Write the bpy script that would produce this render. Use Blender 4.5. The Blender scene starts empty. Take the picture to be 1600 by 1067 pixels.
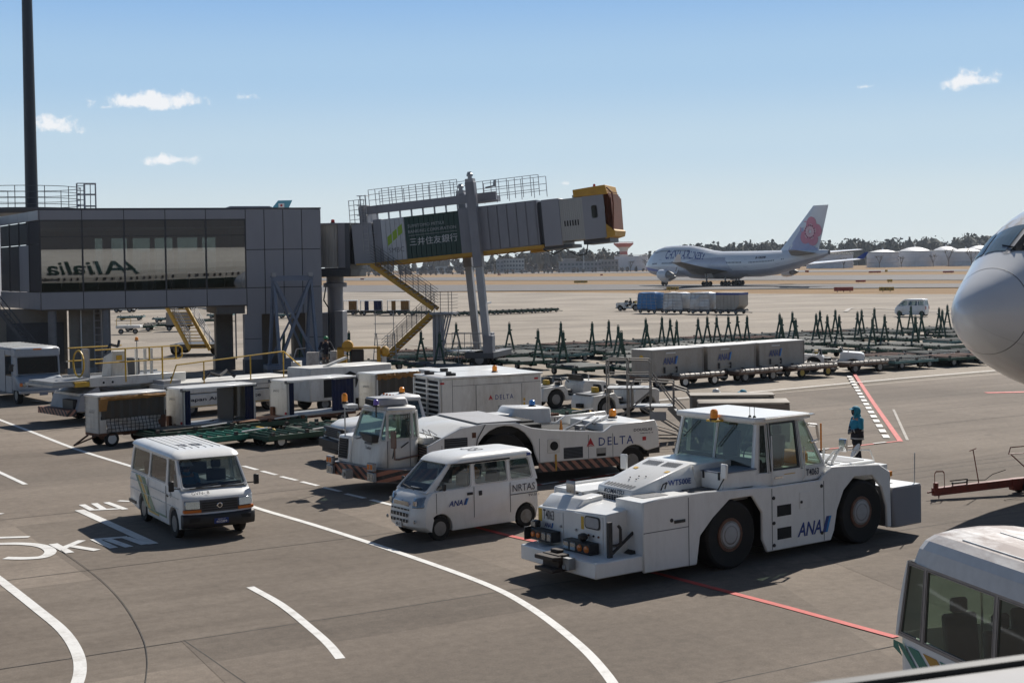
import bpy, bmesh, math, random
from mathutils import Matrix, Vector, Quaternion
random.seed(7)
R = math.radians
scene = bpy.context.scene
COL = scene.collection
# ------------------------------------------------------------------ camera
F_PX, CAM_H, PITCH, ROLL, CY = 2222.0,6.23,0.0220,-0.0167,462.6
fw = Vector((0, math.cos(PITCH),-math.sin(PITCH)))
rt0 = Vector((1,0,0)); up0 = Vector((0, math.sin(PITCH), math.cos(PITCH)))
c_, s_ = math.cos(ROLL), math.sin(ROLL)
CR = rt0 *c_ + up0 *s_
CU = -rt0 *s_ + up0 *c_
cam_data = bpy.data.cameras.new('camera')
cam = bpy.data.objects.new('camera', cam_data); COL.objects.link(cam)
cam.matrix_world = Matrix(((CR.x, CU.x,-fw.x,0),(CR.y, CU.y,-fw.y,0),(CR.z, CU.z,-fw.z, CAM_H),(0,0,0,1)))
cam_data.sensor_width = 36.0; cam_data.lens = F_PX *36.0/1600.0
cam_data.shift_y = -(533.5 - CY)/1600.0
cam_data.clip_start = 0.1; cam_data.clip_end = 9000
cam_data.dof.use_dof = True; cam_data.dof.focus_distance = 34.0; cam_data.dof.aperture_fstop = 9.0
scene.camera = cam

# ------------------------------------------------------------------ world, sun, exposure
SUN_AZ, SUN_EL = R(25.0), R(42.0)      # azimuth clockwise from +Y (ahead), the sun stands ahead and to the right
world = bpy.data.worlds.new('World'); scene.world = world; world.use_nodes = True
nt = world.node_tree; nt.nodes.clear()
wo = nt.nodes.new('ShaderNodeOutputWorld'); bg = nt.nodes.new('ShaderNodeBackground')
sky = nt.nodes.new('ShaderNodeTexSky'); sky.sky_type = 'NISHITA'; sky.sun_disc = False
sky.sun_elevation = SUN_EL; sky.sun_rotation = SUN_AZ; sky.altitude = 0; sky.air_density = 1.0; sky.dust_density = 0.6; sky.ozone_density = 1.3
SKY_STRENGTH = 0.05
bg.inputs['Strength'].default_value = SKY_STRENGTH
tc = nt.nodes.new('ShaderNodeTexCoord')
def wn(kind, **kw):
    n = nt.nodes.new(kind)
    for k, v in kw.items(): setattr(n, k, v)
    return n
def wmath(op, a, b=None):
    n = wn('ShaderNodeMath', operation=op)
    for i, v in enumerate((a, b)):
        if v is None: continue
        if isinstance(v,(int, float)): n.inputs[i].default_value = v
        else: nt.links.new(v, n.inputs[i])
    return n.outputs[0]
def ray_dir(px, py):
    return (fw + CR *((px - 800)/F_PX) - CU *((py - CY)/F_PX)).normalized()
sep = wn('ShaderNodeSeparateXYZ'); nt.links.new(tc.outputs['Generated'], sep.inputs[0])
nz = wn('ShaderNodeTexNoise'); nz.inputs['Scale'].default_value = 85; nz.inputs['Detail'].default_value = 7; nz.inputs['Roughness'].default_value = 0.62
nt.links.new(tc.outputs['Generated'], nz.inputs['Vector'])
nz2 = wn('ShaderNodeTexNoise'); nz2.inputs['Scale'].default_value = 30; nz2.inputs['Detail'].default_value = 3
nt.links.new(tc.outputs['Generated'], nz2.inputs['Vector'])
cloud = None
# small fair-weather clouds: direction in the sky, half width, half height
for (px, py, wx, wy, dens) in ((235,160,100,24,1.1),(85,198,56,26,.95),(264,251,64,17,.95),(387,152,20,9,.5),
                               (1516,128,50,26,1.15),(1352,136,20,6,.55),(885,287,12,5,.35),(170,168,26,8,.5)):
    d = ray_dir(px, py)
    az = math.atan2(d.x, d.y); el = math.asin(d.z)
    u = wmath('ARCTAN2', sep.outputs['X'], sep.outputs['Y'])
    v = wmath('ARCSINE', sep.outputs['Z'])
    du = wmath('DIVIDE', wmath('SUBTRACT', u, az), wx /F_PX)
    dv = wmath('DIVIDE', wmath('SUBTRACT', v, el), wy /F_PX)
    # flat-bottomed: falls off faster below
    dv = wmath('MULTIPLY', dv, wmath('ADD',1.15, wmath('MULTIPLY', wmath('LESS_THAN', dv,0.0),.55)))
    rr = wmath('SQRT', wmath('ADD', wmath('MULTIPLY', du, du), wmath('MULTIPLY', dv, dv)))
    m = wmath('MULTIPLY', wmath('SUBTRACT',1.0, rr), dens)
    cloud = m if cloud is None else wmath('MAXIMUM', cloud, m)
dens = wmath('ADD', cloud, wmath('MULTIPLY', wmath('SUBTRACT', nz.outputs['Fac'],0.53),2.4))
dens = wmath('ADD', dens, wmath('MULTIPLY', wmath('SUBTRACT', nz2.outputs['Fac'],0.5),1.0))
ss = wn('ShaderNodeMapRange', interpolation_type='SMOOTHSTEP'); ss.inputs['From Min'].default_value = 0.12; ss.inputs['From Max'].default_value = 0.75
nt.links.new(dens, ss.inputs['Value'])
inside = wmath('GREATER_THAN', cloud,-0.9)
cm = wmath('MULTIPLY', ss.outputs[0], wmath('MULTIPLY', inside,0.93))
mixc = wn('ShaderNodeMix', data_type='RGBA'); nt.links.new(cm, mixc.inputs[0])
mixc.inputs[7].default_value = (17.0,17.2,17.6,1)
# paler, hazier air towards the horizon, all the way round
elev = wmath('ARCSINE', sep.outputs['Z'])
ramp = wn('ShaderNodeValToRGB'); e_ = wmath('MULTIPLY', elev,2.0); nt.links.new(e_, ramp.inputs[0])
cr = ramp.color_ramp; cr.interpolation = 'EASE'
stops = ((0.0,(.655,.725,.74)),(.07,(.61,.705,.75)),(.16,(.50,.645,.765)),(.27,(.375,.56,.765)),(.40,(.255,.455,.755)),(.75,(.12,.28,.58)))
while len(cr.elements) < len(stops): cr.elements.new(.5)
for el_,(pos, c) in zip(cr.elements, stops): el_.position = pos; el_.color = (*c,1)
gain = wn('ShaderNodeVectorMath', operation='SCALE'); nt.links.new(ramp.outputs[0], gain.inputs[0]); gain.inputs[3].default_value = 1/SKY_STRENGTH
hz_ = wn('ShaderNodeMapRange', interpolation_type='SMOOTHERSTEP'); hz_.inputs['From Min'].default_value = 0.55; hz_.inputs['From Max'].default_value = 0.16
nt.links.new(elev, hz_.inputs['Value'])
haze_mix = wn('ShaderNodeMix', data_type='RGBA'); nt.links.new(wmath('MULTIPLY', hz_.outputs[0],.95), haze_mix.inputs[0])
nt.links.new(sky.outputs[0], haze_mix.inputs[6]); nt.links.new(gain.outputs[0], haze_mix.inputs[7])
nt.links.new(haze_mix.outputs[2], mixc.inputs[6])
hs = wn('ShaderNodeHueSaturation'); hs.inputs['Saturation'].default_value = 1.0; hs.inputs['Value'].default_value = 1.0
nt.links.new(mixc.outputs[2], hs.inputs['Color'])
nt.links.new(hs.outputs[0], bg.inputs['Color']); nt.links.new(bg.outputs[0], wo.inputs[0])
sun_data = bpy.data.lights.new('sun', 'SUN'); sun_data.energy = 5.0; sun_data.angle = R(0.53); sun_data.color = (1.0,0.945,0.87)
sun = bpy.data.objects.new('sun', sun_data); COL.objects.link(sun)
sd = Vector((math.sin(SUN_AZ)*math.cos(SUN_EL), math.cos(SUN_AZ)*math.cos(SUN_EL), math.sin(SUN_EL)))
sun.rotation_euler = sd.to_track_quat('Z', 'Y').to_euler()
sun.location = (0,0,60)
vs = scene.view_settings
vs.view_transform = 'Standard'; vs.look = 'None'; vs.exposure = 0.10; vs.gamma = 1.0; vs.use_curve_mapping = False
scene.cycles.max_bounces = 6; scene.cycles.transparent_max_bounces = 16
scene.cycles.diffuse_bounces = 3; scene.cycles.glossy_bounces = 3; scene.cycles.transmission_bounces = 3
scene.cycles.caustics_reflective = False; scene.cycles.caustics_refractive = False
scene.cycles.use_denoising = True

# ------------------------------------------------------------------ from a pixel of the photograph to a point of the place
def unproj(px, py, z=0.0):
    d = fw + CR *((px - 800)/F_PX) - CU *((py - CY)/F_PX)
    t = (z - CAM_H)/d.z
    return Vector((0,0, CAM_H)) + d *t
def at_depth(px, py, Y):
    d = fw + CR *((px - 800)/F_PX) - CU *((py - CY)/F_PX)
    return Vector((0,0, CAM_H)) + d *(Y /d.y)

# ------------------------------------------------------------------ materials
def srgb(r, g, b):
    f = lambda c: (c /255/12.92) if c /255 <= .04045 else ((c /255 + .055)/1.055) ** 2.4
    return (f(r), f(g), f(b))
def M(name, rgb, rough=.5, metal=0.0, grime=0.2, gcol=(.08,.065,.05), scale=1.2, streak=1.0, fine=.06, bump=0.0, bscale=40, spec=.5, coat=0.0, emit=None):
    m = bpy.data.materials.new(name); m.use_nodes = True
    t = m.node_tree; N = t.nodes; L = t.links
    b = N['Principled BSDF']
    b.inputs['Roughness'].default_value = rough; b.inputs['Metallic'].default_value = metal
    b.inputs['Specular IOR Level'].default_value = spec; b.inputs['Coat Weight'].default_value = coat
    co = N.new('ShaderNodeTexCoord'); mp = N.new('ShaderNodeMapping'); mp.inputs['Scale'].default_value = (1,1, streak)
    oi = N.new('ShaderNodeObjectInfo'); ad = N.new('ShaderNodeVectorMath'); ad.operation = 'ADD'
    sc = N.new('ShaderNodeVectorMath'); sc.operation = 'SCALE'; sc.inputs[3].default_value = 37.0
    cx = N.new('ShaderNodeCombineXYZ')
    for i in range(3): L.new(oi.outputs['Random'], cx.inputs[i])
    L.new(cx.outputs[0], sc.inputs[0]); L.new(co.outputs['Object'], ad.inputs[0]); L.new(sc.outputs[0], ad.inputs[1])
    L.new(ad.outputs[0], mp.inputs['Vector'])
    n1 = N.new('ShaderNodeTexNoise'); n1.inputs['Scale'].default_value = scale; n1.inputs['Detail'].default_value = 8; n1.inputs['Roughness'].default_value = .66
    L.new(mp.outputs[0], n1.inputs['Vector'])
    mr = N.new('ShaderNodeMapRange'); mr.inputs['From Min'].default_value = .48; mr.inputs['From Max'].default_value = .78
    mr.inputs['To Max'].default_value = min(1, grime *1.8); L.new(n1.outputs['Fac'], mr.inputs['Value'])
    mx = N.new('ShaderNodeMix'); mx.data_type = 'RGBA'; mx.inputs[6].default_value = (*rgb,1); mx.inputs[7].default_value = (*gcol,1)
    L.new(mr.outputs[0], mx.inputs[0])
    n2 = N.new('ShaderNodeTexNoise'); n2.inputs['Scale'].default_value = scale *9; n2.inputs['Detail'].default_value = 5
    L.new(mp.outputs[0], n2.inputs['Vector'])
    hv = N.new('ShaderNodeHueSaturation'); mr2 = N.new('ShaderNodeMapRange'); mr2.inputs['To Min'].default_value = 1 - fine *2; mr2.inputs['To Max'].default_value = 1 + fine *2
    L.new(n2.outputs['Fac'], mr2.inputs['Value']); L.new(mr2.outputs[0], hv.inputs['Value']); L.new(mx.outputs[2], hv.inputs['Color'])
    L.new(hv.outputs[0], b.inputs['Base Color'])
    rr = N.new('ShaderNodeMapRange'); rr.inputs['To Min'].default_value = max(.03, rough - .1); rr.inputs['To Max'].default_value = min(1, rough + .16)
    L.new(n1.outputs['Fac'], rr.inputs['Value']); L.new(rr.outputs[0], b.inputs['Roughness'])
    if bump:
        bm_ = N.new('ShaderNodeBump'); bm_.inputs['Strength'].default_value = bump; bm_.inputs['Distance'].default_value = .02
        n3 = N.new('ShaderNodeTexNoise'); n3.inputs['Scale'].default_value = bscale; n3.inputs['Detail'].default_value = 4
        L.new(co.outputs['Object'], n3.inputs['Vector']); L.new(n3.outputs['Fac'], bm_.inputs['Height']); L.new(bm_.outputs[0], b.inputs['Normal'])
    if emit: b.inputs['Emission Color'].default_value = (*rgb,1); b.inputs['Emission Strength'].default_value = emit
    return m
def glass(name, tint, refl=1.0, rough=.03, dirt=.0):
    m = bpy.data.materials.new(name); m.use_nodes = True
    t = m.node_tree; N = t.nodes; L = t.links; N.clear()
    o = N.new('ShaderNodeOutputMaterial'); tr = N.new('ShaderNodeBsdfTransparent'); tr.inputs[0].default_value = (*tint,1)
    gl = N.new('ShaderNodeBsdfGlossy'); gl.inputs['Roughness'].default_value = rough; gl.inputs['Color'].default_value = (.95,.97,1,1)
    fr = N.new('ShaderNodeLayerWeight'); fr.inputs['Blend'].default_value = .5
    pw = N.new('ShaderNodeMath'); pw.operation = 'POWER'; L.new(fr.outputs['Facing'], pw.inputs[0]); pw.inputs[1].default_value = 5.0
    mu = N.new('ShaderNodeMath'); mu.operation = 'MULTIPLY_ADD'; mu.inputs[1].default_value = .93; mu.inputs[2].default_value = .055*refl; mu.use_clamp = True
    L.new(pw.outputs[0], mu.inputs[0]); mx = N.new('ShaderNodeMixShader'); L.new(mu.outputs[0], mx.inputs[0]); L.new(tr.outputs[0], mx.inputs[1]); L.new(gl.outputs[0], mx.inputs[2])
    last = mx
    if dirt:
        df = N.new('ShaderNodeBsdfDiffuse'); df.inputs[0].default_value = (.35,.36,.36,1)
        m2 = N.new('ShaderNodeMixShader'); m2.inputs[0].default_value = dirt; L.new(mx.outputs[0], m2.inputs[1]); L.new(df.outputs[0], m2.inputs[2]); last = m2
    L.new(last.outputs[0], o.inputs[0])
    return m
WHITE = M('white_paint',(.78,.78,.76),.32, grime=.15, gcol=(.30,.27,.22), scale=1.5, streak=.35, fine=.025, coat=.15)
WHITE2 = M('white_worn_paint',(.68,.67,.63),.45, grime=.30, gcol=(.22,.17,.11), scale=1.8, streak=.3, fine=.05)
CREAM = M('aged_white_paint',(.58,.56,.51),.5, grime=.38, gcol=(.16,.11,.07), scale=1.4, streak=.3, fine=.07)
BLACK = M('black_plastic',(.018,.018,.019),.5, grime=.2, gcol=(.07,.06,.05))
DARK = M('dark_void',(.012,.012,.012),.8, grime=.1)
RUBBER = M('tyre_rubber',(.014,.0135,.013),.9, grime=.3, gcol=(.045,.038,.03), scale=3, bump=.15)
STEEL = M('galvanised_steel',(.33,.34,.35),.45,.6, grime=.25, gcol=(.12,.11,.10), scale=2)
RIM = M('rim_paint',(.23,.23,.225),.45,.2, grime=.5, gcol=(.12,.08,.05), scale=5)
RUST = M('rusty_steel',(.13,.055,.03),.8, grime=.5, gcol=(.05,.03,.02), scale=6, bump=.2)
GREYP = M('grey_panel',(.275,.275,.295),.45,.1, grime=.08, gcol=(.12,.12,.13), scale=.5, streak=.3, fine=.02)
GREYD = M('dark_grey_paint',(.085,.09,.10),.5,.2, grime=.2)
GREYL = M('light_grey_paint',(.36,.36,.37),.5,.1, grime=.2, gcol=(.15,.14,.13))
BLUEG = M('blue_grey_paint',(.17,.20,.26),.5,.2, grime=.2, gcol=(.10,.09,.08))
ORANGE = M('orange_lens',(.85,.28,.02),.25, grime=.05)
AMBER = M('amber_lens',(.6,.16,.02),.2, grime=.05)
REDL = M('red_lens',(.45,.03,.02),.25, grime=.05)
BLUEL = M('blue_lens',(.03,.16,.45),.25, grime=.05)
PURPLEL = M('purple_lens',(.16,.10,.45),.25, grime=.05)
YELLOW = M('yellow_paint',(.62,.38,.035),.5, grime=.25, gcol=(.2,.12,.04), scale=2.5)
OCHRE = M('ochre_paint',(.52,.28,.03),.5, grime=.25, gcol=(.16,.09,.03), scale=1.5)
GREEN = M('dark_green_paint',(.016,.062,.040),.55, grime=.35, gcol=(.07,.055,.035), scale=3)
GREEN2 = M('bright_green_paint',(.035,.20,.14),.55, grime=.35, gcol=(.06,.06,.04), scale=3)
TEAL = M('teal_paint',(.10,.20,.20),.55, grime=.4, gcol=(.10,.07,.05), scale=3)
INK = M('dark_ink',(.03,.032,.05),.5, grime=.1)
NAVY = M('navy_blue',(.015,.045,.22),.4, grime=.05)
SKYB = M('sky_blue',(.02,.22,.55),.4, grime=.05)
LOGORED = M('logo_red',(.45,.02,.03),.4, grime=.05)
CHROME = M('chrome',(.75,.76,.77),.15,1.0, grime=.1)
LENS = M('clear_lens',(.34,.37,.39),.06,.75, grime=.02)
MIRROR = M('mirror_glass',(.55,.57,.58),.04,1.0, grime=.05)
SEAT = M('seat_fabric',(.06,.065,.07),.9, grime=.2)
GL_VAN = glass('tinted_glass',(.40,.46,.44),1.2)
GL_DARK = glass('dark_glass',(.10,.115,.115),.8)
GL_GREEN = glass('green_tinted_glass',(.44,.55,.49),1.2, dirt=.04)
GL_BLUE = glass('windscreen_glass',(.36,.42,.45),1.5)

# ------------------------------------------------------------------ mesh building
class MB:
    def __init__(s): s.v = []; s.f = []; s.sm = []
    def add(s, verts, faces, smooth=False):
        n = len(s.v); s.v += [Vector(p) for p in verts]
        for f in faces: s.f.append([n + i for i in f]); s.sm.append(smooth)
        return s
    def box(s, x0, x1, y0, y1, z0, z1):
        return s.add([(x0, y0, z0),(x1, y0, z0),(x1, y1, z0),(x0, y1, z0),(x0, y0, z1),(x1, y0, z1),(x1, y1, z1),(x0, y1, z1)],
                     [(3,2,1,0),(4,5,6,7),(0,1,5,4),(1,2,6,5),(2,3,7,6),(3,0,4,7)])
    def hexa(s, p):       # 8 points: bottom ring ccw, top ring ccw
        return s.add(p,[(3,2,1,0),(4,5,6,7),(0,1,5,4),(1,2,6,5),(2,3,7,6),(3,0,4,7)])
    def quad(s, a, b, c, d): return s.add([a, b, c, d],[(0,1,2,3)])
    def prism(s, poly, y0, y1, ny=1, warp=None, smooth=False):   # polygon in (x, z), extruded along y
        n = len(poly); vs = []
        for j in range(ny + 1):
            y = y0 + (y1 - y0)*j /ny
            for (x, z) in poly: vs.append((x, y, z))
        if warp: vs = [warp(*p) for p in vs]
        fs = [tuple(range(n)), tuple(ny *n + i for i in reversed(range(n)))]
        for j in range(ny):
            for i in range(n):
                k = (i + 1) % n
                fs.append((j *n + i,(j + 1)*n + i,(j + 1)*n + k, j *n + k))
        return s.add(vs, fs, smooth)
    def prism_z(s, poly, z0, z1):                                # polygon in (x, y), extruded along z
        n = len(poly)
        vs = [(x, y, z0) for x, y in poly] + [(x, y, z1) for x, y in poly]
        fs = [tuple(reversed(range(n))), tuple(range(n,2*n))] + [(i,(i + 1) % n, n + (i + 1) % n, n + i) for i in range(n)]
        return s.add(vs, fs)
    def prism_x(s, poly, x0, x1):                                # polygon in (y, z), extruded along x
        n = len(poly)
        vs = [(x0, y, z) for y, z in poly] + [(x1, y, z) for y, z in poly]
        fs = [tuple(reversed(range(n))), tuple(range(n,2*n))] + [(i,(i + 1) % n, n + (i + 1) % n, n + i) for i in range(n)]
        return s.add(vs, fs)
    def tube(s, p0, p1, r, n=6, r1=None, cap=True):
        p0, p1 = Vector(p0), Vector(p1); d = p1 - p0
        if d.length < 1e-6: return s
        r1 = r if r1 is None else r1
        q = d.to_track_quat('Z', 'Y'); vs = []
        for p, rr in ((p0, r),(p1, r1)):
            for i in range(n):
                a = 2*math.pi *(i + .5)/n
                vs.append(p + q @ Vector((rr *math.cos(a), rr *math.sin(a),0)))
        fs = [(i,(i + 1) % n, n + (i + 1) % n, n + i) for i in range(n)]
        if cap: fs += [tuple(reversed(range(n))), tuple(range(n,2*n))]
        return s.add(vs, fs, n > 5)
    def path(s, pts, r, n=5):
        for a, b in zip(pts[:-1], pts[1:]): s.tube(a, b, r, n)
        return s
    def bar(s, p0, p1, w, h):          # rectangular bar, w sideways, h upwards
        p0, p1 = Vector(p0), Vector(p1); d = (p1 - p0).normalized()
        side = d.cross(Vector((0,0,1)))
        side = Vector((1,0,0)) if side.length < 1e-4 else side.normalized()
        u = side.cross(d); a, b = side *(w /2), u *(h /2)
        return s.hexa([p0 - a - b, p0 + a - b, p1 + a - b, p1 - a - b, p0 - a + b, p0 + a + b, p1 + a + b, p1 - a + b])
    def loft(s, rings, cap0=True, cap1=True, smooth=True, closed=True):
        n = len(rings[0]); vs = [p for r in rings for p in r]; fs = []
        for j in range(len(rings) - 1):
            for i in range(n if closed else n - 1):
                k = (i + 1) % n
                fs.append((j *n + i, j *n + k,(j + 1)*n + k,(j + 1)*n + i))
        if cap0: fs.append(tuple(reversed(range(n))))
        if cap1: fs.append(tuple((len(rings) - 1)*n + i for i in range(n)))
        return s.add(vs, fs, smooth)
    def lathe(s, prof, axis='z', center=(0,0,0), n=16, smooth=True):   # prof: (radius, height along the axis)
        c = Vector(center); rings = []
        for r, h in prof:
            ring = []
            for i in range(n):
                a = 2*math.pi *i /n; u, v = r *math.cos(a), r *math.sin(a)
                ring.append(c + (Vector((u, v, h)) if axis == 'z' else Vector((v, h, u)) if axis == 'y' else Vector((h, u, v))))
            rings.append(ring)
        return s.loft(rings, True, True, smooth)
    def xf(s, m):
        s.v = [m @ p for p in s.v]; return s
    def build(s, name, mat, parent=None, bev=0.0, seg=1, auto=38, kind=None, label=None, mats=None):
        me = bpy.data.meshes.new(name); bm = bmesh.new()
        vs = [bm.verts.new(p) for p in s.v]
        for f, sm in zip(s.f, s.sm):
            try: fc = bm.faces.new([vs[i] for i in f]); fc.smooth = sm
            except ValueError: pass
        bmesh.ops.recalc_face_normals(bm, faces=bm.faces)
        if bev:
            bm.normal_update()
            ed = [e for e in bm.edges if len(e.link_faces) == 2 and e.calc_face_angle(0) > R(28)]
            bmesh.ops.bevel(bm, geom=ed, offset=bev, segments=seg, profile=.5, affect='EDGES', clamp_overlap=True)
        if bev or any(s.sm):
            bm.normal_update()
            for fc in bm.faces: fc.smooth = True
            for e in bm.edges:
                if len(e.link_faces) == 2 and e.calc_face_angle(0) > R(auto): e.smooth = False
        bm.to_mesh(me); bm.free()
        me.materials.append(mat)
        o = bpy.data.objects.new(name, me); COL.objects.link(o)
        if parent: o.parent = parent
        if kind: o['kind'] = kind
        if label: o['label'] = label
        return o
def B(x0, x1, y0, y1, z0, z1): return MB().box(x0, x1, y0, y1, z0, z1)
def thing(name, label, cat, loc=(0,0,0), yaw=0, group=None):
    o = bpy.data.objects.new(name, None); COL.objects.link(o)
    o.location = loc; o.rotation_euler = (0,0, R(yaw)); o.empty_display_size = .3
    o['label'] = label; o['category'] = cat
    if group: o['group'] = group
    return o
def tag(o, label, cat, group=None):
    o['label'] = label; o['category'] = cat
    if group: o['group'] = group
    return o
def kids(o): return [c for c in COL.objects if c.parent == o]
def make_tree_index():
    d = {}
    for c in COL.objects:
        if c.parent: d.setdefault(c.parent.name,[]).append(c)
    return d
def dup(root, loc, yaw, label, group=None, idx=None):
    idx = idx or make_tree_index()
    r = root.copy(); COL.objects.link(r); r.location = loc; r.rotation_euler = (0,0, R(yaw)); r['label'] = label
    if group: r['group'] = group
    def rec(src, dst):
        for ch in idx.get(src.name,[]):
            c = ch.copy(); COL.objects.link(c); c.parent = dst
            rec(ch, c)
    rec(root, r)
    return r
_txt = {}
def text(body, mat, parent, origin, xdir, ydir, width=None, height=1.0, bold=.0, shear=0.0, name='lettering', depth=.004, spacing=1.0, kind=None):
    """flat lettering: lower left corner at origin, running along xdir, standing along ydir"""
    cu = bpy.data.curves.new('lettering_curve', 'FONT'); cu.body = body; cu.size = 1.0; cu.shear = shear; cu.offset = bold; cu.space_character = spacing
    cu.resolution_u = 2
    ob = bpy.data.objects.new('lettering_source', cu)
    me = bpy.data.meshes.new_from_object(ob); bpy.data.objects.remove(ob); bpy.data.curves.remove(cu)
    xs = [v.co.x for v in me.vertices]; ys = [v.co.y for v in me.vertices]
    x0, x1, y0, y1 = min(xs), max(xs), min(ys), max(ys)
    sy = height /(y1 - y0); sx = (width /(x1 - x0)) if width else sy
    X = Vector(xdir).normalized(); Y = Vector(ydir).normalized(); Z = X.cross(Y)
    for v in me.vertices:
        v.co = Vector(origin) + X *((v.co.x - x0)*sx) + Y *((v.co.y - y0)*sy) + Z *depth
    me.materials.clear(); me.materials.append(mat); me.name = name
    o = bpy.data.objects.new(name, me); COL.objects.link(o); o.parent = parent
    if kind: o['kind'] = kind
    return o
def lerp(a, b, t): return Vector(a)*(1 - t) + Vector(b)*t
def window(parent, q, margins, glassmat, framemat=None, t=.035, recess=.5, name='window', frame=True, corner=.0, panename='pane', seal=.024):
    """q: four corners (base left, base right, top right, top left) seen from outside. Builds a framed opening and its pane."""
    A, Bq, Cq, D = [Vector(p) for p in q]
    ml, mr, mb, mt = margins
    nrm = (Bq - A).cross(D - A).normalized()
    def P(u, v): return (A *(1 - u) + Bq *u)*(1 - v) + (D *(1 - u) + Cq *u)*v
    wl = ((Bq - A).length + (Cq - D).length)/2; hl = ((D - A).length + (Cq - Bq).length)/2
    u0, u1, v0, v1 = ml /wl,1 - mr /wl, mb /hl,1 - mt /hl
    if corner > 0:
        cu, cv = corner /wl, corner /hl; inner = []
        for (cx, cy, a0) in ((u0 + cu, v0 + cv,180),(u1 - cu, v0 + cv,270),(u1 - cu, v1 - cv,0),(u0 + cu, v1 - cv,90)):
            for k in range(4):
                a = R(a0 + k *30); inner.append((cx + cu *math.cos(a), cy + cv *math.sin(a)))
        outer = []
        for (ux, vx) in ((0,0),(1,0),(1,1),(0,1)): outer += [(ux, vx)]*4
    else:
        inner = [(u0, v0),(u1, v0),(u1, v1),(u0, v1)]; outer = [(0,0),(1,0),(1,1),(0,1)]
    n = len(inner)
    pane = MB(); off = nrm *(-t *recess)
    pane.add([P(*p) + off for p in inner],[tuple(range(n))])
    fo = None
    if frame:
        m = MB()
        for i in range(n):
            k = (i + 1) % n
            a, b, c, d = P(*outer[i]), P(*outer[k]), P(*inner[k]), P(*inner[i])
            if (a - b).length < 1e-5: m.add([a, c, d],[(0,1,2)])
            else: m.quad(a, b, c, d)
            m.quad(d, c, c - nrm *t, d - nrm *t)
            if (a - b).length > 1e-5: m.quad(b - nrm *t, a - nrm *t, d - nrm *t, c - nrm *t)
            else: m.add([a - nrm *t, d - nrm *t, c - nrm *t],[(0,1,2)])
        fo = m.build(name, framemat, parent)
    pane.build(panename, glassmat, fo if fo else parent)
    if seal and framemat is not BLACK:
        k = MB(); cu, cv = sum(p[0] for p in inner)/n, sum(p[1] for p in inner)/n; e = nrm *.004
        du, dv = seal /wl, seal /hl
        out2 = [(p[0] + (du if p[0] > cu else -du)*.8, p[1] + (dv if p[1] > cv else -dv)*.8) for p in inner]
        for i in range(n):
            j = (i + 1) % n; k.quad(P(*out2[i]) + e, P(*out2[j]) + e, P(*inner[j]) - nrm *.01, P(*inner[i]) - nrm *.01)
        k.build('seal', BLACK, fo if fo else parent)
    return fo
def wheel(parent, x, y, r, w, rimr, side=1, rimmat=None, name='wheel', bolts=8, hubc=None, dish=.04, holes=0):
    """tyre with its rim; side +1 means the outer face looks to +y"""
    t = MB(); h = w /2; sh = min(.05, w *.25)
    prof = [(rimr,-h *.8),(r - sh *1.2,-h),(r - sh *.2,-h *.85),(r,-h *.5),(r, h *.5),(r - sh *.2, h *.85),(r - sh *1.2, h),(rimr, h *.8)]
    t.lathe(prof, 'y',(0,0,0),24)
    for k in range(24):       # tread blocks
        a = 2*math.pi *k /24
        t.add([(r *1.006*math.sin(a + da), yy, r *1.006*math.cos(a + da)) for da, yy in ((-.07,-h *.5),(.07,-h *.5),(.07, h *.5),(-.07, h *.5))],[(0,1,2,3)])
    o = t.build(name, RUBBER, parent); o.location = (x, y, r)
    k = MB(); e = h *.8*side
    k.lathe([(rimr *1.0, e *1.03),(rimr *.93, e *1.05),(rimr *.86, e *(1 - dish /h *.5)),(rimr *.5, e *(1 - dish /h)),(rimr *.42, e *1.0),(rimr *.1, e *1.02)], 'y',(0,0,0),20)
    for i in range(bolts):
        a = 2*math.pi *i /bolts; rr = rimr *.34
        k.tube((rr *math.sin(a), e *.98, rr *math.cos(a)),(rr *math.sin(a), e *1.12, rr *math.cos(a)), rimr *.045,5)
    k.build('rim', rimmat or RIM, o)
    if holes:
        q = MB()
        for i in range(holes):
            a = 2*math.pi *i /holes; u = rimr *.66; w_ = rimr *.07
            yy = e *(1 - dish /h *.75) + side *.006
            q.add([((u + dr)*math.sin(a + da), yy,(u + dr)*math.cos(a + da)) for dr, da in ((-w_,-.12),(-w_,.12),(w_,.1),(w_,-.1))],[(0,1,2,3)])
        q.build('vent_holes', DARK, o)
    return o
def beacon(parent, loc, r, h, mat, name='beacon'):
    o = MB().lathe([(r,0),(r, h *.6),(r *.9, h *.85),(r *.5, h)], 'z',(0,0,0),12).build(name, mat, parent); o.location = loc
    MB().lathe([(r *1.25,-h *.25),(r *1.25,0.0),(r *1.05,.01)], 'z',(0,0,0),12).build('base', BLACK, o)
    return o
def arch(cx, r, z0, n=9, flat=1.0):
    """points of a wheel arch from front to back along the lower edge at height z0 (x decreasing)"""
    a0 = math.asin(max(-1, min(1,(z0 - r *0)/(r *flat)))) if z0 < r else 0
    return [(cx + r *math.cos(a), r *flat *math.sin(a)) for a in [a0 + (math.pi - 2*a0)*i /n for i in range(n + 1)]]
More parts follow.
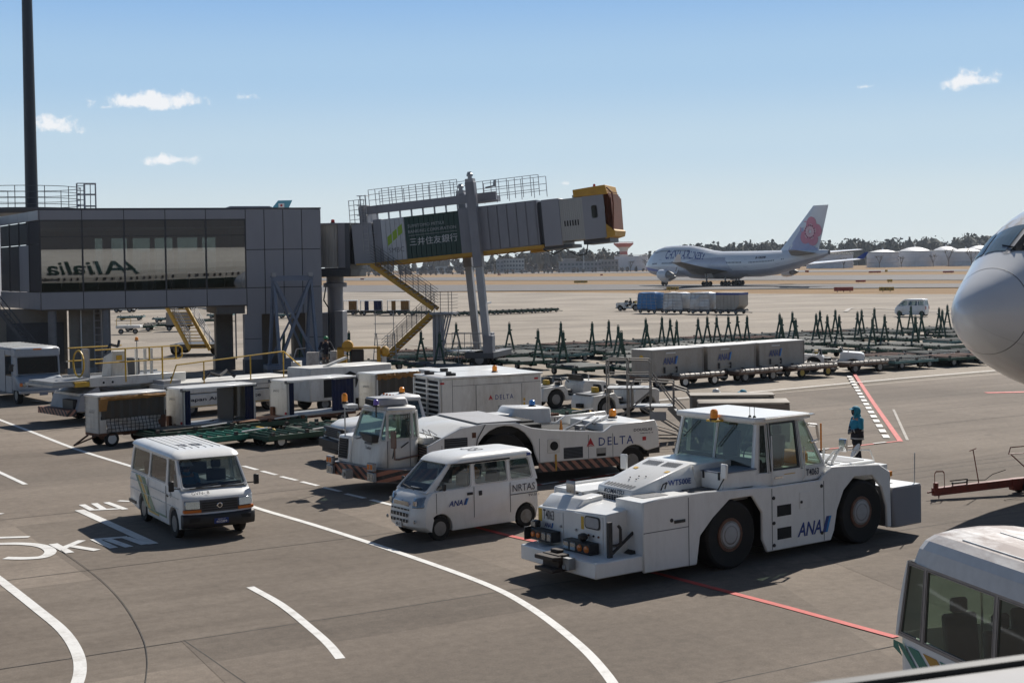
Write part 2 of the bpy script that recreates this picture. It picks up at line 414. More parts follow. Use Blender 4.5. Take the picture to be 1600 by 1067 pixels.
# ------------------------------------------------------------------ ground, markings
def ground_mat(name, c1, c2, c3, brick=None, bump=.25, rough=.9, crack=0.0, streak=None):
    m = bpy.data.materials.new(name); m.use_nodes = True
    t = m.node_tree; N = t.nodes; L = t.links; b = N['Principled BSDF']
    co = N.new('ShaderNodeTexCoord'); mp = N.new('ShaderNodeMapping'); mp.inputs['Rotation'].default_value = (0,0, R(-31))
    L.new(co.outputs['Object'], mp.inputs['Vector'])
    def noise(s, det=8, ro=.6, vec=None):
        n = N.new('ShaderNodeTexNoise'); n.inputs['Scale'].default_value = s; n.inputs['Detail'].default_value = det; n.inputs['Roughness'].default_value = ro
        L.new(vec or mp.outputs[0], n.inputs['Vector']); return n.outputs['Fac']
    def mr(v, a, bb, c=0.0, d=1.0):
        n = N.new('ShaderNodeMapRange'); n.inputs['From Min'].default_value = a; n.inputs['From Max'].default_value = bb; n.inputs['To Min'].default_value = c; n.inputs['To Max'].default_value = d
        L.new(v, n.inputs['Value']); return n.outputs[0]
    def mix(f, a, bb):
        n = N.new('ShaderNodeMix'); n.data_type = 'RGBA'
        if isinstance(f, float): n.inputs[0].default_value = f
        else: L.new(f, n.inputs[0])
        for i, v in ((6, a),(7, bb)):
            if isinstance(v, tuple): n.inputs[i].default_value = (*v,1)
            else: L.new(v, n.inputs[i])
        return n.outputs[2]
    col = mix(mr(noise(.11),.35,.68), c1, c2)
    col = mix(mr(noise(.55,8,.7),.5,.8,0,.6), col, c3)
    sm = N.new('ShaderNodeMapping'); sm.inputs['Scale'].default_value = (.05,1.0,1); L.new(mp.outputs[0], sm.inputs['Vector'])
    st = noise(streak or .9,6,.65, sm.outputs[0])
    col = mix(mr(st,.48,.72,0,.5), col, c3)
    sk = N.new('ShaderNodeTexWave'); sk.wave_type = 'RINGS'; sk.inputs['Scale'].default_value = .012; sk.inputs['Distortion'].default_value = 9; sk.inputs['Detail'].default_value = 3; sk.inputs['Detail Scale'].default_value = .6; L.new(mp.outputs[0], sk.inputs['Vector'])
    col = mix(mr(sk.outputs['Fac'],.93,1.0,0,.42), col, tuple(x *.55 for x in c1))
    hv = N.new('ShaderNodeHueSaturation'); L.new(col, hv.inputs['Color'])
    f = noise(38,4,.8); L.new(mr(f,.25,.75,.70,1.30), hv.inputs['Value'])
    hv2 = N.new('ShaderNodeHueSaturation'); L.new(hv.outputs[0], hv2.inputs['Color']); L.new(mr(noise(4.5,10,.75),.3,.7,.80,1.20), hv2.inputs['Value'])
    col = hv2.outputs[0]
    if brick:
        br = N.new('ShaderNodeTexBrick'); br.inputs['Scale'].default_value = 1.0; br.inputs['Mortar Size'].default_value = 0.0
        br.inputs['Brick Width'].default_value = brick; br.inputs['Row Height'].default_value = brick *.98; br.offset = 0.0
        br.inputs['Color1'].default_value = (.80,.80,.80,1); br.inputs['Color2'].default_value = (1.10,1.10,1.10,1)
        L.new(mp.outputs[0], br.inputs['Vector'])
        mm = N.new('ShaderNodeMix'); mm.data_type = 'RGBA'; mm.blend_type = 'MULTIPLY'; mm.inputs[0].default_value = 1
        L.new(col, mm.inputs[6]); L.new(br.outputs['Color'], mm.inputs[7]); col = mm.outputs[2]
    # oil spots
    vo = N.new('ShaderNodeTexVoronoi'); vo.inputs['Scale'].default_value = .35; L.new(mp.outputs[0], vo.inputs['Vector'])
    wob = N.new('ShaderNodeMath'); wob.operation = 'ADD'; L.new(vo.outputs['Distance'], wob.inputs[0]); L.new(mr(noise(2.5),0,1,-.25,.25), wob.inputs[1])
    col = mix(mr(wob.outputs[0],.02,.12,.35,0), col, tuple(x *.4 for x in c1))
    L.new(col, b.inputs['Base Color']); b.inputs['Roughness'].default_value = rough; b.inputs['Specular IOR Level'].default_value = .25
    bn = N.new('ShaderNodeBump'); bn.inputs['Strength'].default_value = bump; bn.inputs['Distance'].default_value = .012
    L.new(noise(55,3,.7), bn.inputs['Height']); L.new(bn.outputs[0], b.inputs['Normal'])
    return m
G_NEAR = ground_mat('apron_concrete',(.235,.196,.158),(.176,.144,.115),(.122,.098,.077), brick=7.4)
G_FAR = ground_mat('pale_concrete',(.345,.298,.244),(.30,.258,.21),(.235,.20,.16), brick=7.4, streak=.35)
G_TAXI = ground_mat('taxiway_asphalt',(.155,.145,.14),(.13,.122,.118),(.19,.175,.165), rough=.85, streak=.2)
G_GRASS = ground_mat('dry_grass',(.29,.185,.092),(.24,.155,.078),(.32,.225,.13), rough=1.0, bump=.6, streak=.1)
PAINT_W = M('road_white',(.72,.71,.68),.7, grime=.35, gcol=(.30,.27,.23), scale=3, fine=.08)
PAINT_R = M('road_red',(.55,.075,.06),.7, grime=.35, gcol=(.26,.15,.12), scale=3, fine=.08)
PAINT_WF = M('faded_road_white',(.40,.37,.33),.8, grime=.5, gcol=(.24,.21,.18), scale=3, fine=.1)
TAR = M('joint_tar',(.05,.045,.04),.9, grime=.5, gcol=(.15,.13,.11), scale=4)

def sheet(name, pts, mat, z, kind='structure'):
    me = MB().add([(p[0], p[1], z) for p in pts],[tuple(range(len(pts)))])
    return me.build(name, mat, None, kind=kind)
sheet('ground',[(-2500,-300),(2500,-300),(2500,2250),(-2500,2250)], G_GRASS,-.25)
def line_pts(ya, yb, xa=600, xb=1400):
    a, b = unproj(xa, ya), unproj(xb, yb); d = (b - a)
    return a - d *2.2, b + d *.42
e0a, e0b = unproj(-300,457.5), unproj(1800,461)
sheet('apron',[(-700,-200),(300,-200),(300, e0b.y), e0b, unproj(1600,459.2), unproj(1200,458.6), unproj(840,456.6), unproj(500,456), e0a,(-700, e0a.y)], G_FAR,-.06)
def strip(name, l0, l1, mat, z):
    a0, b0 = line_pts(*l0); a1, b1 = line_pts(*l1)
    return sheet(name,[a0, b0, b1, a1], mat, z)
strip('taxiway',(455.3,449),(445,442.5), G_TAXI,-.10)
strip('taxiway',(438,437),(433.6,429), G_TAXI,-.11)
strip('runway',(428.6,424),(426.6,421), G_TAXI,-.12)
# nearer, browner service-road pavement
nb = [unproj(-700,700), unproj(250,588), unproj(420,590), unproj(1010,632), unproj(1600,581), unproj(2400,560)]
sheet('service_road',[(-60,-40),(70,-40), nb[5], nb[4], nb[3], nb[2], nb[1], nb[0]], G_NEAR,0.0)
G_PATCH = ground_mat('newer_concrete',(.196,.163,.132),(.155,.127,.102),(.11,.089,.071), brick=7.4)
sheet('pavement_patch',[unproj(*p) for p in ((1140,812),(1345,745),(1700,683),(2300,640),(2600,900),(1500,960))], G_PATCH,.003)
sheet('pavement_patch',[unproj(*p) for p in ((282,1000),(800,920),(1150,866),(1500,1100),(700,1400))], G_PATCH,.004)
# painted markings
def ribbon(pts, w, z=.008, dash=None, smooth=True):
    P = [Vector(p) for p in pts]
    if smooth and len(P) > 2:        # Catmull-Rom through the points
        Q = []
        E = [P[0]*2 - P[1]] + P + [P[-1]*2 - P[-2]]
        for i in range(1, len(E) - 2):
            for k in range(8):
                t = k /8; a, b, c, d = E[i - 1], E[i], E[i + 1], E[i + 2]
                Q.append(.5*((2*b) + (c - a)*t + (2*a - 5*b + 4*c - d)*t *t + (3*b - a - 3*c + d)*t ** 3))
        Q.append(P[-1]); P = Q
    m = MB(); L = []; Rr = []
    for i, p in enumerate(P):
        d = (P[min(i + 1, len(P) - 1)] - P[max(i - 1,0)]); d.z = 0; d.normalize(); n = Vector((-d.y, d.x,0))*(w /2)
        L.append(Vector((p.x, p.y, z)) + n); Rr.append(Vector((p.x, p.y, z)) - n)
    for i in range(len(P) - 1): m.quad(Rr[i], Rr[i + 1], L[i + 1], L[i])
    return m
_mz = [0]
def marking(pxs, w, mat=PAINT_W, z=.008, smooth=True, name='road_marking'):
    _mz[0] += 1; z = z + .00025*_mz[0]
    return ribbon([unproj(*p) for p in pxs], w, z, smooth=smooth).build(name, mat, None, kind='structure')
marking([(-60,632),(0,656),(50,675),(120,702),(200,727),(300,757),(390,790),(500,823),(640,869),(760,913),(830,950),(900,1003),(945,1050),(985,1110)],.17)
marking([(-60,862),(0,906),(60,953),(98,985),(120,1018),(125,1050),(112,1090)],.2)
marking([(391,917),(440,945),(490,985),(515,1008),(532,1029)],.16)
for a, b in (((380,728),(402,734)),((409,736),(432,742)),((439,744.5),(464,750.5)),((471,752.5),(497,759)),((505,761.5),(532,768)),((540,771.5),(570,778.5)),((580,781),(614,789.5))):
    marking([a, b],.15, smooth=False)
marking([(-20,729),(40,757)],.15, smooth=False)
marking([(-30,800),(4,803)],.15, smooth=False)
marking([(124,797),(240,850)],.24, smooth=False)
marking([(185,782.5),(203,783.5)],.15, smooth=False)
for a, b in (((128,788.5),(145,797.5)),((147,786.5),(163,796.5)),((166,785),(196,796)),((143,797),(196,794.6))):
    marking([a, b],.17, smooth=False)
road_txt = bpy.data.objects.new('road_marking', None); COL.objects.link(road_txt); road_txt['kind'] = 'structure'
o5, x5, y5 = unproj(-6,871.5,0), unproj(78,870,0), unproj(-40,836,0)
marking([(-60,842),(46,839)],.2, smooth=False)
marking([(8,872),(40,872.5),(68,870),(79,862),(68,854),(40,850),(0,850),(-30,853)],.26)
for a, b in (((83,850),(109,864)),((128,844.5),(98,857)),((112,853.5),(152,860))): marking([a, b],.2, smooth=False)
for a, b in (((147,842.5),(178,856.5)),((168,843),(202,855)),((196,840),(227,851)),((146,843.2),(199,839.3))): marking([a, b],.2, smooth=False)
bpy.data.objects.remove(road_txt)
# red restraint line with white dashes
marking([(1400,996),(1225,948),(1060,905),(930,871),(835,846),(790,836),(700,813),(622,793)],.16, PAINT_R, smooth=False)
RL = [(622,794),(845,757.5),(1000,736),(1275,704),(1408,689)]
marking(RL,.14, PAINT_R,.008, smooth=False)
def dashes(a, b, n, w, off, duty=.5, z=.030):
    a, b = unproj(*a), unproj(*b); d = (b - a)/n; nn = Vector((-d.y, d.x,0)).normalized()*off
    for i in range(n):
        ribbon([a + d *i + nn, a + d *(i + duty) + nn], w, z, smooth=False).build('road_marking', PAINT_W, None, kind='structure')
dashes((622,794),(1000,736),7,.14,.14)
dashes((1275,704),(1408,689),3,.12,.0,.45)
marking([(1334,583),(1363.5,628),(1407,690)],.18, PAINT_R, smooth=False)
dashes((1334,588),(1399,689),17,.23,-.235,.58)
marking([(1396,640),(1418,688)],.1, PAINT_WF, smooth=False)
marking([(1010,627),(1200,610.5),(1400,592),(1580,577)],.16, PAINT_W)
marking([(1010,628.6),(1200,612.1),(1400,593.6),(1580,578.6)],.12, TAR)
marking([(1345,577),(1480,567),(1600,555)],.2, PAINT_WF)
marking([(1320,487),(1345,481),(1500,489)],.5, PAINT_WF)
marking([(950,481),(1150,486),(1400,487),(1600,495)],.45, PAINT_WF)
marking([(640,538),(760,551)],.2, PAINT_WF)
marking([(1540,614),(1640,612)],.5, PAINT_R, smooth=False)
marking([(50,626),(88,630)],.3, PAINT_W, smooth=False)
# tar-filled expansion joints at the slab spacing
jd = Vector((math.cos(R(31)), math.sin(R(31)),0)); jn = Vector((-jd.y, jd.x,0))
def joint(px, py, a, b, w=.028):
    p = unproj(px, py); pts = []
    for i in range(15):
        t = a + (b - a)*i /14
        pts.append(p + jd *t + jn *random.uniform(-.02,.02))
    ribbon(pts, w,.0065).build('expansion_joint', TAR, None, kind='structure')
joint(250,877,-14,60); joint(250,1007,-12,40); joint(1400,1008,-30,10); joint(1100,790,-9,25); joint(1450,735,-9,30,.04)
joint(0,812,-10,40); joint(120,648,-20,40); joint(1250,660,-16,40); joint(1400,625,-30,40)
marking([(95,860),(150,900),(190,940),(220,990),(230,1030),(226,1080)],.016, TAR,.0065, name='expansion_joint')
jd, jn = jn, jd
joint(288,1000,-16,0,.02)
# far apron: streaky joints
for yy in (500,512,524,470):
    marking([(620, yy),(900, yy - 1),(1200, yy - 2),(1600, yy - 1)],.12, PAINT_WF,-.02, name='expansion_joint')

for k in range(2):
    p = unproj(random.uniform(120,1300), random.uniform(860,1040)); a = random.uniform(0,3.1); pts = [p]
    for q in range(7): a += random.uniform(-.7,.7); p = p + Vector((math.cos(a), math.sin(a),0))*random.uniform(.3,.8); pts.append(p)
    ribbon(pts,.012,.0066).build('crack', TAR, None, kind='structure')
# ------------------------------------------------------------------ far field: wood, tanks, buildings, water tower, signs
TREE = M('far_foliage',(.07,.075,.055),.9, grime=.6, gcol=(.03,.036,.022), scale=.12, fine=.3)
TREE2 = M('far_brown_foliage',(.10,.085,.055),.9, grime=.5, gcol=(.06,.055,.035), scale=.12, fine=.3)
BARE = M('bare_twigs',(.13,.115,.10),.95, grime=.4, gcol=(.09,.08,.07), scale=.2, fine=.2)
def clump(m, c, rx, rz, n, rng, leaf=1.0, cone=False):
    for _ in range(n):
        a = rng.uniform(0,6.283); u = rng.uniform(-1,1); rr = math.sqrt(1 - u *u)*rng.uniform(.75,1.08)
        if cone: rr = (1 - (u + 1)/2)*rng.uniform(.6,1.1)
        p = Vector((c[0] + rx *rr *math.cos(a), c[1] + rx *rr *math.sin(a), c[2] + rz *u))
        s = leaf *rng.uniform(.6,1.5); e1 = Vector((rng.gauss(0,1), rng.gauss(0,1), rng.gauss(0,.6))).normalized()*s
        e2 = Vector((rng.gauss(0,1), rng.gauss(0,1), rng.gauss(0,1))).normalized()*s
        m.add([p - e1, p + e2, p + e1, p - e2],[(0,1,2,3)])
def wood(name, pts, mat, rng, step, h0, h1, depth=60, leaf=1.5, n=60, conif=.18):
    """a belt of trees along a line of ground points (x, y, height factor)"""
    m = MB()
    for (a, b) in zip(pts[:-1], pts[1:]):
        A, Bv = Vector(a[:2] + (0,)), Vector(b[:2] + (0,)); L = (Bv - A).length; k = max(1, int(L /step))
        for i in range(k):
            t = (i + rng.random())/k
            p = A.lerp(Bv, t); hh = (a[2]*(1 - t) + b[2]*t)*rng.uniform(h0, h1)
            p = p + Vector((rng.uniform(-3,3), rng.uniform(0, depth),0)); rx = hh *rng.uniform(.22,.4)
            if rng.random() < conif: clump(m,(p.x, p.y, hh *.62), rx *.7, hh *.42, n, rng, leaf, True)
            else:
                for q in range(3): clump(m,(p.x + rng.uniform(-rx, rx)*.7, p.y, hh *rng.uniform(.5,.8)), rx *.8, hh *.26, n // 2, rng, leaf)
            core = []
            for zz, rr_ in ((0,.8),(hh *.3,1.15),(hh *.6,1.0),(hh *.8,.6),(hh *.93,.15)): core.append([Vector((p.x + rx *rr_ *rng.uniform(.75,1.1)*math.cos(6.283*q /7), p.y + rx *rr_ *math.sin(6.283*q /7), zz + rng.uniform(-.4,.4))) for q in range(7)])
            m.loft(core, smooth=False)
    return m.build(name, mat, None, kind='stuff')
rng = random.Random(11)
def far(px, py): v = unproj(px, py); return (v.x, v.y)
def fp(px, D, h): v = at_depth(px,400, D); return (v.x, v.y, h)
wood('far_wood',[fp(1060,1400,21), fp(1110,1400,25), fp(1180,1400,26), fp(1300,1400,25), fp(1330,1400,26), fp(1400,1400,25), fp(1480,1400,27), fp(1530,1400,28), fp(1640,1400,29), fp(1900,1400,30)], TREE, rng,2.9,.80,1.04,70)
wood('far_wood',[fp(940,1500,15), fp(1000,1500,17), fp(1060,1500,20)], TREE, rng,7,.75,1.1,60)
wood('far_wood',[fp(740,1250,9), fp(790,1250,12), fp(815,1250,19), fp(840,1250,21), fp(880,1250,19), fp(960,1250,16)], TREE2, rng,6,.75,1.08,60)
wood('far_wood',[fp(800,1300,17), fp(850,1300,22), fp(900,1300,22), fp(950,1300,19), fp(990,1300,17)], TREE, rng,6,.75,1.08,40)
wood('far_wood',[fp(430,1700,22), fp(560,1700,20), fp(640,1700,18), fp(760,1700,17), fp(860,1700,17)], TREE2, rng,9,.6,1.1,60,2.2)
wood('far_wood',[fp(540,1150,6), fp(660,1150,6), fp(760,1150,7), fp(980,1150,6)], BARE, rng,5,.6,1.2,40,1.2,26,0)
wood('far_hedge',[fp(480,1010,2.6), fp(700,1010,2.8), fp(980,1010,3), fp(1230,1000,2.5)], BARE, rng,4,.5,1.3,12,.6,22,0)
def bare_tree(px, D, h, label):
    p = at_depth(px,400, D); t = thing('bare_tree', label, 'tree',(p.x, p.y,0),0, 'bare trees in front of the tanks')
    m = MB().tube((0,0,0),(0,0, h *.4),.3,5,.2); tw = MB(); rg = random.Random(int(px))
    for _ in range(9):
        a = rg.uniform(0,6.28); e = Vector((math.cos(a)*h *.25, math.sin(a)*h *.25, h *rg.uniform(.65,.9))); m.tube((0,0, h *rg.uniform(.2,.4)), e,.14,4,.06)
        for _ in range(7):
            b = e + Vector((rg.uniform(-1,1), rg.uniform(-1,1), rg.uniform(.1,.9)))*h *.17; tw.tube(e *.8 + Vector((0,0, h *.1)), b,.07,3,.03, False)
    m.build('trunk', BARE, t); tw.build('crown', BARE, t)
for i,(px, h, lab) in enumerate(((1374,9, 'leafless grey tree before the left end of the first white storage tank'),(1408,8, 'low leafless tree between the first two white storage tanks'),(1458,9, 'leafless tree in front of the middle white storage tank'),
    (1482,14, 'large rounded leafless tree before the gap between the storage tanks'),(1518,13, 'broad leafless tree in front of the rear storage tanks'),(1535,10, 'leafless tree beside the nose of the parked airliner'),(1318,8, 'small leafless tree before the flat tank behind the wing'),
    (1010,9, 'leafless tree in front of the flat tank under the water tower'),(985,8, 'leafless tree left of the flat tank under the water tower'))):
    bare_tree(px,985, h, lab)
TANKW = M('tank_paint',(.66,.67,.68),.5, grime=.25, gcol=(.34,.34,.35), scale=.06, streak=.4, fine=.03)
TANKS = M('tank_side',(.55,.57,.61),.6, grime=.25, gcol=(.36,.36,.39), scale=.08, streak=.3, fine=.05)
def tank(pxa, pxb, D, ztop, dome, label):
    a, b = at_depth(pxa,400, D), at_depth(pxb,400, D); c = (a + b)/2; r = (b - a).length /2
    t = thing('storage_tank', label, 'storage tank',(c.x, c.y + r,0),0, 'white storage tanks before the wood')
    MB().lathe([(r,0),(r, ztop)], 'z',(0,0,0),40).build('shell', TANKS, t)
    MB().lathe([(r *1.01, ztop),(r *1.01, ztop + .5),(r *.75, ztop + dome *.55),(r *.35, ztop + dome *.92),(.4, ztop + dome),(.4, ztop + dome + 1.2)], 'z',(0,0,0),40).build('roof', TANKW, t)
    m = MB()
    for zz in (ztop *.34, ztop *.67, ztop + 1.3):
        m.lathe([(r + .15, zz - .12),(r + .4, zz),(r + .15, zz + .12)], 'z',(0,0,0),40)
    m.build('girder', TANKS, t)
    st = MB(); prev = None
    for k in range(15):
        ang = R(-130 + k *4.2); p = (r *1.015*math.cos(ang), r *1.015*math.sin(ang), ztop *k /14)
        if prev: st.tube(prev, p,.35,4)
        prev = p
    st.build('stair', TANKS, t)
tank(1361,1411,1010,9.5,3.0, 'leftmost white domed storage tank beyond the runway')
tank(1410,1464,1030,10.0,4.2, 'second white domed storage tank with a pale roof')
tank(1463,1506,1060,10.2,4.4, 'third white domed storage tank partly hidden by the fourth')
tank(1490,1546,1020,9.0,3.6, 'front white domed storage tank beside the airliner nose')
tank(1517,1562,1085,11.0,4.0, 'rear white domed storage tank furthest from the runway')
tank(1268,1341,1000,9.0,.6, 'flat roofed pale storage tank behind the airliner wing')
tank(962,1015,1120,11.0,.6, 'flat roofed pale storage tank below the water tower')
# water tower
p = at_depth(974.5,400,1180); k = 1180/2222
t = thing('water_tower', 'white water tower with red bands and a flared red top', 'water tower',(p.x, p.y,0))
RB = M('tower_red',(.42,.10,.07),.6, grime=.2); WB = M('tower_white',(.60,.58,.56),.6, grime=.2)
MB().lathe([(6.5*k,0),(6.3*k,13)], 'z',(0,0,0),24).build('base', WB, t)
MB().lathe([(6.2*k,13),(6.0*k,15.6)], 'z',(0,0,0),24).build('band', RB, t)
MB().lathe([(6*k,15.6),(7*k,17.6),(10.5*k,19.3)], 'z',(0,0,0),24).build('neck', WB, t)
MB().lathe([(10.5*k,19.3),(15.5*k,21.6),(15.5*k,22.4),(3,22.8)], 'z',(0,0,0),24).build('tank', RB, t)
m = MB()
for i in range(24):
    a = R(15*i); m.tube((15*k *math.cos(a),15*k *math.sin(a),22.4),(15*k *math.cos(a),15*k *math.sin(a),23.6),.12,4)
    a2 = R(15*i + 15); m.tube((15*k *math.cos(a),15*k *math.sin(a),23.5),(15*k *math.cos(a2),15*k *math.sin(a2),23.5),.1,4)
m.build('railing', RB, t)
# distant buildings
FB = M('far_plaster',(.42,.40,.37),.7, grime=.25, gcol=(.25,.23,.21), scale=.1); FBG = M('far_grey_wall',(.25,.24,.24),.7, grime=.3, gcol=(.16,.15,.15), scale=.1); FWIN = M('far_window',(.06,.07,.08),.3, grime=.1)
FROOF = M('far_roof',(.30,.29,.29),.7, grime=.2, scale=.1)
def block(pxa, pxb, D, h, label, rows, cols, wall=FB, name='far_building', z0=0, dep=14):
    a, b = at_depth(pxa,400, D), at_depth(pxb,400, D); w = (b - a).length
    t = thing(name, label, 'building',(a.x, a.y,0),0, 'low buildings at the airfield edge')
    B(0, w,0, dep, z0, h).build('wall', wall, t); B(-.4, w + .4,-.4, dep + .4, h, h + .5).build('roof', FROOF, t)
    fh = (h - 1)/rows
    for r_ in range(rows):
        cw = w /cols
        for c in range(cols):
            f = MB().box(c *cw + cw *.16, c *cw + cw *.84,-.10,.0,.6 + r_ *fh + fh *.3,.6 + r_ *fh + fh *.82).build('window', FROOF, t)
            B(c *cw + cw *.2, c *cw + cw *.8,-.13,-.10,.6 + r_ *fh + fh *.34,.6 + r_ *fh + fh *.78).build('pane', FWIN, f)
block(786,819,1120,10.5, 'pale three storey building with rows of windows, taller of the pair',3,7)
block(775,787,1115,10, 'narrow brownish block joined to the pale three storey building',3,2, FBG)
block(874,940,1080,7.5, 'long low grey hall beyond the grass, before the dark wood',2,11, FBG)
block(880,900,1140,10, 'grey upper block behind the long low grey hall',1,4, FBG)
block(938,966,1090,8.5, 'pale grey hall next to the flat tank under the water tower',2,5, FBG)
block(672,700,1250,5.5, 'low white shed half hidden by trees at far left',1,5)
block(650,672,1260,4.5, 'smaller low shed left of the low white shed',1,4, FBG)
p = at_depth(912,400,1060); t = thing('lamp_mast', 'thin pale mast before the long low grey hall', 'mast',(p.x, p.y,0))
MB().tube((0,0,0),(0,0,14),.32,6,.2).build('pole', WB, t); B(-.5,.5,-.3,.3,14,14.5).build('lamp', WB, t)
for px, lab in ((1353, 'thin street lamp in the gap between the flat tank and first domed tank'),(1545, 'thin street lamp standing right of the domed tanks')):
    p = at_depth(px,400,990); t = thing('street_lamp', lab, 'street lamp',(p.x, p.y,0)); MB().tube((0,0,0),(0,0,6),.12,5).tube((0,0,6),(-1.2,0,6.1),.1,4).build('pole', WB, t); B(-1.8,-1.0,-.15,.15,6,6.2).build('lamp', WB, t)
# perimeter fence far away
fa, fb = at_depth(540,400,1000), at_depth(980,400,1000); t = thing('perimeter_fence', 'thin wire perimeter fence along the far grass', 'fence',(fa.x, fa.y,0)); m = MB(); L_ = (fb - fa).length
for i in range(60): m.tube((L_ *i /59,0,0),(L_ *i /59,0,2.6),.09,3)
m.build('posts', FROOF, t, kind='stuff'); MB().tube((0,0,2.6),(L_,0,2.6),.06,3).tube((0,0,1.4),(L_,0,1.4),.06,3).build('wire', FROOF, t)
# airfield signs
SY = M('sign_yellow',(.42,.28,.03),.5, grime=.3); SR = M('sign_red',(.30,.055,.03),.5, grime=.2)
def sign(px, py, wpx, hpx, mat, label, txt, tcol):
    g = unproj(px, py); s = g.y /F_PX; w, h = wpx *s, hpx *s
    t = thing('airfield_sign', label, 'sign',(g.x, g.y,0),0, 'airfield guidance signs')
    B(-w /2, w /2,0,.3, h *.22, h).build('panel', mat, t, bev=.03)
    m = MB(); n = max(2, int(wpx /8))
    for i in range(n): m.box(-w /2 + w *(i + .5)/n - .06,-w /2 + w *(i + .5)/n + .06,.1,.2,0, h *.22)
    for i in range(n): MB().box(-w /2 + w *(i + .5)/n - .06,-w /2 + w *(i + .5)/n + .06,.1,.2,0, h *.22).build('leg', DARK, t)
    if txt:
        text(txt, tcol, t,(-w *.42,-.006, h *.38),(1,0,0),(0,0,1), w *.84, h *.42, bold=.03)
sign(1318.5,456.5,30,8, SR, 'wide dark red sign in the front grass strip', None, WB)
sign(1385.5,456,23,7.5, SY, 'yellow sign with dark panel right of the wide red sign', '< E1 >', INK)
sign(1051,454.5,19,6.5, SY, 'yellow sign below the nose of the taxiing airliner', '< B7 E', INK)
sign(1345,441.5,15.5,4, SR, 'red sign in the second grass strip', None, WB)
sign(1390.5,441.5,8,5, SY, 'small yellow sign right of the red one in the second strip', None, INK)
sign(1367,427,19,3.4, SR, 'far red sign above the second grass strip', None, WB)
sign(1385,425.5,4,4, SY, 'tiny yellow sign by the far red sign', None, INK)
sign(1482,427,17,3.6, SR, 'far red sign close to the parked airliner nose', None, WB)
sign(907.5,443,21,4.2, SY, 'wide yellow sign across the grass under the boarding bridge head', '< D E4 >', INK)
sign(1261,426,6,3.5, SR, 'small red sign beside the tail of the taxiing airliner', None, WB)
sign(780,430.5,5,2.6, SR, 'small red marker board under the boarding bridge column', None, WB)
sign(940,431,4,2.6, SR, 'small red marker board beneath the water tower', None, WB)
sign(566,437.5,6,2.4, SR, 'dark red marker board left of the boarding bridge stair', None, WB)
# far parked light aircraft / cars by the fence
for px, lab in ((776, 'tiny silver car far away beneath the pale building'),(818, 'tiny dark car far away right of the pale building')):
    g = unproj(px,426.5); t = thing('far_car', lab, 'car',(g.x, g.y,0))
    MB().prism([(-3.2,.3),(3.2,.3),(3.2,1.2),(1.8,1.4),(1,2.1),(-1.4,2.1),(-2.2,1.4),(-3.2,1.2)],-1,1).build('body', TANKW if px < 800 else GREYD, t, bev=.1)
    for x in (-2,2): MB().lathe([(.5,-1.05),(.5,1.05)], 'y',(x,0,.5),10).build('wheel', RUBBER, t)
# ------------------------------------------------------------------ grey glazed terminal bridge building on columns
TBY = 18.5
tb_ = thing('terminal_bridge_building', 'grey panelled building on columns with a long dark glazed corridor', 'building',(-27.2,82.1,0), TBY)
SOFF = M('soffit',(.16,.145,.13),.8, grime=.2); COLM = M('column_cladding',(.20,.195,.20),.5,.1, grime=.15); BEIGE = M('beige_wall',(.26,.235,.20),.7, grime=.2); GAPM = M('panel_gap',(.03,.03,.035),.7)
GL_COR = glass('corridor_glass',(.38,.375,.37),3.2,.003)
FRM = M('dark_window_frame',(.05,.052,.058),.4,.3)
D_ = 6.5      # depth of the corridor
def panel(x0, x1, z0, z1, y=0.0, g=.022, par=tb_, nm='panel', m=GREYP, ax='y'):
    if ax == 'y': o = B(x0 + g, x1 - g, y - .06, y, z0 + g, z1 - g)
    else: o = B(y - .06, y, x0 + g, x1 - g, z0 + g, z1 - g)
    return o.build(nm, m, par)
XS = [.0,2.36,4.72,7.08,9.44,11.8]
TX = [11.8,12.92,14.06,15.2,16.35]
B(.0,11.8,.0,.12,9.26,9.82).build('gap_backing', GAPM, tb_); B(.0,11.8,.0,.12,4.07,5.06).build('gap_backing', GAPM, tb_); B(11.8,16.33,.0,.12,3.5,9.82).build('gap_backing', GAPM, tb_)
for a, b in zip(XS[:-1], XS[1:]):
    panel(a, b,9.24,9.84); panel(a, b,4.06,5.08)
for a, b in zip(TX[:-1], TX[1:]):
    for z0, z1 in ((7.40,9.84),(5.10,7.40),(3.48,5.10)): panel(a, b, z0, z1)
for z0, z1 in ((7.40,9.84),(5.10,7.40),(3.48,5.10)): panel(.0,2.6, z0, z1,16.39, ax='x'); panel(2.6,5.2, z0, z1,16.39, ax='x')
# roof, floor slab and rear wall with windows
B(-.05,16.40,-.07, D_,9.84,9.93).build('roof', GREYD, tb_)
B(.0,16.3,.12, D_ - .1,4.0,4.15).build('soffit', SOFF, tb_); B(.05,11.8,.14, D_ - .2,5.0,5.06).build('corridor_floor', SOFF, tb_); B(.05,11.8,.14, D_ - .2,8.75,8.8).build('corridor_ceiling', GREYL, tb_)
INW = M('interior_wall',(.30,.285,.26),.7, grime=.1)
MB().box(.05,11.8, D_ - .25, D_ - .1,5.06,6.1).box(.05,11.8, D_ - .25, D_ - .1,8.3,9.8).build('rear_wall', INW, tb_)
for k,(a, b) in enumerate(((.05,3.3),(3.75,4.3),(5.25,5.6),(6.65,6.95),(8.05,8.35),(9.6,9.9),(10.75,11.8))): B(a, b, D_ - .25, D_ - .1,6.1,8.3).build('rear_pier', INW, tb_)
for k,(a, b) in enumerate(((3.3,3.75),(4.3,5.25),(5.6,6.65),(6.95,8.05),(8.35,9.6),(9.9,10.75))): B(a, b, D_ - .2, D_ - .17,6.1,8.3).build('rear_pane', GL_VAN, tb_)
B(11.8,11.9,.14, D_ - .1,4.2,9.8).build('inner_wall', INW, tb_)
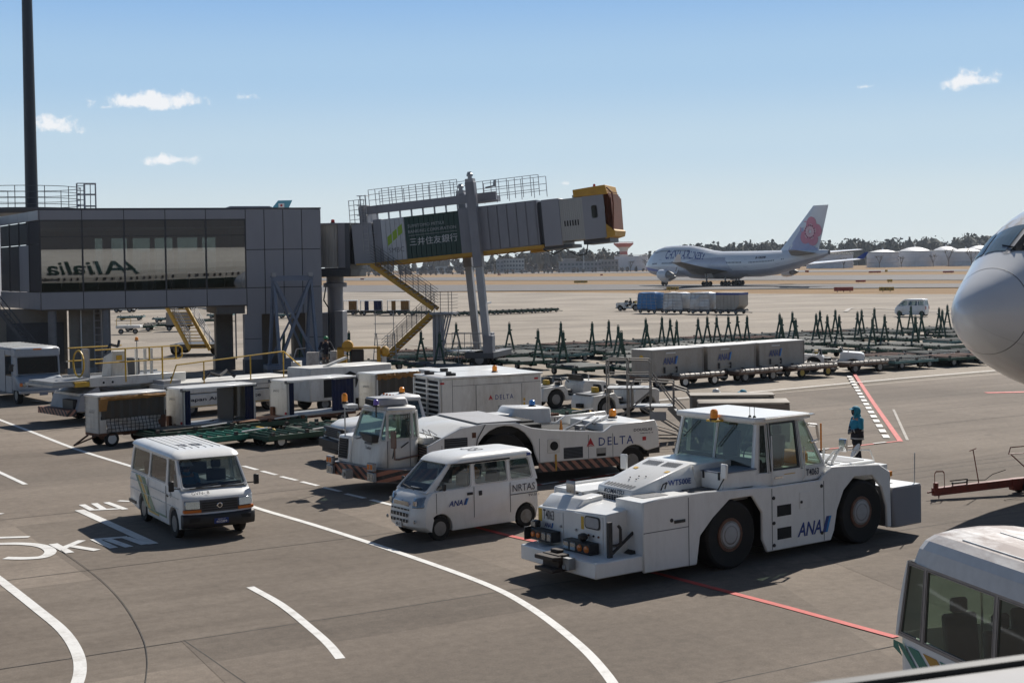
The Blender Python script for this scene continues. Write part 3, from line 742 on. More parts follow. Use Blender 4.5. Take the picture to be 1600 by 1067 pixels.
# glazing: five bays, each an upper and a lower pane between mullions
for i,(a, b) in enumerate(zip(XS[:-1], XS[1:])):
    tw = .012 + .006*(i % 2); w2 = (b - a)/2 - .05
    for z0, z1, nm in ((8.30,9.20, 'upper_pane'),(5.10,8.27, 'pane')):
        rows = []
        for j in range(5):
            u = -1 + j *.5; yy = u *w2 *tw + .0008*(1 - u *u)*(1 if i % 2 else -1)
            rows.append(((a + b)/2 + u *w2, yy))
        g_ = MB()
        for (xa, ya),(xb, yb) in zip(rows[:-1], rows[1:]): g_.add([(xa, ya, z0),(xb, yb, z0),(xb, yb, z1),(xa, ya, z1)],[(0,1,2,3)], True)
        g_.build(nm, GL_COR, tb_, auto=80)
    B(a, b,-.03,.05,8.265,8.305).build('transom', FRM, tb_)
for x in XS: B(x - .05, x + .05,-.045,.12,5.08,9.24).build('mullion', FRM, tb_)
for z in (5.05,9.2): B(.0,11.8,-.03,.1, z, z + .06).build('transom', FRM, tb_)
MB().path([(.1,.8,6.1),(11.7,.8,6.1)],.03).path([(.1,.8,5.75),(11.7,.8,5.75)],.02).build('handrail', CHROME, tb_)
for k in range(12): MB().tube((.1 + k *1.05,.8,5.06),(.1 + k *1.05,.8,6.1),.025,5).build('handrail_post', CHROME, tb_)
for x in (5.9,6.4,7.5,8.6,8.95,9.3): B(x, x + .35,3.2,3.3,5.1,7.4).build('interior_screen', GREYL, tb_)
# left return wall, set back
_n0 = set(o.name for o in COL.objects)
for k in range(4):
    y0, y1 = k *2.6,(k + 1)*2.6
    panel(y0, y1,9.24,9.84,.0, ax='x'); panel(y0, y1,4.06,5.08,.0, ax='x')
    B(-.015,.0, y0 + .05, y1 - .05,7.9,9.2).build('upper_pane', GL_DARK, tb_); B(-.04,.06, y0 - .04, y0 + .04,5.08,9.24).build('mullion', FRM, tb_)
    B(-.02,.0, y0 + .05, y1 - .05,5.1,7.86).build('pane', GL_DARK if k != 1 else GREYP, tb_)
B(.0,.1,.0,10.4,4.07,5.06).build('gap_backing', GAPM, tb_); B(.0,.1,.0,10.4,9.26,9.82).build('gap_backing', GAPM, tb_)
for o in list(COL.objects):
    if o.name not in _n0: o.rotation_euler = (0,0, R(13))
B(-30,-2.6,11.4,24,4.06,9.8).build('rear_wing', GREYP, tb_)
# tower legs and plinths
B(11.62,12.66,-.04,.7,.76,3.50).build('leg_cladding', GREYP, tb_); B(11.58,12.70,-.10,.8,-.05,.76).build('plinth', GREYD, tb_)
B(15.45,16.37,-.04,.7,.76,3.50).build('leg_cladding', GREYP, tb_); B(15.4,16.42,-.10,.8,-.05,.76).build('plinth', GREYD, tb_)
for x in (11.62,15.45): B(x, x + 1.0,-.05,-.035,2.0,2.03).build('panel_joint', GAPM, tb_)
for x in (10.35,13.2,15.2): B(x, x + 1.05,3.6,4.6,.5,4.05).build('column', SOFF, tb_); B(x - .1, x + 1.15,3.5,4.7,-.05,.75).build('plinth', GREYD, tb_)
B(10.0,11.7,.2,5.5,3.55,4.06).build('beam', SOFF, tb_)
MB().tube((11.55,3.4,3.6),(11.55,3.4,.6),.05,6).build('drain_pipe', STEEL, tb_)
# columns and ground-floor structure under the corridor
for x, y in ((.6,.5),(3.62,.5),(3.25,3.8)): MB().tube((x, y,0),(x, y,4.06),.25,16).build('column', COLM, tb_)
B(1.55,2.2,1.6,2.4,.0,4.05).build('pier', BEIGE, tb_); B(2.25,3.05,1.4,2.4,.0,4.05).build('pier', BEIGE, tb_); B(1.4,3.1,1.35,1.6,.0,.55).build('plinth', GREYL, tb_)
B(-8,1.5,4.5,5.0,.0,4.05).build('back_wall', BEIGE, tb_); B(-2.0,1.3,4.4,4.5,.1,3.2).build('roller_shutter', GREYD, tb_); B(-9,-.2,3.0,3.2,1.3,1.7).build('beam', BEIGE, tb_)
MB().tube((2.22,1.3,.4),(2.22,1.3,4.05),.04,6).build('drain_pipe', WHITE, tb_)
B(3.2,3.35,3.5,4.9,3.5,4.0).build('beam', SOFF, tb_)
# external stair on the far left
st = thing('steel_stair', 'dark grey steel stair climbing to the left end of the glazed building', 'stair',(-27.2,82.1,0), TBY); m = MB()
for k in range(18): B(-2.2 + k *.14,-1.96 + k *.14,-.6,.5,4.0 - k *.2,4.03 - k *.2).build('tread', GREYD, st)
m.bar((-2.3,-.6,4.1),(.5,-.6,.2),.04,.2); m.bar((-2.3,.5,4.1),(.5,.5,.2),.04,.2); m.build('stringer', GREYD, st); m = MB()
for y in (-.6,.5):
    m.tube((-2.3, y,5.0),(.4, y,1.2),.02).tube((-2.3, y,4.6),(.4, y,.8),.015)
    for k in range(6): m.tube((-2.2 + k *.5, y,4.0 - k *.7),(-2.2 + k *.5, y,4.95 - k *.7),.015,4)
m.build('railing', GREYD, st)
ld = thing('access_ladder', 'pale caged access ladder standing beside the round columns', 'ladder',(-27.2,82.1,0), TBY); m = MB()
for x in (2.95,3.35,3.6): m.tube((x,1.0,.1),(x,1.0,4.0),.04,5)
m.build('rail', GREYL, ld)
for k in range(9): MB().tube((2.95,1.0,.4 + k *.42),(3.35,1.0,.4 + k *.42),.03,5).build('rung', GREYL, ld)
rb = thing('roof_unit', 'low pale grey box on the flat roof beside the blue jet fin', 'roof unit',(-27.2,82.1,0), TBY); B(11.2,13.9,3.0,5.5,9.93,10.12).build('box', GREYL, rb); B(11.3,13.8,3.1,5.4,10.12,10.16).build('lid', GREYP, rb)
# trestle of crossed steel in front of the tower
xt = thing('steel_trestle', 'blue grey steel trestle with crossed braces in front of the grey tower', 'trestle',(-27.2,82.1,0), TBY); m = []
def tz(a, b, w=.16): m.append((a, b, w)); MB().bar(a, b, w, w).build('beam', BLUEG, xt)
for (xb, yb) in ((12.85,-1.6),(13.3,-2.7),(15.05,-1.6),(15.55,-2.7)):
    tz((xb, yb,.55),(13.1 if xb < 14 else 15.3,-2.1,5.75))
tz((12.95,-2.1,5.6),(15.45,-2.1,5.6),.2); tz((12.9,-2.1,5.75),(15.5,-2.1,5.75),.1)
tz((13.15,-2.2,5.5),(15.55,-2.7,.7)); tz((15.25,-2.2,5.5),(13.3,-2.7,.7)); tz((13.1,-1.9,5.5),(15.05,-1.6,.7),.12); tz((15.3,-1.9,5.5),(12.85,-1.6,.7),.12)
B(12.5,15.9,-2.9,-1.4,.3,.55).build('base_frame', BLUEG, xt); B(13.6,14.9,-2.6,-1.7,.55,.9).build('equipment_box', BLUEG, xt)
for x in (12.8,15.6):
    for y in (-2.7,-1.6): MB().tube((x, y,0),(x, y,.3),.1,8).build('foot', BLUEG, xt)
for x in (13.1,15.3): B(x - .13, x + .13,-2.25,-1.95,5.75,5.98).build('cap', GREYL, xt)
# mast with a railed ring platform
mc = at_depth(50,330,97.0); ml = thing('light_mast', 'tall dark steel mast rising past the frame top with a railed platform', 'mast',(mc.x, mc.y,0))
MASTM = M('mast_paint',(.035,.038,.045),.4,.3, grime=.15, scale=.6)
kpx = 97.0/2222
MB().lathe([(.46,0),(.42,12),(.33,27),(.28,40)], 'z',(0,0,0),18).build('pole', MASTM, ml)
zp = mc.z; MB().lathe([(3.6, zp - .25),(3.7, zp - .1),(3.7, zp + .12),(.3, zp + .14)], 'z',(-.4,0,0),24).build('platform', GREYD, ml)
m = MB()
for k in range(24):
    a0, a1 = R(15*k), R(15*k + 15)
    for z in (.35,.75,1.15,1.55): m.tube((-.4 + 3.6*math.cos(a0),3.6*math.sin(a0), zp + z),(-.4 + 3.6*math.cos(a1),3.6*math.sin(a1), zp + z),.028,4)
m.build('railing', GREYD, ml)
for k in range(12): a0 = R(30*k + 8); MB().tube((-.4 + 3.6*math.cos(a0),3.6*math.sin(a0), zp),(-.4 + 3.6*math.cos(a0),3.6*math.sin(a0), zp + 1.55),.03,4).build('railing_post', GREYD, ml)
lc = thing('ladder_cage', 'pale steel ladder cage standing on the roof next to the mast platform', 'ladder',(-27.2,82.1,0), TBY); m = MB()
for x, y in ((2.2,3.0),(2.65,3.0),(3.3,3.0),(3.3,3.9),(2.65,3.9),(3.0,3.5)): m.tube((x, y,9.9),(x, y,11.55),.05 if x < 2.7 else .03,5)
m.build('upright', GREYL, lc); m = MB()
for z in (10.2,10.9,11.55): m.path([(2.2,3.0, z),(3.3,3.0, z),(3.3,3.9, z),(2.65,3.9, z)],.03)
m.build('hoop', GREYL, lc, kind='stuff')
for k in range(6): MB().tube((2.2,3.0,10 + .28*k),(2.65,3.0,10 + .28*k),.03,4).build('rung', GREYL, lc)

# ------------------------------------------------------------------ boarding bridge
BRM = M('bridge_paint',(.235,.235,.255),.45,.1, grime=.22, gcol=(.12,.11,.11), scale=.7, streak=.3); SHUT = M('ribbed_shutter',(.42,.41,.385),.45,.2, grime=.2, gcol=(.25,.24,.22), scale=.8, streak=.2); BANN = M('banner_green',(.012,.045,.035),.45, grime=.1); BANW = M('banner_white',(.50,.51,.52),.5, grime=.1)
br = thing('boarding_bridge', 'grey boarding bridge tilted upward with a green and white bank banner and ochre canopy', 'boarding bridge',(-11.3,90.3,0),-16)
MB().lathe([(1.45,6.25),(1.45,8.9)], 'z',(.1,.3,0),40).build('rotunda_shell', SHUT, br)
for k in range(22):
    a = R(-150 + k *6.5); MB().tube((.1 + 1.46*math.cos(a),.3 + 1.46*math.sin(a),6.3),(.1 + 1.46*math.cos(a),.3 + 1.46*math.sin(a),8.85),.035,4).build('shutter_rib', SHUT, br)
MB().lathe([(1.7,8.9),(1.7,9.02),(.2,9.05)], 'z',(.1,.3,0),32).build('rotunda_roof', BRM, br)
B(.85,1.65,-1.25,1.5,6.2,8.98).build('rotunda_head', BRM, br, bev=.03); B(1.35,1.66,-1.28,1.5,6.15,9.0).build('head_frame', GREYD, br)
B(-.6,1.65,-1.2,1.5,5.65,6.2).build('rotunda_base', GREYD, br, bev=.06)
MB().lathe([(.75,5.0),(.75,5.25),(.55,5.3),(.55,5.7)], 'z',(.0,.2,0),20).tube((0,.2,.0),(0,.2,5.0),.50,20).build('support_column', BRM, br)
MB().box(-.65,-.15,-.7,.2,.2,3.4).box(.25,.8,-.6,.2,.2,3.5).build('column_cabinet', GREYP, br, bev=.03)
MB().path([(-.3,-.6,5.0),(-.45,-.62,4.2),(-.1,-.66,3.7),(-.1,-.7,.4)],.045).build('cable', BLACK, br)
beacon(br,(.1,-.2,9.08),.12,.2, REDL);
SL = .0826                                           # slope of the tunnels
def Z(x, h): return 6.20 + SL *x + h                # h measured from the tunnel floor line
def slant(x0, x1, y0, y1, h0, h1):
    d0, d1 = -SL *h0,-SL *h1
    return MB().hexa([(x0 - SL *h0, y0, Z(x0, h0)),(x1 - SL *h0, y0, Z(x1, h0)),(x1 - SL *h0, y1, Z(x1, h0)),(x0 - SL *h0, y1, Z(x0, h0)),(x0 - SL *h1, y0, Z(x0, h1)),(x1 - SL *h1, y0, Z(x1, h1)),(x1 - SL *h1, y1, Z(x1, h1)),(x0 - SL *h1, y1, Z(x0, h1))])
slant(1.5,2.0,-1.0,1.0,.1,2.3).build('flexible_joint', BLACK, br)
slant(2.0,3.35,-1.3,1.2,.02,2.5).build('end_portal', GREYP, br, bev=.02)
slant(3.3,9.6,-1.1,1.1,.05,2.42).build('inner_tunnel', GREYD, br)
slant(3.95,5.5,-1.3,1.25,.02,2.62).build('banner_panel', BANW, br)
def ribs(x0, x1, n, h0, h1, mat, y=-1.3, w=.55, proud=.05):
    for k in range(n):
        a = x0 + (x1 - x0)*k /n; b = a + (x1 - x0)/n *w
        slant(a, b, y - proud, y, h0, h1).build('rib', mat, br)
ribs(3.98,5.5,5,.04,2.6, BANW,-1.3,.93)
slant(5.5,9.05,-1.3,1.25,.02,2.62).build('banner_panel', BANN, br); ribs(5.52,9.05,11,.04,2.6, BANN,-1.3,.9)
slant(3.45,3.95,-1.32,1.3,.0,2.66).build('tunnel_frame', BRM, br, bev=.015); slant(9.05,9.75,-1.45,1.4,-.05,2.74).build('tunnel_frame', BRM, br, bev=.02)
slant(9.7,14.0,-1.45,1.45,.04,2.72).build('outer_tunnel', BRM, br); ribs(9.8,13.95,7,.08,2.68, BRM,-1.45,.88,.06)
slant(3.4,14.2,-1.5,-1.2,-.18,.02).build('floor_beam', OCHRE, br); slant(3.4,14.2,1.2,1.5,-.18,.02).build('floor_beam', OCHRE, br)
slant(13.95,14.35,-1.2,1.2,.1,2.6).build('flexible_joint', GREYD, br)
slant(14.3,15.4,-1.6,1.5,-.12,2.66).build('cab_portal', GREYP, br, bev=.03)
slant(15.3,16.9,-1.55,1.5,.1,2.58).build('cab_rotunda', SHUT, br); ribs(15.42,16.85,12,.12,2.56, SHUT,-1.55,.55,.03)
for k in range(6): slant(15.62 + k *.16,15.69 + k *.16,-1.59,-1.57,.95,1.28).build('vent_slot', DARK, br)
slant(16.8,18.1,-1.55,1.45,2.6,2.66).build('cab_roof', GREYP, br); slant(16.8,18.1,-1.55,1.45,.05,.12).build('cab_floor', GREYP, br)
def cbp(x, y, h): return (x - SL *h, y, Z(x, h))
window(br,(cbp(16.8,-1.6,.05), cbp(18.1,-1.6,.05), cbp(18.1,-1.6,2.66), cbp(16.8,-1.6,2.66)),(.52,.44,1.22,.66), GL_VAN, GREYP, corner=.09, name='cab_side'); window(br,(cbp(18.1,1.5,.05), cbp(16.8,1.5,.05), cbp(16.8,1.5,2.66), cbp(18.1,1.5,2.66)),(.36,.44,1.1,.6), GL_VAN, GREYP, corner=.09, name='cab_side')
MB().hexa([(16.1,-1.65, Z(16.1,2.62)),(18.15,-1.65, Z(18.15,2.6)),(18.15,1.5, Z(18.15,2.6)),(16.1,1.5, Z(16.1,2.62)),(16.05,-1.65, Z(16.05,3.06)),(18.0,-1.65, Z(18.0,3.16)),(18.0,1.5, Z(18.0,3.16)),(16.05,1.5, Z(16.05,3.06))]).build('canopy_housing', OCHRE, br, bev=.02)
m = MB(); fold = M('canopy_fold',(.16,.05,.022),.7, grime=.3)
for k in range(6): m.hexa([(18.0 + k *.085,-1.5, Z(18,.5 + k *.02)),(18.05 + k *.085,-1.55, Z(18,.45)),(18.05 + k *.085,1.45, Z(18,.45)),(18.0 + k *.085,1.4, Z(18,.5)),(17.9 + k *.08,-1.5, Z(18,3.0 - k *.12)),(17.95 + k *.08,-1.55, Z(18,3.05 - k *.12)),(17.95 + k *.08,1.45, Z(18,3.05 - k *.12)),(17.9 + k *.08,1.4, Z(18,3.0 - k *.12))])
m.build('canopy_bellows', fold, br)
MB().hexa([(18.0,-1.6, Z(18,.0)),(18.55,-1.6, Z(18,.15)),(18.55,1.5, Z(18,.15)),(18.0,1.5, Z(18,.0)),(18.05,-1.6, Z(18,.85)),(18.6,-1.6, Z(18,.45)),(18.6,1.5, Z(18,.45)),(18.05,1.5, Z(18,.85))]).build('canopy_sill', OCHRE, br)
MB().path([(18.48,-1.62, Z(18,.5)),(18.5,-1.62, Z(18,2.0)),(18.42,-1.62, Z(18,2.7)),(18.1,-1.62, Z(18,3.0))],.05).build('canopy_edge', fold, br)
slant(16.6,18.2,-1.3,1.2,-.22,.05).build('cab_floor', GREYD, br); slant(14.1,15.9,-1.3,1.2,-.3,-.1).build('under_frame', GREYD, br); slant(13.1,14.1,-.5,.5,-.35,-.1).build('under_box', OCHRE, br)
MB().path([(14.2,-1.4, Z(14.2,-.3)),(14.8,-1.42, Z(14.8,-.6)),(15.5,-1.42, Z(15.5,-.35)),(16.3,-1.42, Z(16.3,-.85)),(16.8,-1.42, Z(16.8,-.8)),(16.9,-1.4, Z(16.9,-.1))],.035).path([(11.0,-1.2, Z(11,-.15)),(11.5,-1.2, Z(11.5,-.45)),(12.1,-1.2, Z(12.1,-.2)),(12.6,-1.2, Z(12.6,-.4)),(13,-1.2, Z(13,-.15))],.025).build('hanging_cable', BLACK, br, kind='stuff')
slant(16.0,16.4,-.6,.2,2.66,2.8).build('roof_box', GREYL, br); beacon(br,(17.1,-.4, Z(17.1,3.16)),.08,.2, REDL)
# banner print
LG = M('banner_lime',(.27,.42,.03),.5, grime=.05); sx_ = Vector((1,0, SL)).normalized(); ux_ = Vector((-SL,0,1)).normalized()
def bp(x, h): return Vector((x - SL *h,-1.357, Z(x, h)))
for k in range(3): MB().add([bp(4.32 + k *.36,.95 + k *.26), bp(4.62 + k *.36,1.15 + k *.26), bp(4.62 + k *.36,1.70 + k *.26), bp(4.32 + k *.36,1.50 + k *.26)],[(0,1,2,3)]).build('logo_block', LG, br)
text('SMBC', GREYD, br, bp(4.35,.52), sx_, ux_,1.0,.30, bold=-.01)
PW2 = M('print_white',(.58,.59,.59),.5, grime=.05); PW3 = M('print_grey',(.36,.38,.38),.5, grime=.05)
text('SUMITOMO MITSUI', PW3, br, bp(5.72,1.92), sx_, ux_,2.35,.19); text('BANKING CORPORATION', PW3, br, bp(5.72,1.58), sx_, ux_,3.1,.19)
text('三井住友銀行', PW2, br, bp(5.75,.80), sx_, ux_,3.1,.48, bold=.0)
MB().quad(bp(5.72,1.42), bp(8.85,1.42), bp(8.85,1.44), bp(5.72,1.44)).build('banner_rule', PW3, br)
# roof beam with walkway and railings
slant(2.45,11.4,-1.0,-.7,3.05,3.55).build('roof_beam', BRM, br); slant(2.5,2.95,-1.05,.9,2.3,3.6).build('beam_post', BRM, br)
for k in range(9): x = 3.6 + k *.75; slant(x, x + .05,-.95,-.75,2.6,3.06).build('beam_hanger', BRM, br)
def rail(x0, x1, y, h0, n, levels=(.35,.7,1.0)):
    for k in range(n): x = x0 + (x1 - x0)*k /(n - 1); MB().tube((x - SL *h0, y, Z(x, h0)),(x - SL *(h0 + 1), y, Z(x, h0 + levels[-1])),.025,4).build('railing_post', GREYL, br)
    m = MB()
    for l in levels: m.tube((x0 - SL *(h0 + l), y, Z(x0, h0 + l)),(x1 - SL *(h0 + l), y, Z(x1, h0 + l)),.022,4)
    m.build('railing', GREYL, br)
rail(3.2,9.0,-.95,3.55,14); rail(3.2,9.0,.9,3.55,8); rail(10.1,14.1,-.9,3.0,9,(.4,.8,1.25)); rail(10.1,14.1,.9,3.0,6,(.4,.8,1.25)); rail(1.9,2.9,-1.2,2.5,4,(.3,.6,.9,1.2,1.5));
m = MB()
for x in (2.65,3.0): m.tube((x,-1.3, Z(x,.6)),(x - .25,-1.3, Z(x,4.25)),.04,5)
for k in range(10): m.tube((2.65 - .02*k,-1.3, Z(2.8,.8 + k *.35)),(3.0 - .02*k,-1.3, Z(2.8,.8 + k *.35)),.022,4)
for h in (3.0,3.6,4.2): m.path([(2.5,-1.3, Z(2.7, h)),(2.4,-1.8, Z(2.7, h)),(3.0,-1.8, Z(2.7, h)),(3.05,-1.3, Z(2.7, h))],.022)
m.build('roof_ladder', GREYL, br)
slant(9.6,11.3,-.3,.3,3.0,3.35).build('lift_beam', BRM, br)
# lift columns: square to the tilted tunnel, down to the wheel bogie
CD = Vector((-SL *1.12,0,1)).normalized()
for (xb, yb, top) in ((10.70,-1.72,11.25),(8.95,1.72,10.75)):
    b0 = Vector((xb, yb,.95)); L_ = (top - .95)/CD.z
    MB().bar(b0 + CD *5.2, b0 + CD *L_,.56,.56).build('column_sleeve', BRM, br, bev=.02); MB().bar(b0, b0 + CD *5.4,.42,.42).build('column_ram', GREYL, br, bev=.02)
    MB().bar(b0 + CD *L_, b0 + CD *(L_ + .2),.5,.5).build('column_cap', GREYL, br); MB().tube(b0 + CD *(L_ + .2), b0 + CD *(L_ + .62),.13,8).lathe([(.2,0),(.2,.14),(.12,.2)], 'z', b0 + CD *(L_ + .35),8).build('screw_motor', STEEL, br)
MB().tube((10.6,-1.4,10.9),(11.15,-1.4,11.0),.05,5).tube((11.15,-1.4,10.95),(11.2,-1.4,11.35),.09,6).build('flood_lamp', STEEL, br)
B(9.3,11.1,-2.0,2.0,.62,1.0).build('bogie_beam', GREYD, br, bev=.03); MB().box(10.45,11.05,-2.0,-1.4,.9,2.0).box(9.4,10.0,1.4,2.0,.9,2.0).build('bogie_bracket', BRM, br, bev=.02, kind='stuff'); MB().bar((9.95,1.4,3.9),(10.5,-1.5,3.9),.12,.12).build('cross_tie', GREYL, br)
for y in (-1.5,1.5):
    for s in (-.32,.32): wheel(br,10.2, y + s,.55,.36,.28,1 if s > 0 else -1)
# service stair: upper flight, landing, lower flight, its legs
def flight(p0, p1, n, name='stair_flight'):
    p0, p1 = Vector(p0), Vector(p1)
    for y in (-2.55,-1.65):
        MB().bar(p0 + Vector((0, y,0)), p1 + Vector((0, y,0)),.06,.24).build('stringer', OCHRE, br)
        rl = MB()
        for h in (.35,.52,.69,.86,1.03,1.2): rl.tube(p0 + Vector((0, y, h)), p1 + Vector((0, y, h)),.016,4)
        rl.build('stair_railing', GREYD, br)
        for k in range(5): q = p0.lerp(p1,(k + .4)/5); MB().tube(q + Vector((0, y,0)), q + Vector((0, y,1.2)),.022,4).build('railing_post', GREYD, br)
    for k in range(n): q = p0.lerp(p1,(k + .5)/n); B(q.x - .13, q.x + .13,-2.52,-1.68, q.z - .02, q.z + .02).build('tread', GREYL, br)
B(2.6,3.65,-2.55,-1.4,6.36,6.46).build('landing', OCHRE, br); flight((3.55,0,6.36),(7.55,0,3.62),15); flight((7.35,0,3.35),(4.15,0,.55),15)
B(7.3,8.75,-2.6,-1.4,3.30,3.42).build('landing', GREYP, br); m = MB()
for z in (.25,.45,.65,.85,1.05,1.25): m.path([(7.6,-2.58,3.42 + z),(8.72,-2.58,3.42 + z),(8.72,-1.42,3.42 + z)],.016,4)
m.build('landing_railing', GREYD, br)
for x in (7.6,8.0,8.5,8.72): MB().tube((x,-2.58,3.42),(x,-2.58,4.67),.022,4).build('railing_post', GREYD, br)
for (x0, x1) in ((7.38,7.52),(7.56,7.78),(7.82,7.95)): B(x0, x1,-2.3,-1.8,.35,3.32).build('stair_leg', GREYP, br)
for k in range(3): MB().bar((8.55 - k *.17,-2.2,3.3),(7.95 - k *.06,-2.2,1.0 + k *.3),.08,.08).build('strut', GREYP, br)
wheel(br,7.5,-2.0,.22,.14,.12,-1)
for h in range(10): MB().tube((2.9,-1.62,6.5 + h *.2),(3.5,-1.62,6.55 + h *.2),.016,4).build('landing_rail', GREYL, br)
# steel platform around the bogie
pf = thing('maintenance_platform', 'low grey railed work platform at the foot of the lift columns', 'platform',(-3.9,87.0,0),-16); B(0,2.4,-.6,.6,1.0,1.06).build('deck', STEEL, pf); m = MB()
for x in (0,.8,1.6,2.4):
    for y in (-.6,.6): MB().tube((x, y,0),(x, y,2.1),.025,4).build('post', STEEL, pf)
for z in (1.5,2.1): m.path([(0,-.6, z),(2.4,-.6, z),(2.4,.6, z),(0,.6, z)],.022)
for k in range(6): m.tube((k *.4,-.6,.1),(k *.4 + .3,-.6,1.0),.02,4)
m.build('railing', STEEL, pf); MB().path([(0,-.6,1.06),(-.9,-.6,0)],.03).path([(0,.6,1.06),(-.9,.6,0)],.03).build('steps', STEEL, pf)

# the airliner mirrored in the corridor glass and the pier it stands at, behind the viewer
ALW = M('cream_fuselage',(.62,.60,.54),.35, grime=.05, scale=.2); ALG = M('belt_green',(.006,.03,.02),.35, grime=.05, scale=.2)
al = thing('reflected_airliner', 'cream airliner with a green belt and Alitalia lettering, seen mirrored in the corridor glass', 'airliner',(20.0,-30.5,0),23)
def alp(x, th, o=0):
    r_ = 3.1; k = 1.0 if x < 26 else max(.02,(1 - ((x - 26)/11.0) ** 2) ** .5); return Vector((x,(r_ + o)*k *math.cos(R(th)),6.3 + (r_ + o)*k *math.sin(R(th)) - (1 - k)*.8))
def albelt(x): return -30 if x < 6 else -30 + min(1,(x - 6)/26)*14
for t0, t1, mt, nm in ((0,1, ALW, 'fuselage'),(1,2, ALG, 'belt'),(2,3, ALW, 'belly')):
    m = MB(); xs_ = [-34,-20,-10,0,6,10,14,18,22,26,29,32,34,35.5,36.5,37]
    for a, b in zip(xs_[:-1], xs_[1:]):
        for i in range(16):
            def ang(x, u):
                e = albelt(x); lo, hi = ((e,180 - e),(e - 34, e),(-180 - (-180 + 180 - (180 - e)) - 360 if False else 180 - e - 360, e - 34))[t0]; return lo + (hi - lo)*u
            m.add([alp(a, ang(a, i /16)), alp(a, ang(a,(i + 1)/16)), alp(b, ang(b,(i + 1)/16)), alp(b, ang(b, i /16))],[(0,1,2,3)], True)
    m.build(nm, mt, al, auto=70)
wm = MB()
for k in range(60):
    x = -28 + k *.95
    if k % 13 != 6 and x < 30: e = albelt(x) + 10; wm.add([alp(x + .17*math.cos(R(45*q)), e + 4.2*math.sin(R(45*q)),.02) for q in range(8)],[tuple(range(8))])
wm.build('cabin_windows', BLACK, al, kind='stuff')
o = text('Alitalia', ALG, al,(0,0,0),(1,0,0),(0,1,0),1,1, bold=.012, shear=.2, depth=0)
b_ = bmesh.new(); b_.from_mesh(o.data); bmesh.ops.triangulate(b_, faces=b_.faces); bmesh.ops.subdivide_edges(b_, edges=b_.edges, cuts=3, use_grid_fill=True); b_.to_mesh(o.data); b_.free()
for v in o.data.vertices: v.co = alp(7.5 - 12.5*v.co.x,-8 + 34*v.co.y,.06)
o.data.update()
pier = thing('terminal_pier', 'dark grey terminal pier behind the viewer', 'building',(0,-60,0),8)
B(-150,200,-14,0,0,38).build('wall', GREYD, pier); B(-152,202,-16,2,38,38.6).build('roof', GREYP, pier)
for k in range(40): B(-148 + k *8.6,-148 + k *8.6 + 8.0,.0,.05,5.5,9.5).build('window', FRM, pier)
# ------------------------------------------------------------------ aircraft tow tractor (front right)
HAZ = None
def hazard(name, c1, c2, ang=45, w=.22, axis='X'):
    m = bpy.data.materials.new(name); m.use_nodes = True; t = m.node_tree; N = t.nodes; L = t.links; b = N['Principled BSDF']
    co = N.new('ShaderNodeTexCoord'); sp = N.new('ShaderNodeSeparateXYZ'); L.new(co.outputs['Object'], sp.inputs[0])
    a1 = N.new('ShaderNodeMath'); a1.operation = 'MULTIPLY_ADD'; L.new(sp.outputs['Z'], a1.inputs[0]); a1.inputs[1].default_value = math.tan(R(ang))
    a0 = N.new('ShaderNodeMath'); a0.operation = 'MULTIPLY_ADD'; L.new(sp.outputs['Y'], a0.inputs[0]); a0.inputs[1].default_value = .9; L.new(sp.outputs['X'], a0.inputs[2])
    L.new(a0.outputs[0], a1.inputs[2])
    d = N.new('ShaderNodeMath'); d.operation = 'DIVIDE'; L.new(a1.outputs[0], d.inputs[0]); d.inputs[1].default_value = w *2
    f = N.new('ShaderNodeMath'); f.operation = 'FRACT'; L.new(d.outputs[0], f.inputs[0])
    g = N.new('ShaderNodeMath'); g.operation = 'GREATER_THAN'; L.new(f.outputs[0], g.inputs[0]); g.inputs[1].default_value = .5
    n = N.new('ShaderNodeTexNoise'); n.inputs['Scale'].default_value = 6; n.inputs['Detail'].default_value = 8; L.new(co.outputs['Object'], n.inputs['Vector'])
    mx = N.new('ShaderNodeMix'); mx.data_type = 'RGBA'; L.new(g.outputs[0], mx.inputs[0]); mx.inputs[6].default_value = (*c1,1); mx.inputs[7].default_value = (*c2,1)
    mr = N.new('ShaderNodeMapRange'); mr.inputs['From Min'].default_value = .5; mr.inputs['From Max'].default_value = .75; mr.inputs['To Max'].default_value = .6; L.new(n.outputs['Fac'], mr.inputs[0])
    m2 = N.new('ShaderNodeMix'); m2.data_type = 'RGBA'; L.new(mr.outputs[0], m2.inputs[0]); L.new(mx.outputs[2], m2.inputs[6]); m2.inputs[7].default_value = (.16,.11,.08,1)
    L.new(m2.outputs[2], b.inputs['Base Color']); b.inputs['Roughness'].default_value = .65
    return m
HAZ = hazard('hazard_stripes',(.40,.16,.10),(.035,.03,.028),50,.13)
HAZR = hazard('hazard_stripes_rear',(.42,.20,.14),(.04,.035,.033),-45,.14)
def logo_ana(parent, x, y, z, w, h, xdir, up=(0,0,1), n=(0,1,0), mat=None):
    X = Vector(xdir).normalized(); U = Vector(up); o = Vector((x, y, z))
    text('ANA', mat or NAVY, parent, o, X, U, w *.70, h *.86, bold=.02, shear=.28)
    q = o + X *(w *.73); s = X *(w *.10)
    m = MB(); Nn = X.cross(U)*.004
    m.quad(q + Nn, q + X *(w *.15) + Nn, q + X *(w *.27) + U *h + Nn, q + X *(w *.12) + U *h + Nn); m.build('logo_stripe', NAVY, parent)
    m = MB(); Nn = X.cross(U)*.006
    m.quad(q + X *(w *.09) + Nn, q + X *(w *.15) + Nn, q + X *(w *.27) + U *h + Nn, q + X *(w *.21) + U *h + Nn); m.build('logo_stripe', SKYB, parent)
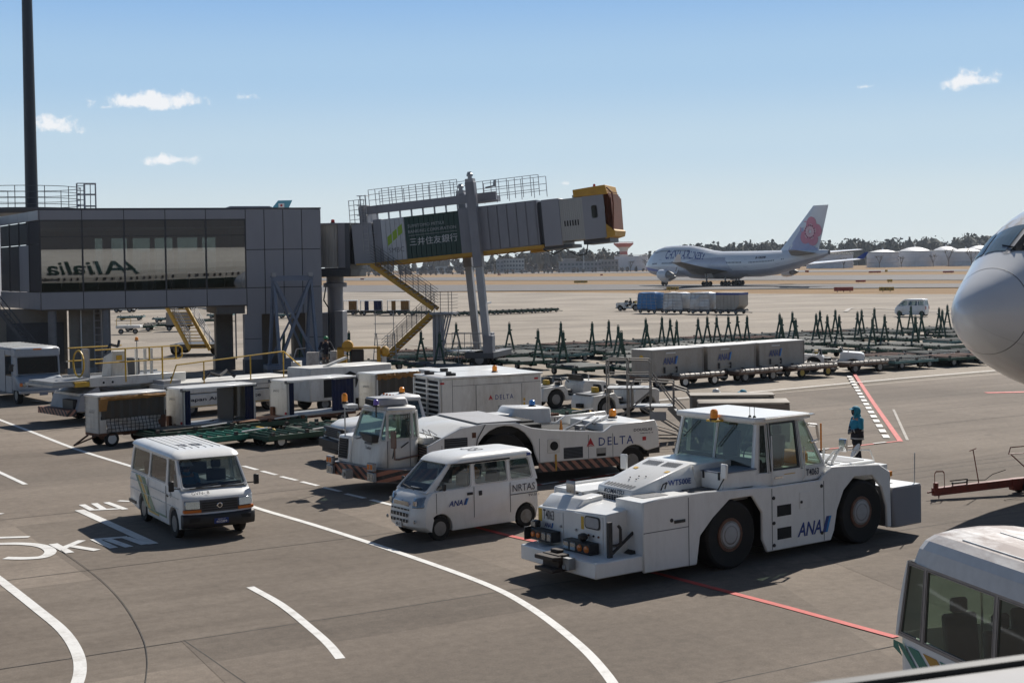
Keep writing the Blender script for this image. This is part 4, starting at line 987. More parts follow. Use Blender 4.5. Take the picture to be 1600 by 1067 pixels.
def mirror(parent, p, w, h, arm0, mat=WHITE, face=(1,0,0)):
    f = Vector(face).normalized(); sd_ = f.cross(Vector((0,0,1))).normalized(); p = Vector(p)
    def pt(a, b, c): return p + sd_ *a + Vector((0,0, b)) + f *c
    o = MB().hexa([pt(-w /2,-h /2,0), pt(w /2,-h /2,0), pt(w /2,-h /2,.06), pt(-w /2,-h /2,.06), pt(-w /2, h /2,0), pt(w /2, h /2,0), pt(w /2, h /2,.06), pt(-w /2, h /2,.06)]).build('mirror', mat, parent, bev=.018)
    MB().path([arm0, p - Vector((0,0, h *.3))],.014).build('arm', BLACK, o)
    MB().quad(pt(-w *.42,-h *.42,-.004), pt(w *.42,-h *.42,-.004), pt(w *.42, h *.42,-.004), pt(-w *.42, h *.42,-.004)).build('glass', MIRROR, o)
def wiper(parent, a, b): MB().path([a, b],.012,4).build('wiper', BLACK, parent)
def seat(parent, x, y, z, mat=SEAT):
    B(x - .25, x + .25, y - .25, y + .25, z, z + .14).build('seat', mat, parent, bev=.04)
    MB().prism([(x - .34, z + .1),(x - .22, z + .1),(x - .30, z + .75),(x - .40, z + .75)], y - .24, y + .24).build('seat_back', mat, parent, bev=.03)
    B(x - .40, x - .31, y - .12, y + .12, z + .76, z + .95).build('headrest', mat, parent, bev=.03)

tt = thing('tow_tractor', 'big white aircraft tow tractor with two huge front and rear wheels, T4063 on its nose', 'tow tractor',(3.543,29.73,0),216.2)
def flank(y0, y1):
    pl = [(2.38,.26),(2.38,1.62),(1.9,1.66),(.75,1.665),(-1.17,1.56),(-2.62,1.55),(-2.74,1.64),(-3.0,1.80),(-4.55,1.70),(-4.92,1.50),(-4.95,.27),
          (-4.80,.27),(-4.78,.75),(-4.62,1.18),(-4.30,1.48),(-3.72,1.50),(-3.38,1.25),(-3.16,.85),(-3.06,.42),(-2.95,.22),
          (-1.00,.22),(-.86,.5),(-.86,1.06),(-.58,1.43),(.06,1.43),(.52,1.12),(.88,.80),(.98,.24)]
    return MB().prism(pl, y0, y1)
flank(1.33,1.40).build('side_panel', WHITE, tt, bev=.02)
flank(-1.40,-1.33).build('side_panel', WHITE, tt, bev=.02)
MB().box(2.30,2.365,-1.33,-.5,.30,1.60).box(2.30,2.365,.57,1.33,.30,1.60).box(2.30,2.365,-.5,.57,.30,1.36).build('front_plate', WHITE, tt, kind='stuff')
MB().box(.95,2.36,-1.335,-.5,1.52,1.612).box(.95,2.36,.57,1.335,1.52,1.612).box(.95,1.945,-.5,.57,1.52,1.612).box(-1.1,.95,-1.335,1.335,1.50,1.575).box(-4.90,-2.75,-1.335,1.335,1.52,1.66).build('top_plate', WHITE, tt, kind='stuff')
MB().box(-2.95,-1.02,-1.32,1.32,.3,1.5).build('inner_frame', DARK, tt)
ch = MB().box(-4.9,2.2,-1.0,1.0,.45,1.30).box(2.0,2.36,-1.0,1.0,.3,1.3); ch.build('chassis', DARK, tt)
B(1.0,1.94,-1.0,1.0,1.30,1.60).build('front_deck', WHITE, tt)
B(-.85,1.0,-1.0,1.0,1.30,1.58).build('deck', GREYL, tt)
B(-4.9,-2.98,-1.0,1.0,1.30,1.72).build('rear_deck', WHITE, tt, bev=.02)
for x0, x1 in ((-3.9,-3.1),(-4.7,-4.1)): B(x0, x1,-.35,.85,1.721,1.73).build('vent_grille', GREYD, tt)
B(-.55,.65,.62,.98,1.585,1.60).build('vent_grille', GREYD, tt); B(1.35,2.0,.57,.98,1.613,1.622).build('vent_grille', GREYD, tt)
# panel seams, bolts and the dark step openings on the flank
for x in (-1.15,-2.73,1.2): B(x - .008, x + .008,1.401,1.404,.25,1.52 if x < 1 else 1.6).build('seam', GREYD, tt)
B(1.2,2.38,1.401,1.404,1.02,1.035).build('seam', GREYD, tt)
for z0, z1 in ((.92,1.15),(.44,.68)): B(-1.72,-1.30,1.37,1.4035, z0, z1).build('step_opening', DARK, tt)
for (x, z) in ((-1.2,1.32),(-1.2,.80),(-1.2,.34),(-2.66,1.42),(-2.66,.42),(1.65,1.2)): MB().lathe([(.04,0),(.034,.02)], 'y',(x,1.40, z),10).build('bolt', BLACK, tt)
B(1.3,1.58,1.40,1.42,1.13,1.19).build('handle', BLACK, tt)
hp = MB(); hp.box(-2.31,-1.98,1.401,1.412,1.01,1.36); hp.build('hatch', WHITE, tt, bev=.004); MB().lathe([(.03,0),(.03,.02)], 'y',(-2.02,1.41,1.15),8).build('lock', BLACK, tt)
logo_ana(tt,-1.90,1.402,.42,1.06,.34,(-1,0,0))
# wheels
for x in (0,-4.0):
    for s in (1,-1): wheel(tt, x, s *1.12,.70,.50,.335, s, RIM, bolts=12, dish=-.06)
RUSTR = M('rusty_ring',(.16,.075,.045),.7, grime=.5, gcol=(.05,.03,.02), scale=6)
for x in (0,-4.0): MB().lathe([(.345,1.322),(.34,1.345),(.285,1.35),(.275,1.33)], 'y',(x,0,.70),32).build('wheel_ring', RUSTR, tt)
for x in (0,-4.0): MB().lathe([(.285,1.33),(.25,1.30),(.24,1.36),(.05,1.37)], 'y',(x,0,.70),28).build('hub_cover', GREYL, tt)
# nose box with doors, lamps and bumper
nb_ = MB().hexa([(2.0,-1.27,.55),(2.9,-1.27,.55),(2.9,.9,.55),(2.0,.9,.55),(2.0,-1.27,1.52),(2.9,-1.27,1.28),(2.9,.9,1.38),(2.0,.9,1.46)])
nb_.build('nose_box', WHITE, tt, bev=.02)
MB().hexa([(2.1,-1.2,1.40),(2.86,-1.2,1.30),(2.86,-.12,1.33),(2.1,-.12,1.44),(2.1,-1.2,1.55),(2.62,-1.2,1.52),(2.62,-.12,1.53),(2.1,-.12,1.57)]).build('nose_cover', WHITE, tt, bev=.02)
for (y0, y1) in ((-1.2,-.42),(-.05,.82)):
    d = B(2.90,2.915, y0, y1,.66,1.25 if y0 < -.5 else 1.32).build('door', WHITE, tt, bev=.006)
    MB().tube((2.92, y1 - .05 if y0 < -.5 else y0 + .07,.98),(2.95, y1 - .05 if y0 < -.5 else y0 + .07,.98),.025,6).build('handle', STEEL, d)
wf = MB().lathe([(.02,0)], 'z'); wf = MB()
rr_ = []
for (cy, cz, a0) in ((.68,1.24,0),(.36,1.24,90),(.36,1.13,180),(.68,1.13,270)):
    for k in range(5):
        a = R(a0 + 22.5*k); rr_.append((cy + .07*math.cos(a), cz + .07*math.sin(a)))
MB().prism_x(rr_,2.915,2.935).build('window_seal', BLACK, tt)
MB().prism_x([(.52 + (y - .52)*.88,1.185 + (z - 1.185)*.8) for y, z in rr_],2.934,2.94).build('window', GREYL, tt)
text('T4063', INK, tt,(2.918,-1.06,1.06),(0,1,0),(0,0,1),.36,.20, bold=.01)
logo_ana(tt,2.918,-1.02,.90,.30,.11,(0,1,0))
B(2.915,2.919,-1.22,-1.10,1.0,1.26).build('sticker', YELLOW, tt); B(2.915,2.919,.16,.25,1.02,1.27).build('sticker', YELLOW, tt)
for y in (.40,.55,.70): MB().lathe([(.022,0),(.022,.02)], 'x',(2.915, y,.93),8).build('latch', BLACK if y == .55 else RUST, tt)
def lampbox(y0, y1, z0, z1, order):
    o = MB().box(2.93,3.16, y0, y1, z0, z1).build('lamp_housing', BLACK, tt, bev=.012)
    n = len(order); w = (y1 - y0)/n
    for i, c in enumerate(order):
        if c == 'w': B(3.155,3.175, y0 + w *i + .025, y0 + w *(i + 1) - .025, z0 + .035, z1 - .035).build('headlight', LENS, o, bev=.008)
        if c == 'o': MB().lathe([(w *.36,0),(w *.3,.03),(w *.1,.045)], 'x',(3.155, y0 + w *(i + .5),(z0 + z1)/2),12).build('indicator', AMBER, o)
lampbox(-1.18,-.48,.66,.88, 'oow' + 'w'); lampbox(-.12,.72,.60,.82, 'wwoo')
MB().prism_x([(-1.28,.64),(-1.25,.64),(-1.25,.9),(-1.28,.9)],2.93,3.25).build('guard', BLACK, tt)
B(3.0,3.14,-1.20,-1.02,.90,1.04).build('work_lamp', BLACK, tt, bev=.02); B(3.14,3.15,-1.18,-1.04,.92,1.02).build('lamp_glass', LENS, tt)
MB().lathe([(.05,0),(.10,.05),(.10,.12),(.04,.15)], 'z',(3.05,.38,.83),10).build('horn', BLACK, tt)
MB().prism_z([(2.3,-1.30),(3.46,-1.12),(3.52,0),(3.55,1.36),(2.3,1.36)],.30,.60).build('bumper', WHITE, tt, bev=.02)
for y in (-.72,-.32): B(3.05,3.3, y, y + .2,.601,.606).build('bumper_patch', GREYL, tt)
cp = MB().box(3.5,3.78,.02,.52,.34,.66).box(3.72,3.95,-.02,.56,.56,.64).box(3.72,3.95,-.02,.56,.34,.42).box(3.5,3.65,.10,.35,.66,.72); cp.build('tow_coupling', M('dark_coupling',(.04,.028,.022),.7, grime=.4), tt, bev=.015)
MB().tube((3.55,.60,.45),(3.72,.60,.45),.05,8).box(3.54,3.70,.56,.74,.40,.62).build('socket', STEEL, tt)
# black pipework guard at the side of the nose
g = MB(); g.bar((2.98,1.1,.42),(2.98,1.1,1.28),.1,.06).bar((2.18,1.1,.55),(2.18,1.1,1.30),.1,.06).box(1.98,2.92,1.0,1.2,.36,.56)
g.path([(2.95,1.1,.82),(2.78,1.12,.82),(2.74,1.14,.86),(2.74,1.14,1.14),(2.78,1.12,1.2)],.03,6).tube((2.9,1.02,.62),(2.0,1.08,1.24),.035,6).path([(2.1,1.15,1.3),(1.98,1.2,1.3),(1.92,1.22,1.2),(1.92,1.22,1.0),(2.05,1.2,.98)],.03,6)
g.build('guard_frame', BLACK, tt)
MB().hexa([(2.55,.92,.57),(2.0,.92,.57),(2.0,1.15,.57),(2.55,1.15,.57),(2.1,.92,.8),(2.0,.92,.8),(2.0,1.1,.8),(2.1,1.1,.8)]).build('bracket', BLACK, tt)
B(2.0,2.1,1.2,1.215,.62,.68).build('sticker', YELLOW, tt)
# hood with grilles
MB().hexa([(.2,-.95,1.56),(1.95,-.52,1.56),(1.95,.55,1.56),(.2,.62,1.56),(.2,-.95,2.05),(1.9,-.52,1.72),(1.9,.55,1.70),(.25,.5,2.09)]).build('hood', WHITE, tt, bev=.02)
B(-.85,.22,-.95,.55,1.56,2.06).build('hood_rear', WHITE, tt, bev=.02)
gr = MB()
for i in range(13): gr.box(1.955,1.965,-.46 + i *.08,-.455 + i *.08 + .012,1.40,1.565)
for i in range(4): gr.box(1.955,1.968,-.46,.52,1.41 + i *.045,1.418 + i *.045)
B(1.945,1.955,-.48,.52,1.36,1.57).build('grille_recess', DARK, tt); gr.build('grille', GREYL, tt)
text('KOMATSU', INK, tt,(1.952,-.28,1.59),(0,1,0),(-.31,0,1),.60,.095, bold=.02)
def on_hood(u, v): return lerp(lerp((1.9,-.52,1.72),(.2,-.95,2.05), u), lerp((1.9,.55,1.70),(.25,.5,2.09), u), v) + Vector((0,0,.006))
for (u0, u1, v0, v1) in ((.03,.13,.12,.92),(.80,.95,.12,.48),(.80,.95,.55,.9)):
    m = MB()
    for k in range(9):
        a, b = v0 + (v1 - v0)*k /9, v0 + (v1 - v0)*(k + .6)/9; m.quad(on_hood(u0, a), on_hood(u0, b), on_hood(u1, b), on_hood(u1, a))
    m.build('vent_slot', GREYD, tt)
for (u, v) in ((.62,.1),(.62,.85)): MB().quad(on_hood(u, v), on_hood(u, v + .09), on_hood(u + .06, v + .09), on_hood(u + .06, v)).build('sticker', YELLOW, tt)
for (u, v) in ((.25,.5),(.33,.42),(.30,.62),(.40,.55),(.42,.7)): o = MB().lathe([(.018,0),(.014,.02)], 'z', on_hood(u, v),6).build('bolt', BLACK, tt)
text('WT500E', NAVY, tt,(.98,.575,1.70),(-1,.03,0),(0,0,1),.62,.115, bold=.02)
MB().path([(1.2,.60,1.64),(1.15,.62,1.76),(1.05,.62,1.79),(1.1,.61,1.66)],.015).build('hook', BLACK, tt)
B(-.86,.10,.62,1.25,1.60,1.93).build('tool_box', WHITE, tt, bev=.015); B(-.87,.11,.61,1.26,1.93,1.955).build('tool_box_lid', BLUEG, tt, bev=.006)
for y in (.7,1.15): MB().box(.10,.125, y - .02, y + .02,1.80,1.96).build('latch', BLACK, tt)
mirror(tt,(.12,1.35,2.0),.20,.30,(.25,1.25,1.62), face=(1,-.2,0)); mirror(tt,(.55,-1.25,1.98),.18,.32,(.7,-1.2,1.6), face=(1,.2,0)); mirror(tt,(2.45,-.75,1.66),.30,.22,(2.3,-.5,1.55), GREYL, face=(-.5,0,1))
# cab: panels between the belt and the roof line
cab = MB().prism_z([(-.78,-1.22),(-2.95,-1.26),(-2.95,1.30),(-1.15,1.30),(-.78,1.22)],1.55,1.84); cab.build('cab_base', WHITE, tt, bev=.015)
zb, zt = 1.84,2.86
bl = [(-.82,-1.22, zb),(-.82,1.22, zb),(-1.2,1.3, zb),(-1.28,1.3, zb),(-2.12,1.3, zb),(-2.2,1.3, zb),(-2.9,1.3, zb),(-2.9,-1.26, zb)]
tl = [(-1.0,-1.12, zt),(-1.0,1.14, zt),(-1.2,1.2, zt),(-1.28,1.2, zt),(-2.08,1.2, zt),(-2.14,1.2, zt),(-2.36,1.2, zt),(-2.36,-1.16, zt)]
def mid(a, b, t=.5): return lerp(a, b, t)
ws0, ws1 = mid(bl[0], bl[1]), mid(tl[0], tl[1])
window(tt,(bl[0], ws0, ws1, tl[0]),(.09,.03,.05,.03), GL_GREEN, WHITE, corner=.04, name='windscreen_frame'); window(tt,(ws0, bl[1], tl[1], ws1),(.03,.09,.05,.03), GL_GREEN, WHITE, corner=.04, name='windscreen_frame')
window(tt,(bl[1], bl[2], tl[2], tl[1]),(.10,.04,.0,.05), GL_DARK, WHITE, name='quarter_window')
window(tt,(bl[3], bl[4], tl[4], tl[3]),(.05,.05,.06,.05), GL_GREEN, BLACK, corner=.03, name='door_window')
window(tt,(bl[2], bl[3], tl[3], tl[2]),(.01,.01,.01,.01), GL_DARK, WHITE, name='door_post'); window(tt,(bl[4], bl[5], tl[5], tl[4]),(.02,.02,.01,.01), GL_DARK, WHITE, name='door_post')
window(tt,(bl[5], bl[6], tl[6], tl[5]),(.04,.06,.05,.04), GL_GREEN, WHITE, name='rear_quarter_window')
window(tt,(bl[6], bl[7], tl[7], tl[6]),(.1,.1,.06,.05), GL_GREEN, WHITE, corner=.04, name='rear_window')
r0 = [(-.82,-1.26, zb),(-1.28,-1.28, zb),(-2.12,-1.28, zb),(-2.9,-1.26, zb)]; r1 = [(-1.0,-1.12, zt),(-1.28,-1.16, zt),(-2.08,-1.16, zt),(-2.36,-1.16, zt)]
for i in range(3): window(tt,(r0[i + 1], r0[i], r1[i], r1[i + 1]),(.05,.05,.05,.05), GL_GREEN, WHITE, name='side_window')
dr = B(-2.12,-1.28,1.295,1.315,1.56,1.86).build('door', WHITE, tt, bev=.005); MB().box(-1.55,-1.32,1.315,1.34,1.70,1.74).build('handle', CHROME, dr); B(-1.95,-1.62,1.316,1.319,1.755,1.77).build('sticker', YELLOW, dr)
rf = MB().prism_z([(-.88,-1.18),(-2.52,-1.24),(-2.52,1.26),(-1.15,1.28),(-.88,1.2)],2.86,2.98); rf.build('cab_roof', WHITE, tt, bev=.03)
B(-2.6,-1.1,1.20,1.30,2.93,2.96).build('rain_gutter', CHROME, tt)
text('87', INK, tt,(-2.15,-.45,2.982),(.0,1,0),(1,0,0),1.1,.62, bold=.01)
beacon(tt,(-.78,.12,2.90),.085,.20, ORANGE); MB().box(-.9,-.68,-.02,.28,2.84,2.88).build('beacon_bracket', YELLOW, tt)
for y in (.95,1.08): MB().tube((-1.0, y,2.98),(-1.0, y,3.22),.006,4).lathe([(.04,0),(.02,.04)], 'z',(-1.0, y,2.98),8).build('aerial', BLACK, tt)
wiper(tt,(-.97,-.55,2.80),(-.90,-.95,2.42)); wiper(tt,(-.97,.55,2.80),(-.88,.12,2.30))
text('T4063', INK, tt,(-2.28,1.316,1.66),(-1,0,0),(0,0,1),.40,.15, bold=.02)
MB().path([(-1.22,1.34,1.6),(-1.22,1.36,2.0),(-1.22,1.34,2.6)],.014).build('grab_rail', WHITE, tt); MB().path([(-2.2,1.32,1.6),(-2.2,1.36,1.7),(-2.2,1.34,2.3)],.014).build('grab_rail', WHITE, tt)
MB().path([(-2.35,1.25,2.75),(-2.6,1.34,2.72),(-2.66,1.34,2.4),(-2.5,1.27,2.35)],.03,6).build('grab_rail', CHROME, tt)
seat(tt,-1.75,.65,1.75); seat(tt,-1.75,-.65,1.75)
MB().prism([(-.95,1.84),(-1.25,1.84),(-1.15,2.1),(-.95,2.12)],-1.1,1.15).build('dashboard', BLACK, tt, bev=.03)
o = MB();
for k in range(16):
    a, b = 2*math.pi *k /16,2*math.pi *(k + 1)/16
    f_ = lambda q: Vector((-1.33 - .10*math.sin(q),.65 + .20*math.cos(q),2.17 + .17*math.sin(q))); o.tube(f_(a), f_(b),.014,5)
o.build('steering_wheel', BLACK, tt)
B(-2.75,-2.35,.35,1.0,1.86,2.12).build('orange_bag', ORANGE, tt, bev=.06)
# rear fender mirrors, lamps, counterweight
m = MB().path([(-3.62,.85,1.74),(-3.72,.9,1.95),(-3.86,.95,2.1)],.035,6).path([(-3.70,.6,1.74),(-3.75,.8,1.98),(-3.86,.95,2.05)],.03,6).path([(-3.5,.7,1.74),(-3.55,.7,2.08)],.025,6); m.build('mirror_stand', WHITE, tt)
B(-3.93,-3.83,.86,1.06,2.0,2.28).build('mirror', CHROME, tt, bev=.02)
m = MB().path([(-4.0,.95,2.02),(-4.6,1.1,1.98),(-4.75,1.1,1.72)],.015); m.build('mirror_arm', WHITE, tt)
o = MB().lathe([(.01,0),(.14,.02),(.18,.06)], 'z',(0,0,0),14).build('round_mirror', GREYL, tt); o.location = (-4.3,1.0,1.96); o.rotation_euler = (.5,.9,0)
B(-5.02,-4.93,1.2,1.38,1.38,1.50).build('rear_lamp', ORANGE, tt, bev=.01); B(-5.1,-4.95,1.1,1.25,1.25,1.45).build('rear_lamp', BLACK, tt)
MB().prism_z([(-4.98,-1.42),(-5.95,-1.42),(-5.95,1.44),(-5.12,1.44),(-4.98,1.40)],.24,1.12).build('counterweight', GREYP, tt, bev=.02)
B(-5.93,-4.98,-1.4,1.42,1.12,1.135).build('counterweight_top', WHITE, tt); B(-5.5,-5.2,.7,1.0,1.136,1.14).build('lifting_slot', DARK, tt)
MB().tube((-5.88,1.3,1.12),(-5.9,1.3,1.82),.014,5).build('marker_rod', STEEL, tt)

# ------------------------------------------------------------------ vans
def van(root, P, body=WHITE):
    hw, xs = P['hw'], P['arches']; r = P['ar']; z0 = P['z0']
    fr, rr = P['front'], P['rear']         # front: points from bottom to belt; rear: from belt to bottom
    pl = list(fr) + list(P['belt']) + list(rr)
    for cx in sorted(xs):
        pl += list(reversed([(cx + r *math.cos(a), P['wr'] + r *math.sin(a)) for a in [R(-14) + R(208)*i /12 for i in range(13)]]))
    x1 = max(p[0] for p in fr)
    def warp(x, y, z):
        t = abs(y)/hw
        if x > P['nose'] : x -= P['nosek']*t ** 3*(x - P['nose'] + .15)
        if x < P['tail']: x += .05*t ** 4
        w = 1 - P['tumble']*max(0, z - .75) ** 2 - .05*max(0,.55 - z)
        return (x, y *w, z)
    MB().prism(pl,-hw, hw,10, warp).build('body', body, root, bev=P.get('bev',.03), seg=2, auto=40)
    B(P['rear'][-1][0] + .3, fr[0][0] - .3,-hw *.72, hw *.72, z0 - .02, z0 + .35).build('floor_pan', DARK, root)
    for cx in xs:
        for s in (1,-1): wheel(root, cx, s *(hw - P['tw']*.55), P['wr'], P['tw'], P['rim'], s, bolts=5, dish=.03, holes=10)
    # greenhouse
    bz, tz = P['bz'], P['tz']
    b0, t0 = P['wsb'], P['wst']             # windscreen half (x, y) at belt and at roof
    window(root,((b0[0],-b0[1], b0[2]),(b0[0], b0[1], b0[2]),(t0[0], t0[1], tz),(t0[0],-t0[1], tz)),(.05,.05,.04,.04), GL_BLUE, body, corner=.08, name='windscreen_frame', panename='windscreen')
    sx, tx = P['sidex'], P['sidet']
    for s in (1,-1):
        ys = P['sy'] ; yt = P['ty']
        for i in range(len(sx) - 1):
            zA = b0[2] if i == 0 else bz
            qa = (sx[i], s *(ys if i else b0[1]), zA); qb = (sx[i + 1], s *ys, bz); qc = (tx[i + 1], s *yt, tz); qd = (tx[i], s *(yt if i else t0[1]), tz)
            mg = P['mg'][i]
            if s == 1: window(root,(qa, qb, qc, qd), mg, GL_VAN, body, corner=P.get('cr',.05), name='side_window')
            else: window(root,(qb, qa, qd, qc),(mg[1], mg[0], mg[2], mg[3]), GL_VAN, body, corner=P.get('cr',.05), name='side_window')
    e = sx[-1], tx[-1]
    window(root,((e[0], P['sy'], bz),(e[0],-P['sy'], bz),(e[1],-P['ty'], tz),(e[1], P['ty'], tz)),(.1,.1,.06,.06), GL_DARK, body, corner=.08, name='rear_window')
    # roof
    xf, xb, hy = P['roof']; rings = []
    for (ins, z) in P['crown']:
        ring = []; n = 6; cr = max(.05,.22 - ins *.3)
        for (cx, cy, a0) in ((xf - ins - cr, hy - ins *.8 - cr,0),(xb + ins + cr, hy - ins *.8 - cr,90),(xb + ins + cr,-(hy - ins *.8 - cr),180),(xf - ins - cr,-(hy - ins *.8 - cr),270)):
            for k in range(n):
                a = R(a0 + 90*k /(n - 1)); px_ = cx + cr *math.cos(a)
                if a0 in (0,270): px_ -= ins *P.get('fins',0)
                drop = P.get('droop',.0)*max(0,(px_ - (xf - .7))/.7) ** 2
                ring.append(Vector((px_, cy + cr *math.sin(a), z - drop)))
        rings.append(ring)
    MB().loft(rings).build('roof', body, root, auto=50)
    # interior
    MB().prism([(b0[0] - .08, bz - .05),(b0[0] - .55, bz - .05),(b0[0] - .5, bz + .06),(b0[0] - .25, bz + .1)],-hw + .12, hw - .12).build('dashboard', BLACK, root, bev=.02)
    B(P['rear'][0][0] + .1, b0[0] - .3,-hw + .1, hw - .1, z0 + .25, z0 + .32).build('cabin_floor', SEAT, root)
    for x in P['seats']:
        for y in (-hw *.5, hw *.5): seat(root, x, y, bz - .45)
HJ_P = dict(hw=.735, arches=(0,-2.45), ar=.335, wr=.27, tw=.16, rim=.165, z0=.24,
    front=[(.50,.26),(.63,.34),(.66,.52),(.62,.66),(.58,.86),(.46,1.0),(.30,1.10)], belt=[(-.1,1.12),(-2.78,1.14)], rear=[(-2.83,1.0),(-2.84,.45),(-2.80,.28)],
    nose=.2, nosek=.42, tail=-2.5, tumble=.10, bz=1.13, tz=1.71, wsb=(.32,.63,1.09), wst=(-.36,.56), sidex=(.32,-.93,-1.96,-2.80), sidet=(-.36,-.95,-1.96,-2.68), sy=.715, ty=.635,
    mg=[(.16,.06,.03,.07),(.06,.05,.05,.07),(.06,.14,.06,.07)], fins=1.6, roof=(-.31,-2.76,.70), crown=[(0.02,1.70),(0,1.735),(.03,1.79),(.09,1.84),(.22,1.87),(.45,1.885)], droop=.045, seats=(-.55,-1.4))
hj = thing('kei_van', 'small white van with NRTAS lettering driving ahead of the big tow tractor', 'van',(-2.1416,32.76,0),216.6)
van(hj, HJ_P)
# details
for s in (1,-1):
    h = MB().hexa([(.58, s *.42,.76),(.50, s *.66,.78),(.40, s *.70,.78),(.40, s *.42,.76),(.50, s *.40,.98),(.42, s *.62,1.02),(.30, s *.66,1.02),(.36, s *.40,.99)]); h.build('headlight', LENS, hj, bev=.015)
    MB().box(.52,.56, s *.5 - .05, s *.5 + .05,.82,.92).build('bulb', CHROME, hj)
    MB().lathe([(.045,0),(.03,.02)], 'x',(.60, s *.58,.47),10).build('fog_lamp', LENS, hj)
B(.575,.592,-.32,.32,.79,.90).build('chrome_strip', CHROME, hj, bev=.008)
logo_ana(hj,.585,.28 - .02,.83,.14,.05,(0,1,0))
for (z0, z1, w, x) in ((.70,.735,.36,.625),(.56,.64,.34,.655),(.43,.50,.34,.66)):
    g = B(x - .02, x + .006,-w, w, z0, z1).build('air_intake', BLACK, hj, bev=.006)
    m = MB();
    for k in range(5): m.box(x + .004, x + .012,-w + .1 + k *w *.4,-w + .115 + k *w *.4, z0, z1)
    m.build('grille_bar', WHITE, g)
B(.66,.675,-.12,.12,.31,.45).build('number_plate', WHITE, hj); text('40-11', INK, hj,(.678,-.09,.34),(0,1,0),(0,0,1),.18,.07, bold=.02)
MB().lathe([(.05,0),(.04,.012)], 'x',(.56,0,.87),12).build('badge', CHROME, hj)
for s in (1,-1):
    y = s *.738
    B(-.94,-.93, y - .004, y + .004,.42,1.12).build('door_seam', GREYD, hj); B(-1.98,-1.97, y - .004, y + .004,.42,1.12).build('door_seam', GREYD, hj); B(.10,.11, y - .006, y + .002,.62,1.08).build('door_seam', GREYD, hj)
    B(-2.80,-1.98, y - .004, y + .006,.815,.835).build('slide_rail', GREYD, hj)
    B(-.90,-.74, y - .01, y + .018,.95,1.01).build('door_handle', BLACK if s > 0 else BLACK, hj, bev=.01); B(-1.16,-1.07, y - .01, y + .018,.91,1.02).build('door_handle', BLACK, hj, bev=.01)
    MB().prism([(-.35,1.655),(-2.0,1.665),(-2.0,1.70),(-.42,1.69)], s *.66 - .04, s *.66 + .045).build('window_visor', DARK, hj)
logo_ana(hj,-.22,.741,.74,.56,.15,(-1,0,0))
text('NRTAS', INK, hj,(-2.04,.741,.885),(-1,0,0),(0,0,1),.66,.17, bold=.0)
text('TV-511', INK, hj,(-2.50,.741,.735),(-1,0,0),(0,0,1),.32,.055, bold=.01)
text('28', INK, hj,(-1.62,-.25,1.893),(0,1,0),(1,0,0),.5,.42, bold=-.005)
B(-2.62,-2.50,.672,.70,1.70,1.77).build('roof_sticker', NAVY, hj)
mirror(hj,(-.05,.86,1.22),.10,.16,(.02,.73,1.14), BLACK)
mirror(hj,(-.05,-.86,1.22),.10,.16,(.02,-.73,1.14), BLACK)
B(.02,.22,-.15,.25,1.155,1.165).build('paper', WHITE, hj); wiper(hj,(.30,.1,1.115),(.22,-.5,1.18)); wiper(hj,(.30,-.3,1.115),(.24,.3,1.17))
B(-2.5,-2.05,-.5,.4,.7,1.2).build('white_crate', WHITE2, hj, bev=.02); B(-1.5,-1.15,-.2,.25,1.2,1.48).build('orange_vest', ORANGE, hj, bev=.08)

HA_P = dict(hw=.845, arches=(-.12,-2.72), ar=.40, wr=.325, tw=.19, rim=.19, z0=.28,
    front=[(.60,.30),(.74,.32),(.76,.62),(.72,.66),(.70,.98),(.62,1.05),(.36,1.16)], belt=[(-.2,1.17),(-3.86,1.13)], rear=[(-3.92,1.0),(-3.95,.45),(-3.92,.32)],
    nose=.3, nosek=.22, tail=-3.4, tumble=.10, bz=1.15, tz=1.83, wsb=(.40,.80,1.17), wst=(-.17,.735), sidex=(.40,-.66,-2.18,-3.88), sidet=(-.17,-.72,-2.16,-3.74), sy=.825, ty=.755,
    mg=[(.18,.07,.02,.06),(.12,.08,.05,.08),(.08,.16,.05,.08)], cr=.07, fins=1.0, roof=(-.08,-3.86,.815), crown=[(.02,1.82),(0,1.845),(.03,1.895),(.10,1.94),(.24,1.968),(.5,1.98)], droop=.03, seats=(-.45,-1.9,-2.8))
ha = thing('minibus_van', 'white van with green and yellow side bands driving over the painted speed limit', 'van',(-7.20,33.39,0),-60)
van(ha, HA_P)
MB().prism([(.62,.30),(.80,.32),(.83,.44),(.82,.60),(.70,.64),(.62,.62)],-.86,.86,8, lambda x, y, z: (x - .12*abs(y /.86) ** 3, y, z)).build('bumper', BLACK, ha, bev=.02)
B(.735,.80,-.72,.72,.47,.56).build('bumper_slot', DARK, ha)
MB().prism([(.66,.66),(.735,.66),(.715,.94),(.66,.96)],-.47,.47,6, lambda x, y, z: (x - .07*abs(y /.8) ** 3, y, z)).build('grille_panel', GREYD, ha)
m = MB()
for k in range(4): m.box(.71,.742,-.42,.42,.70 + k *.055,.725 + k *.055)
m.build('grille_bar', BLACK, ha)
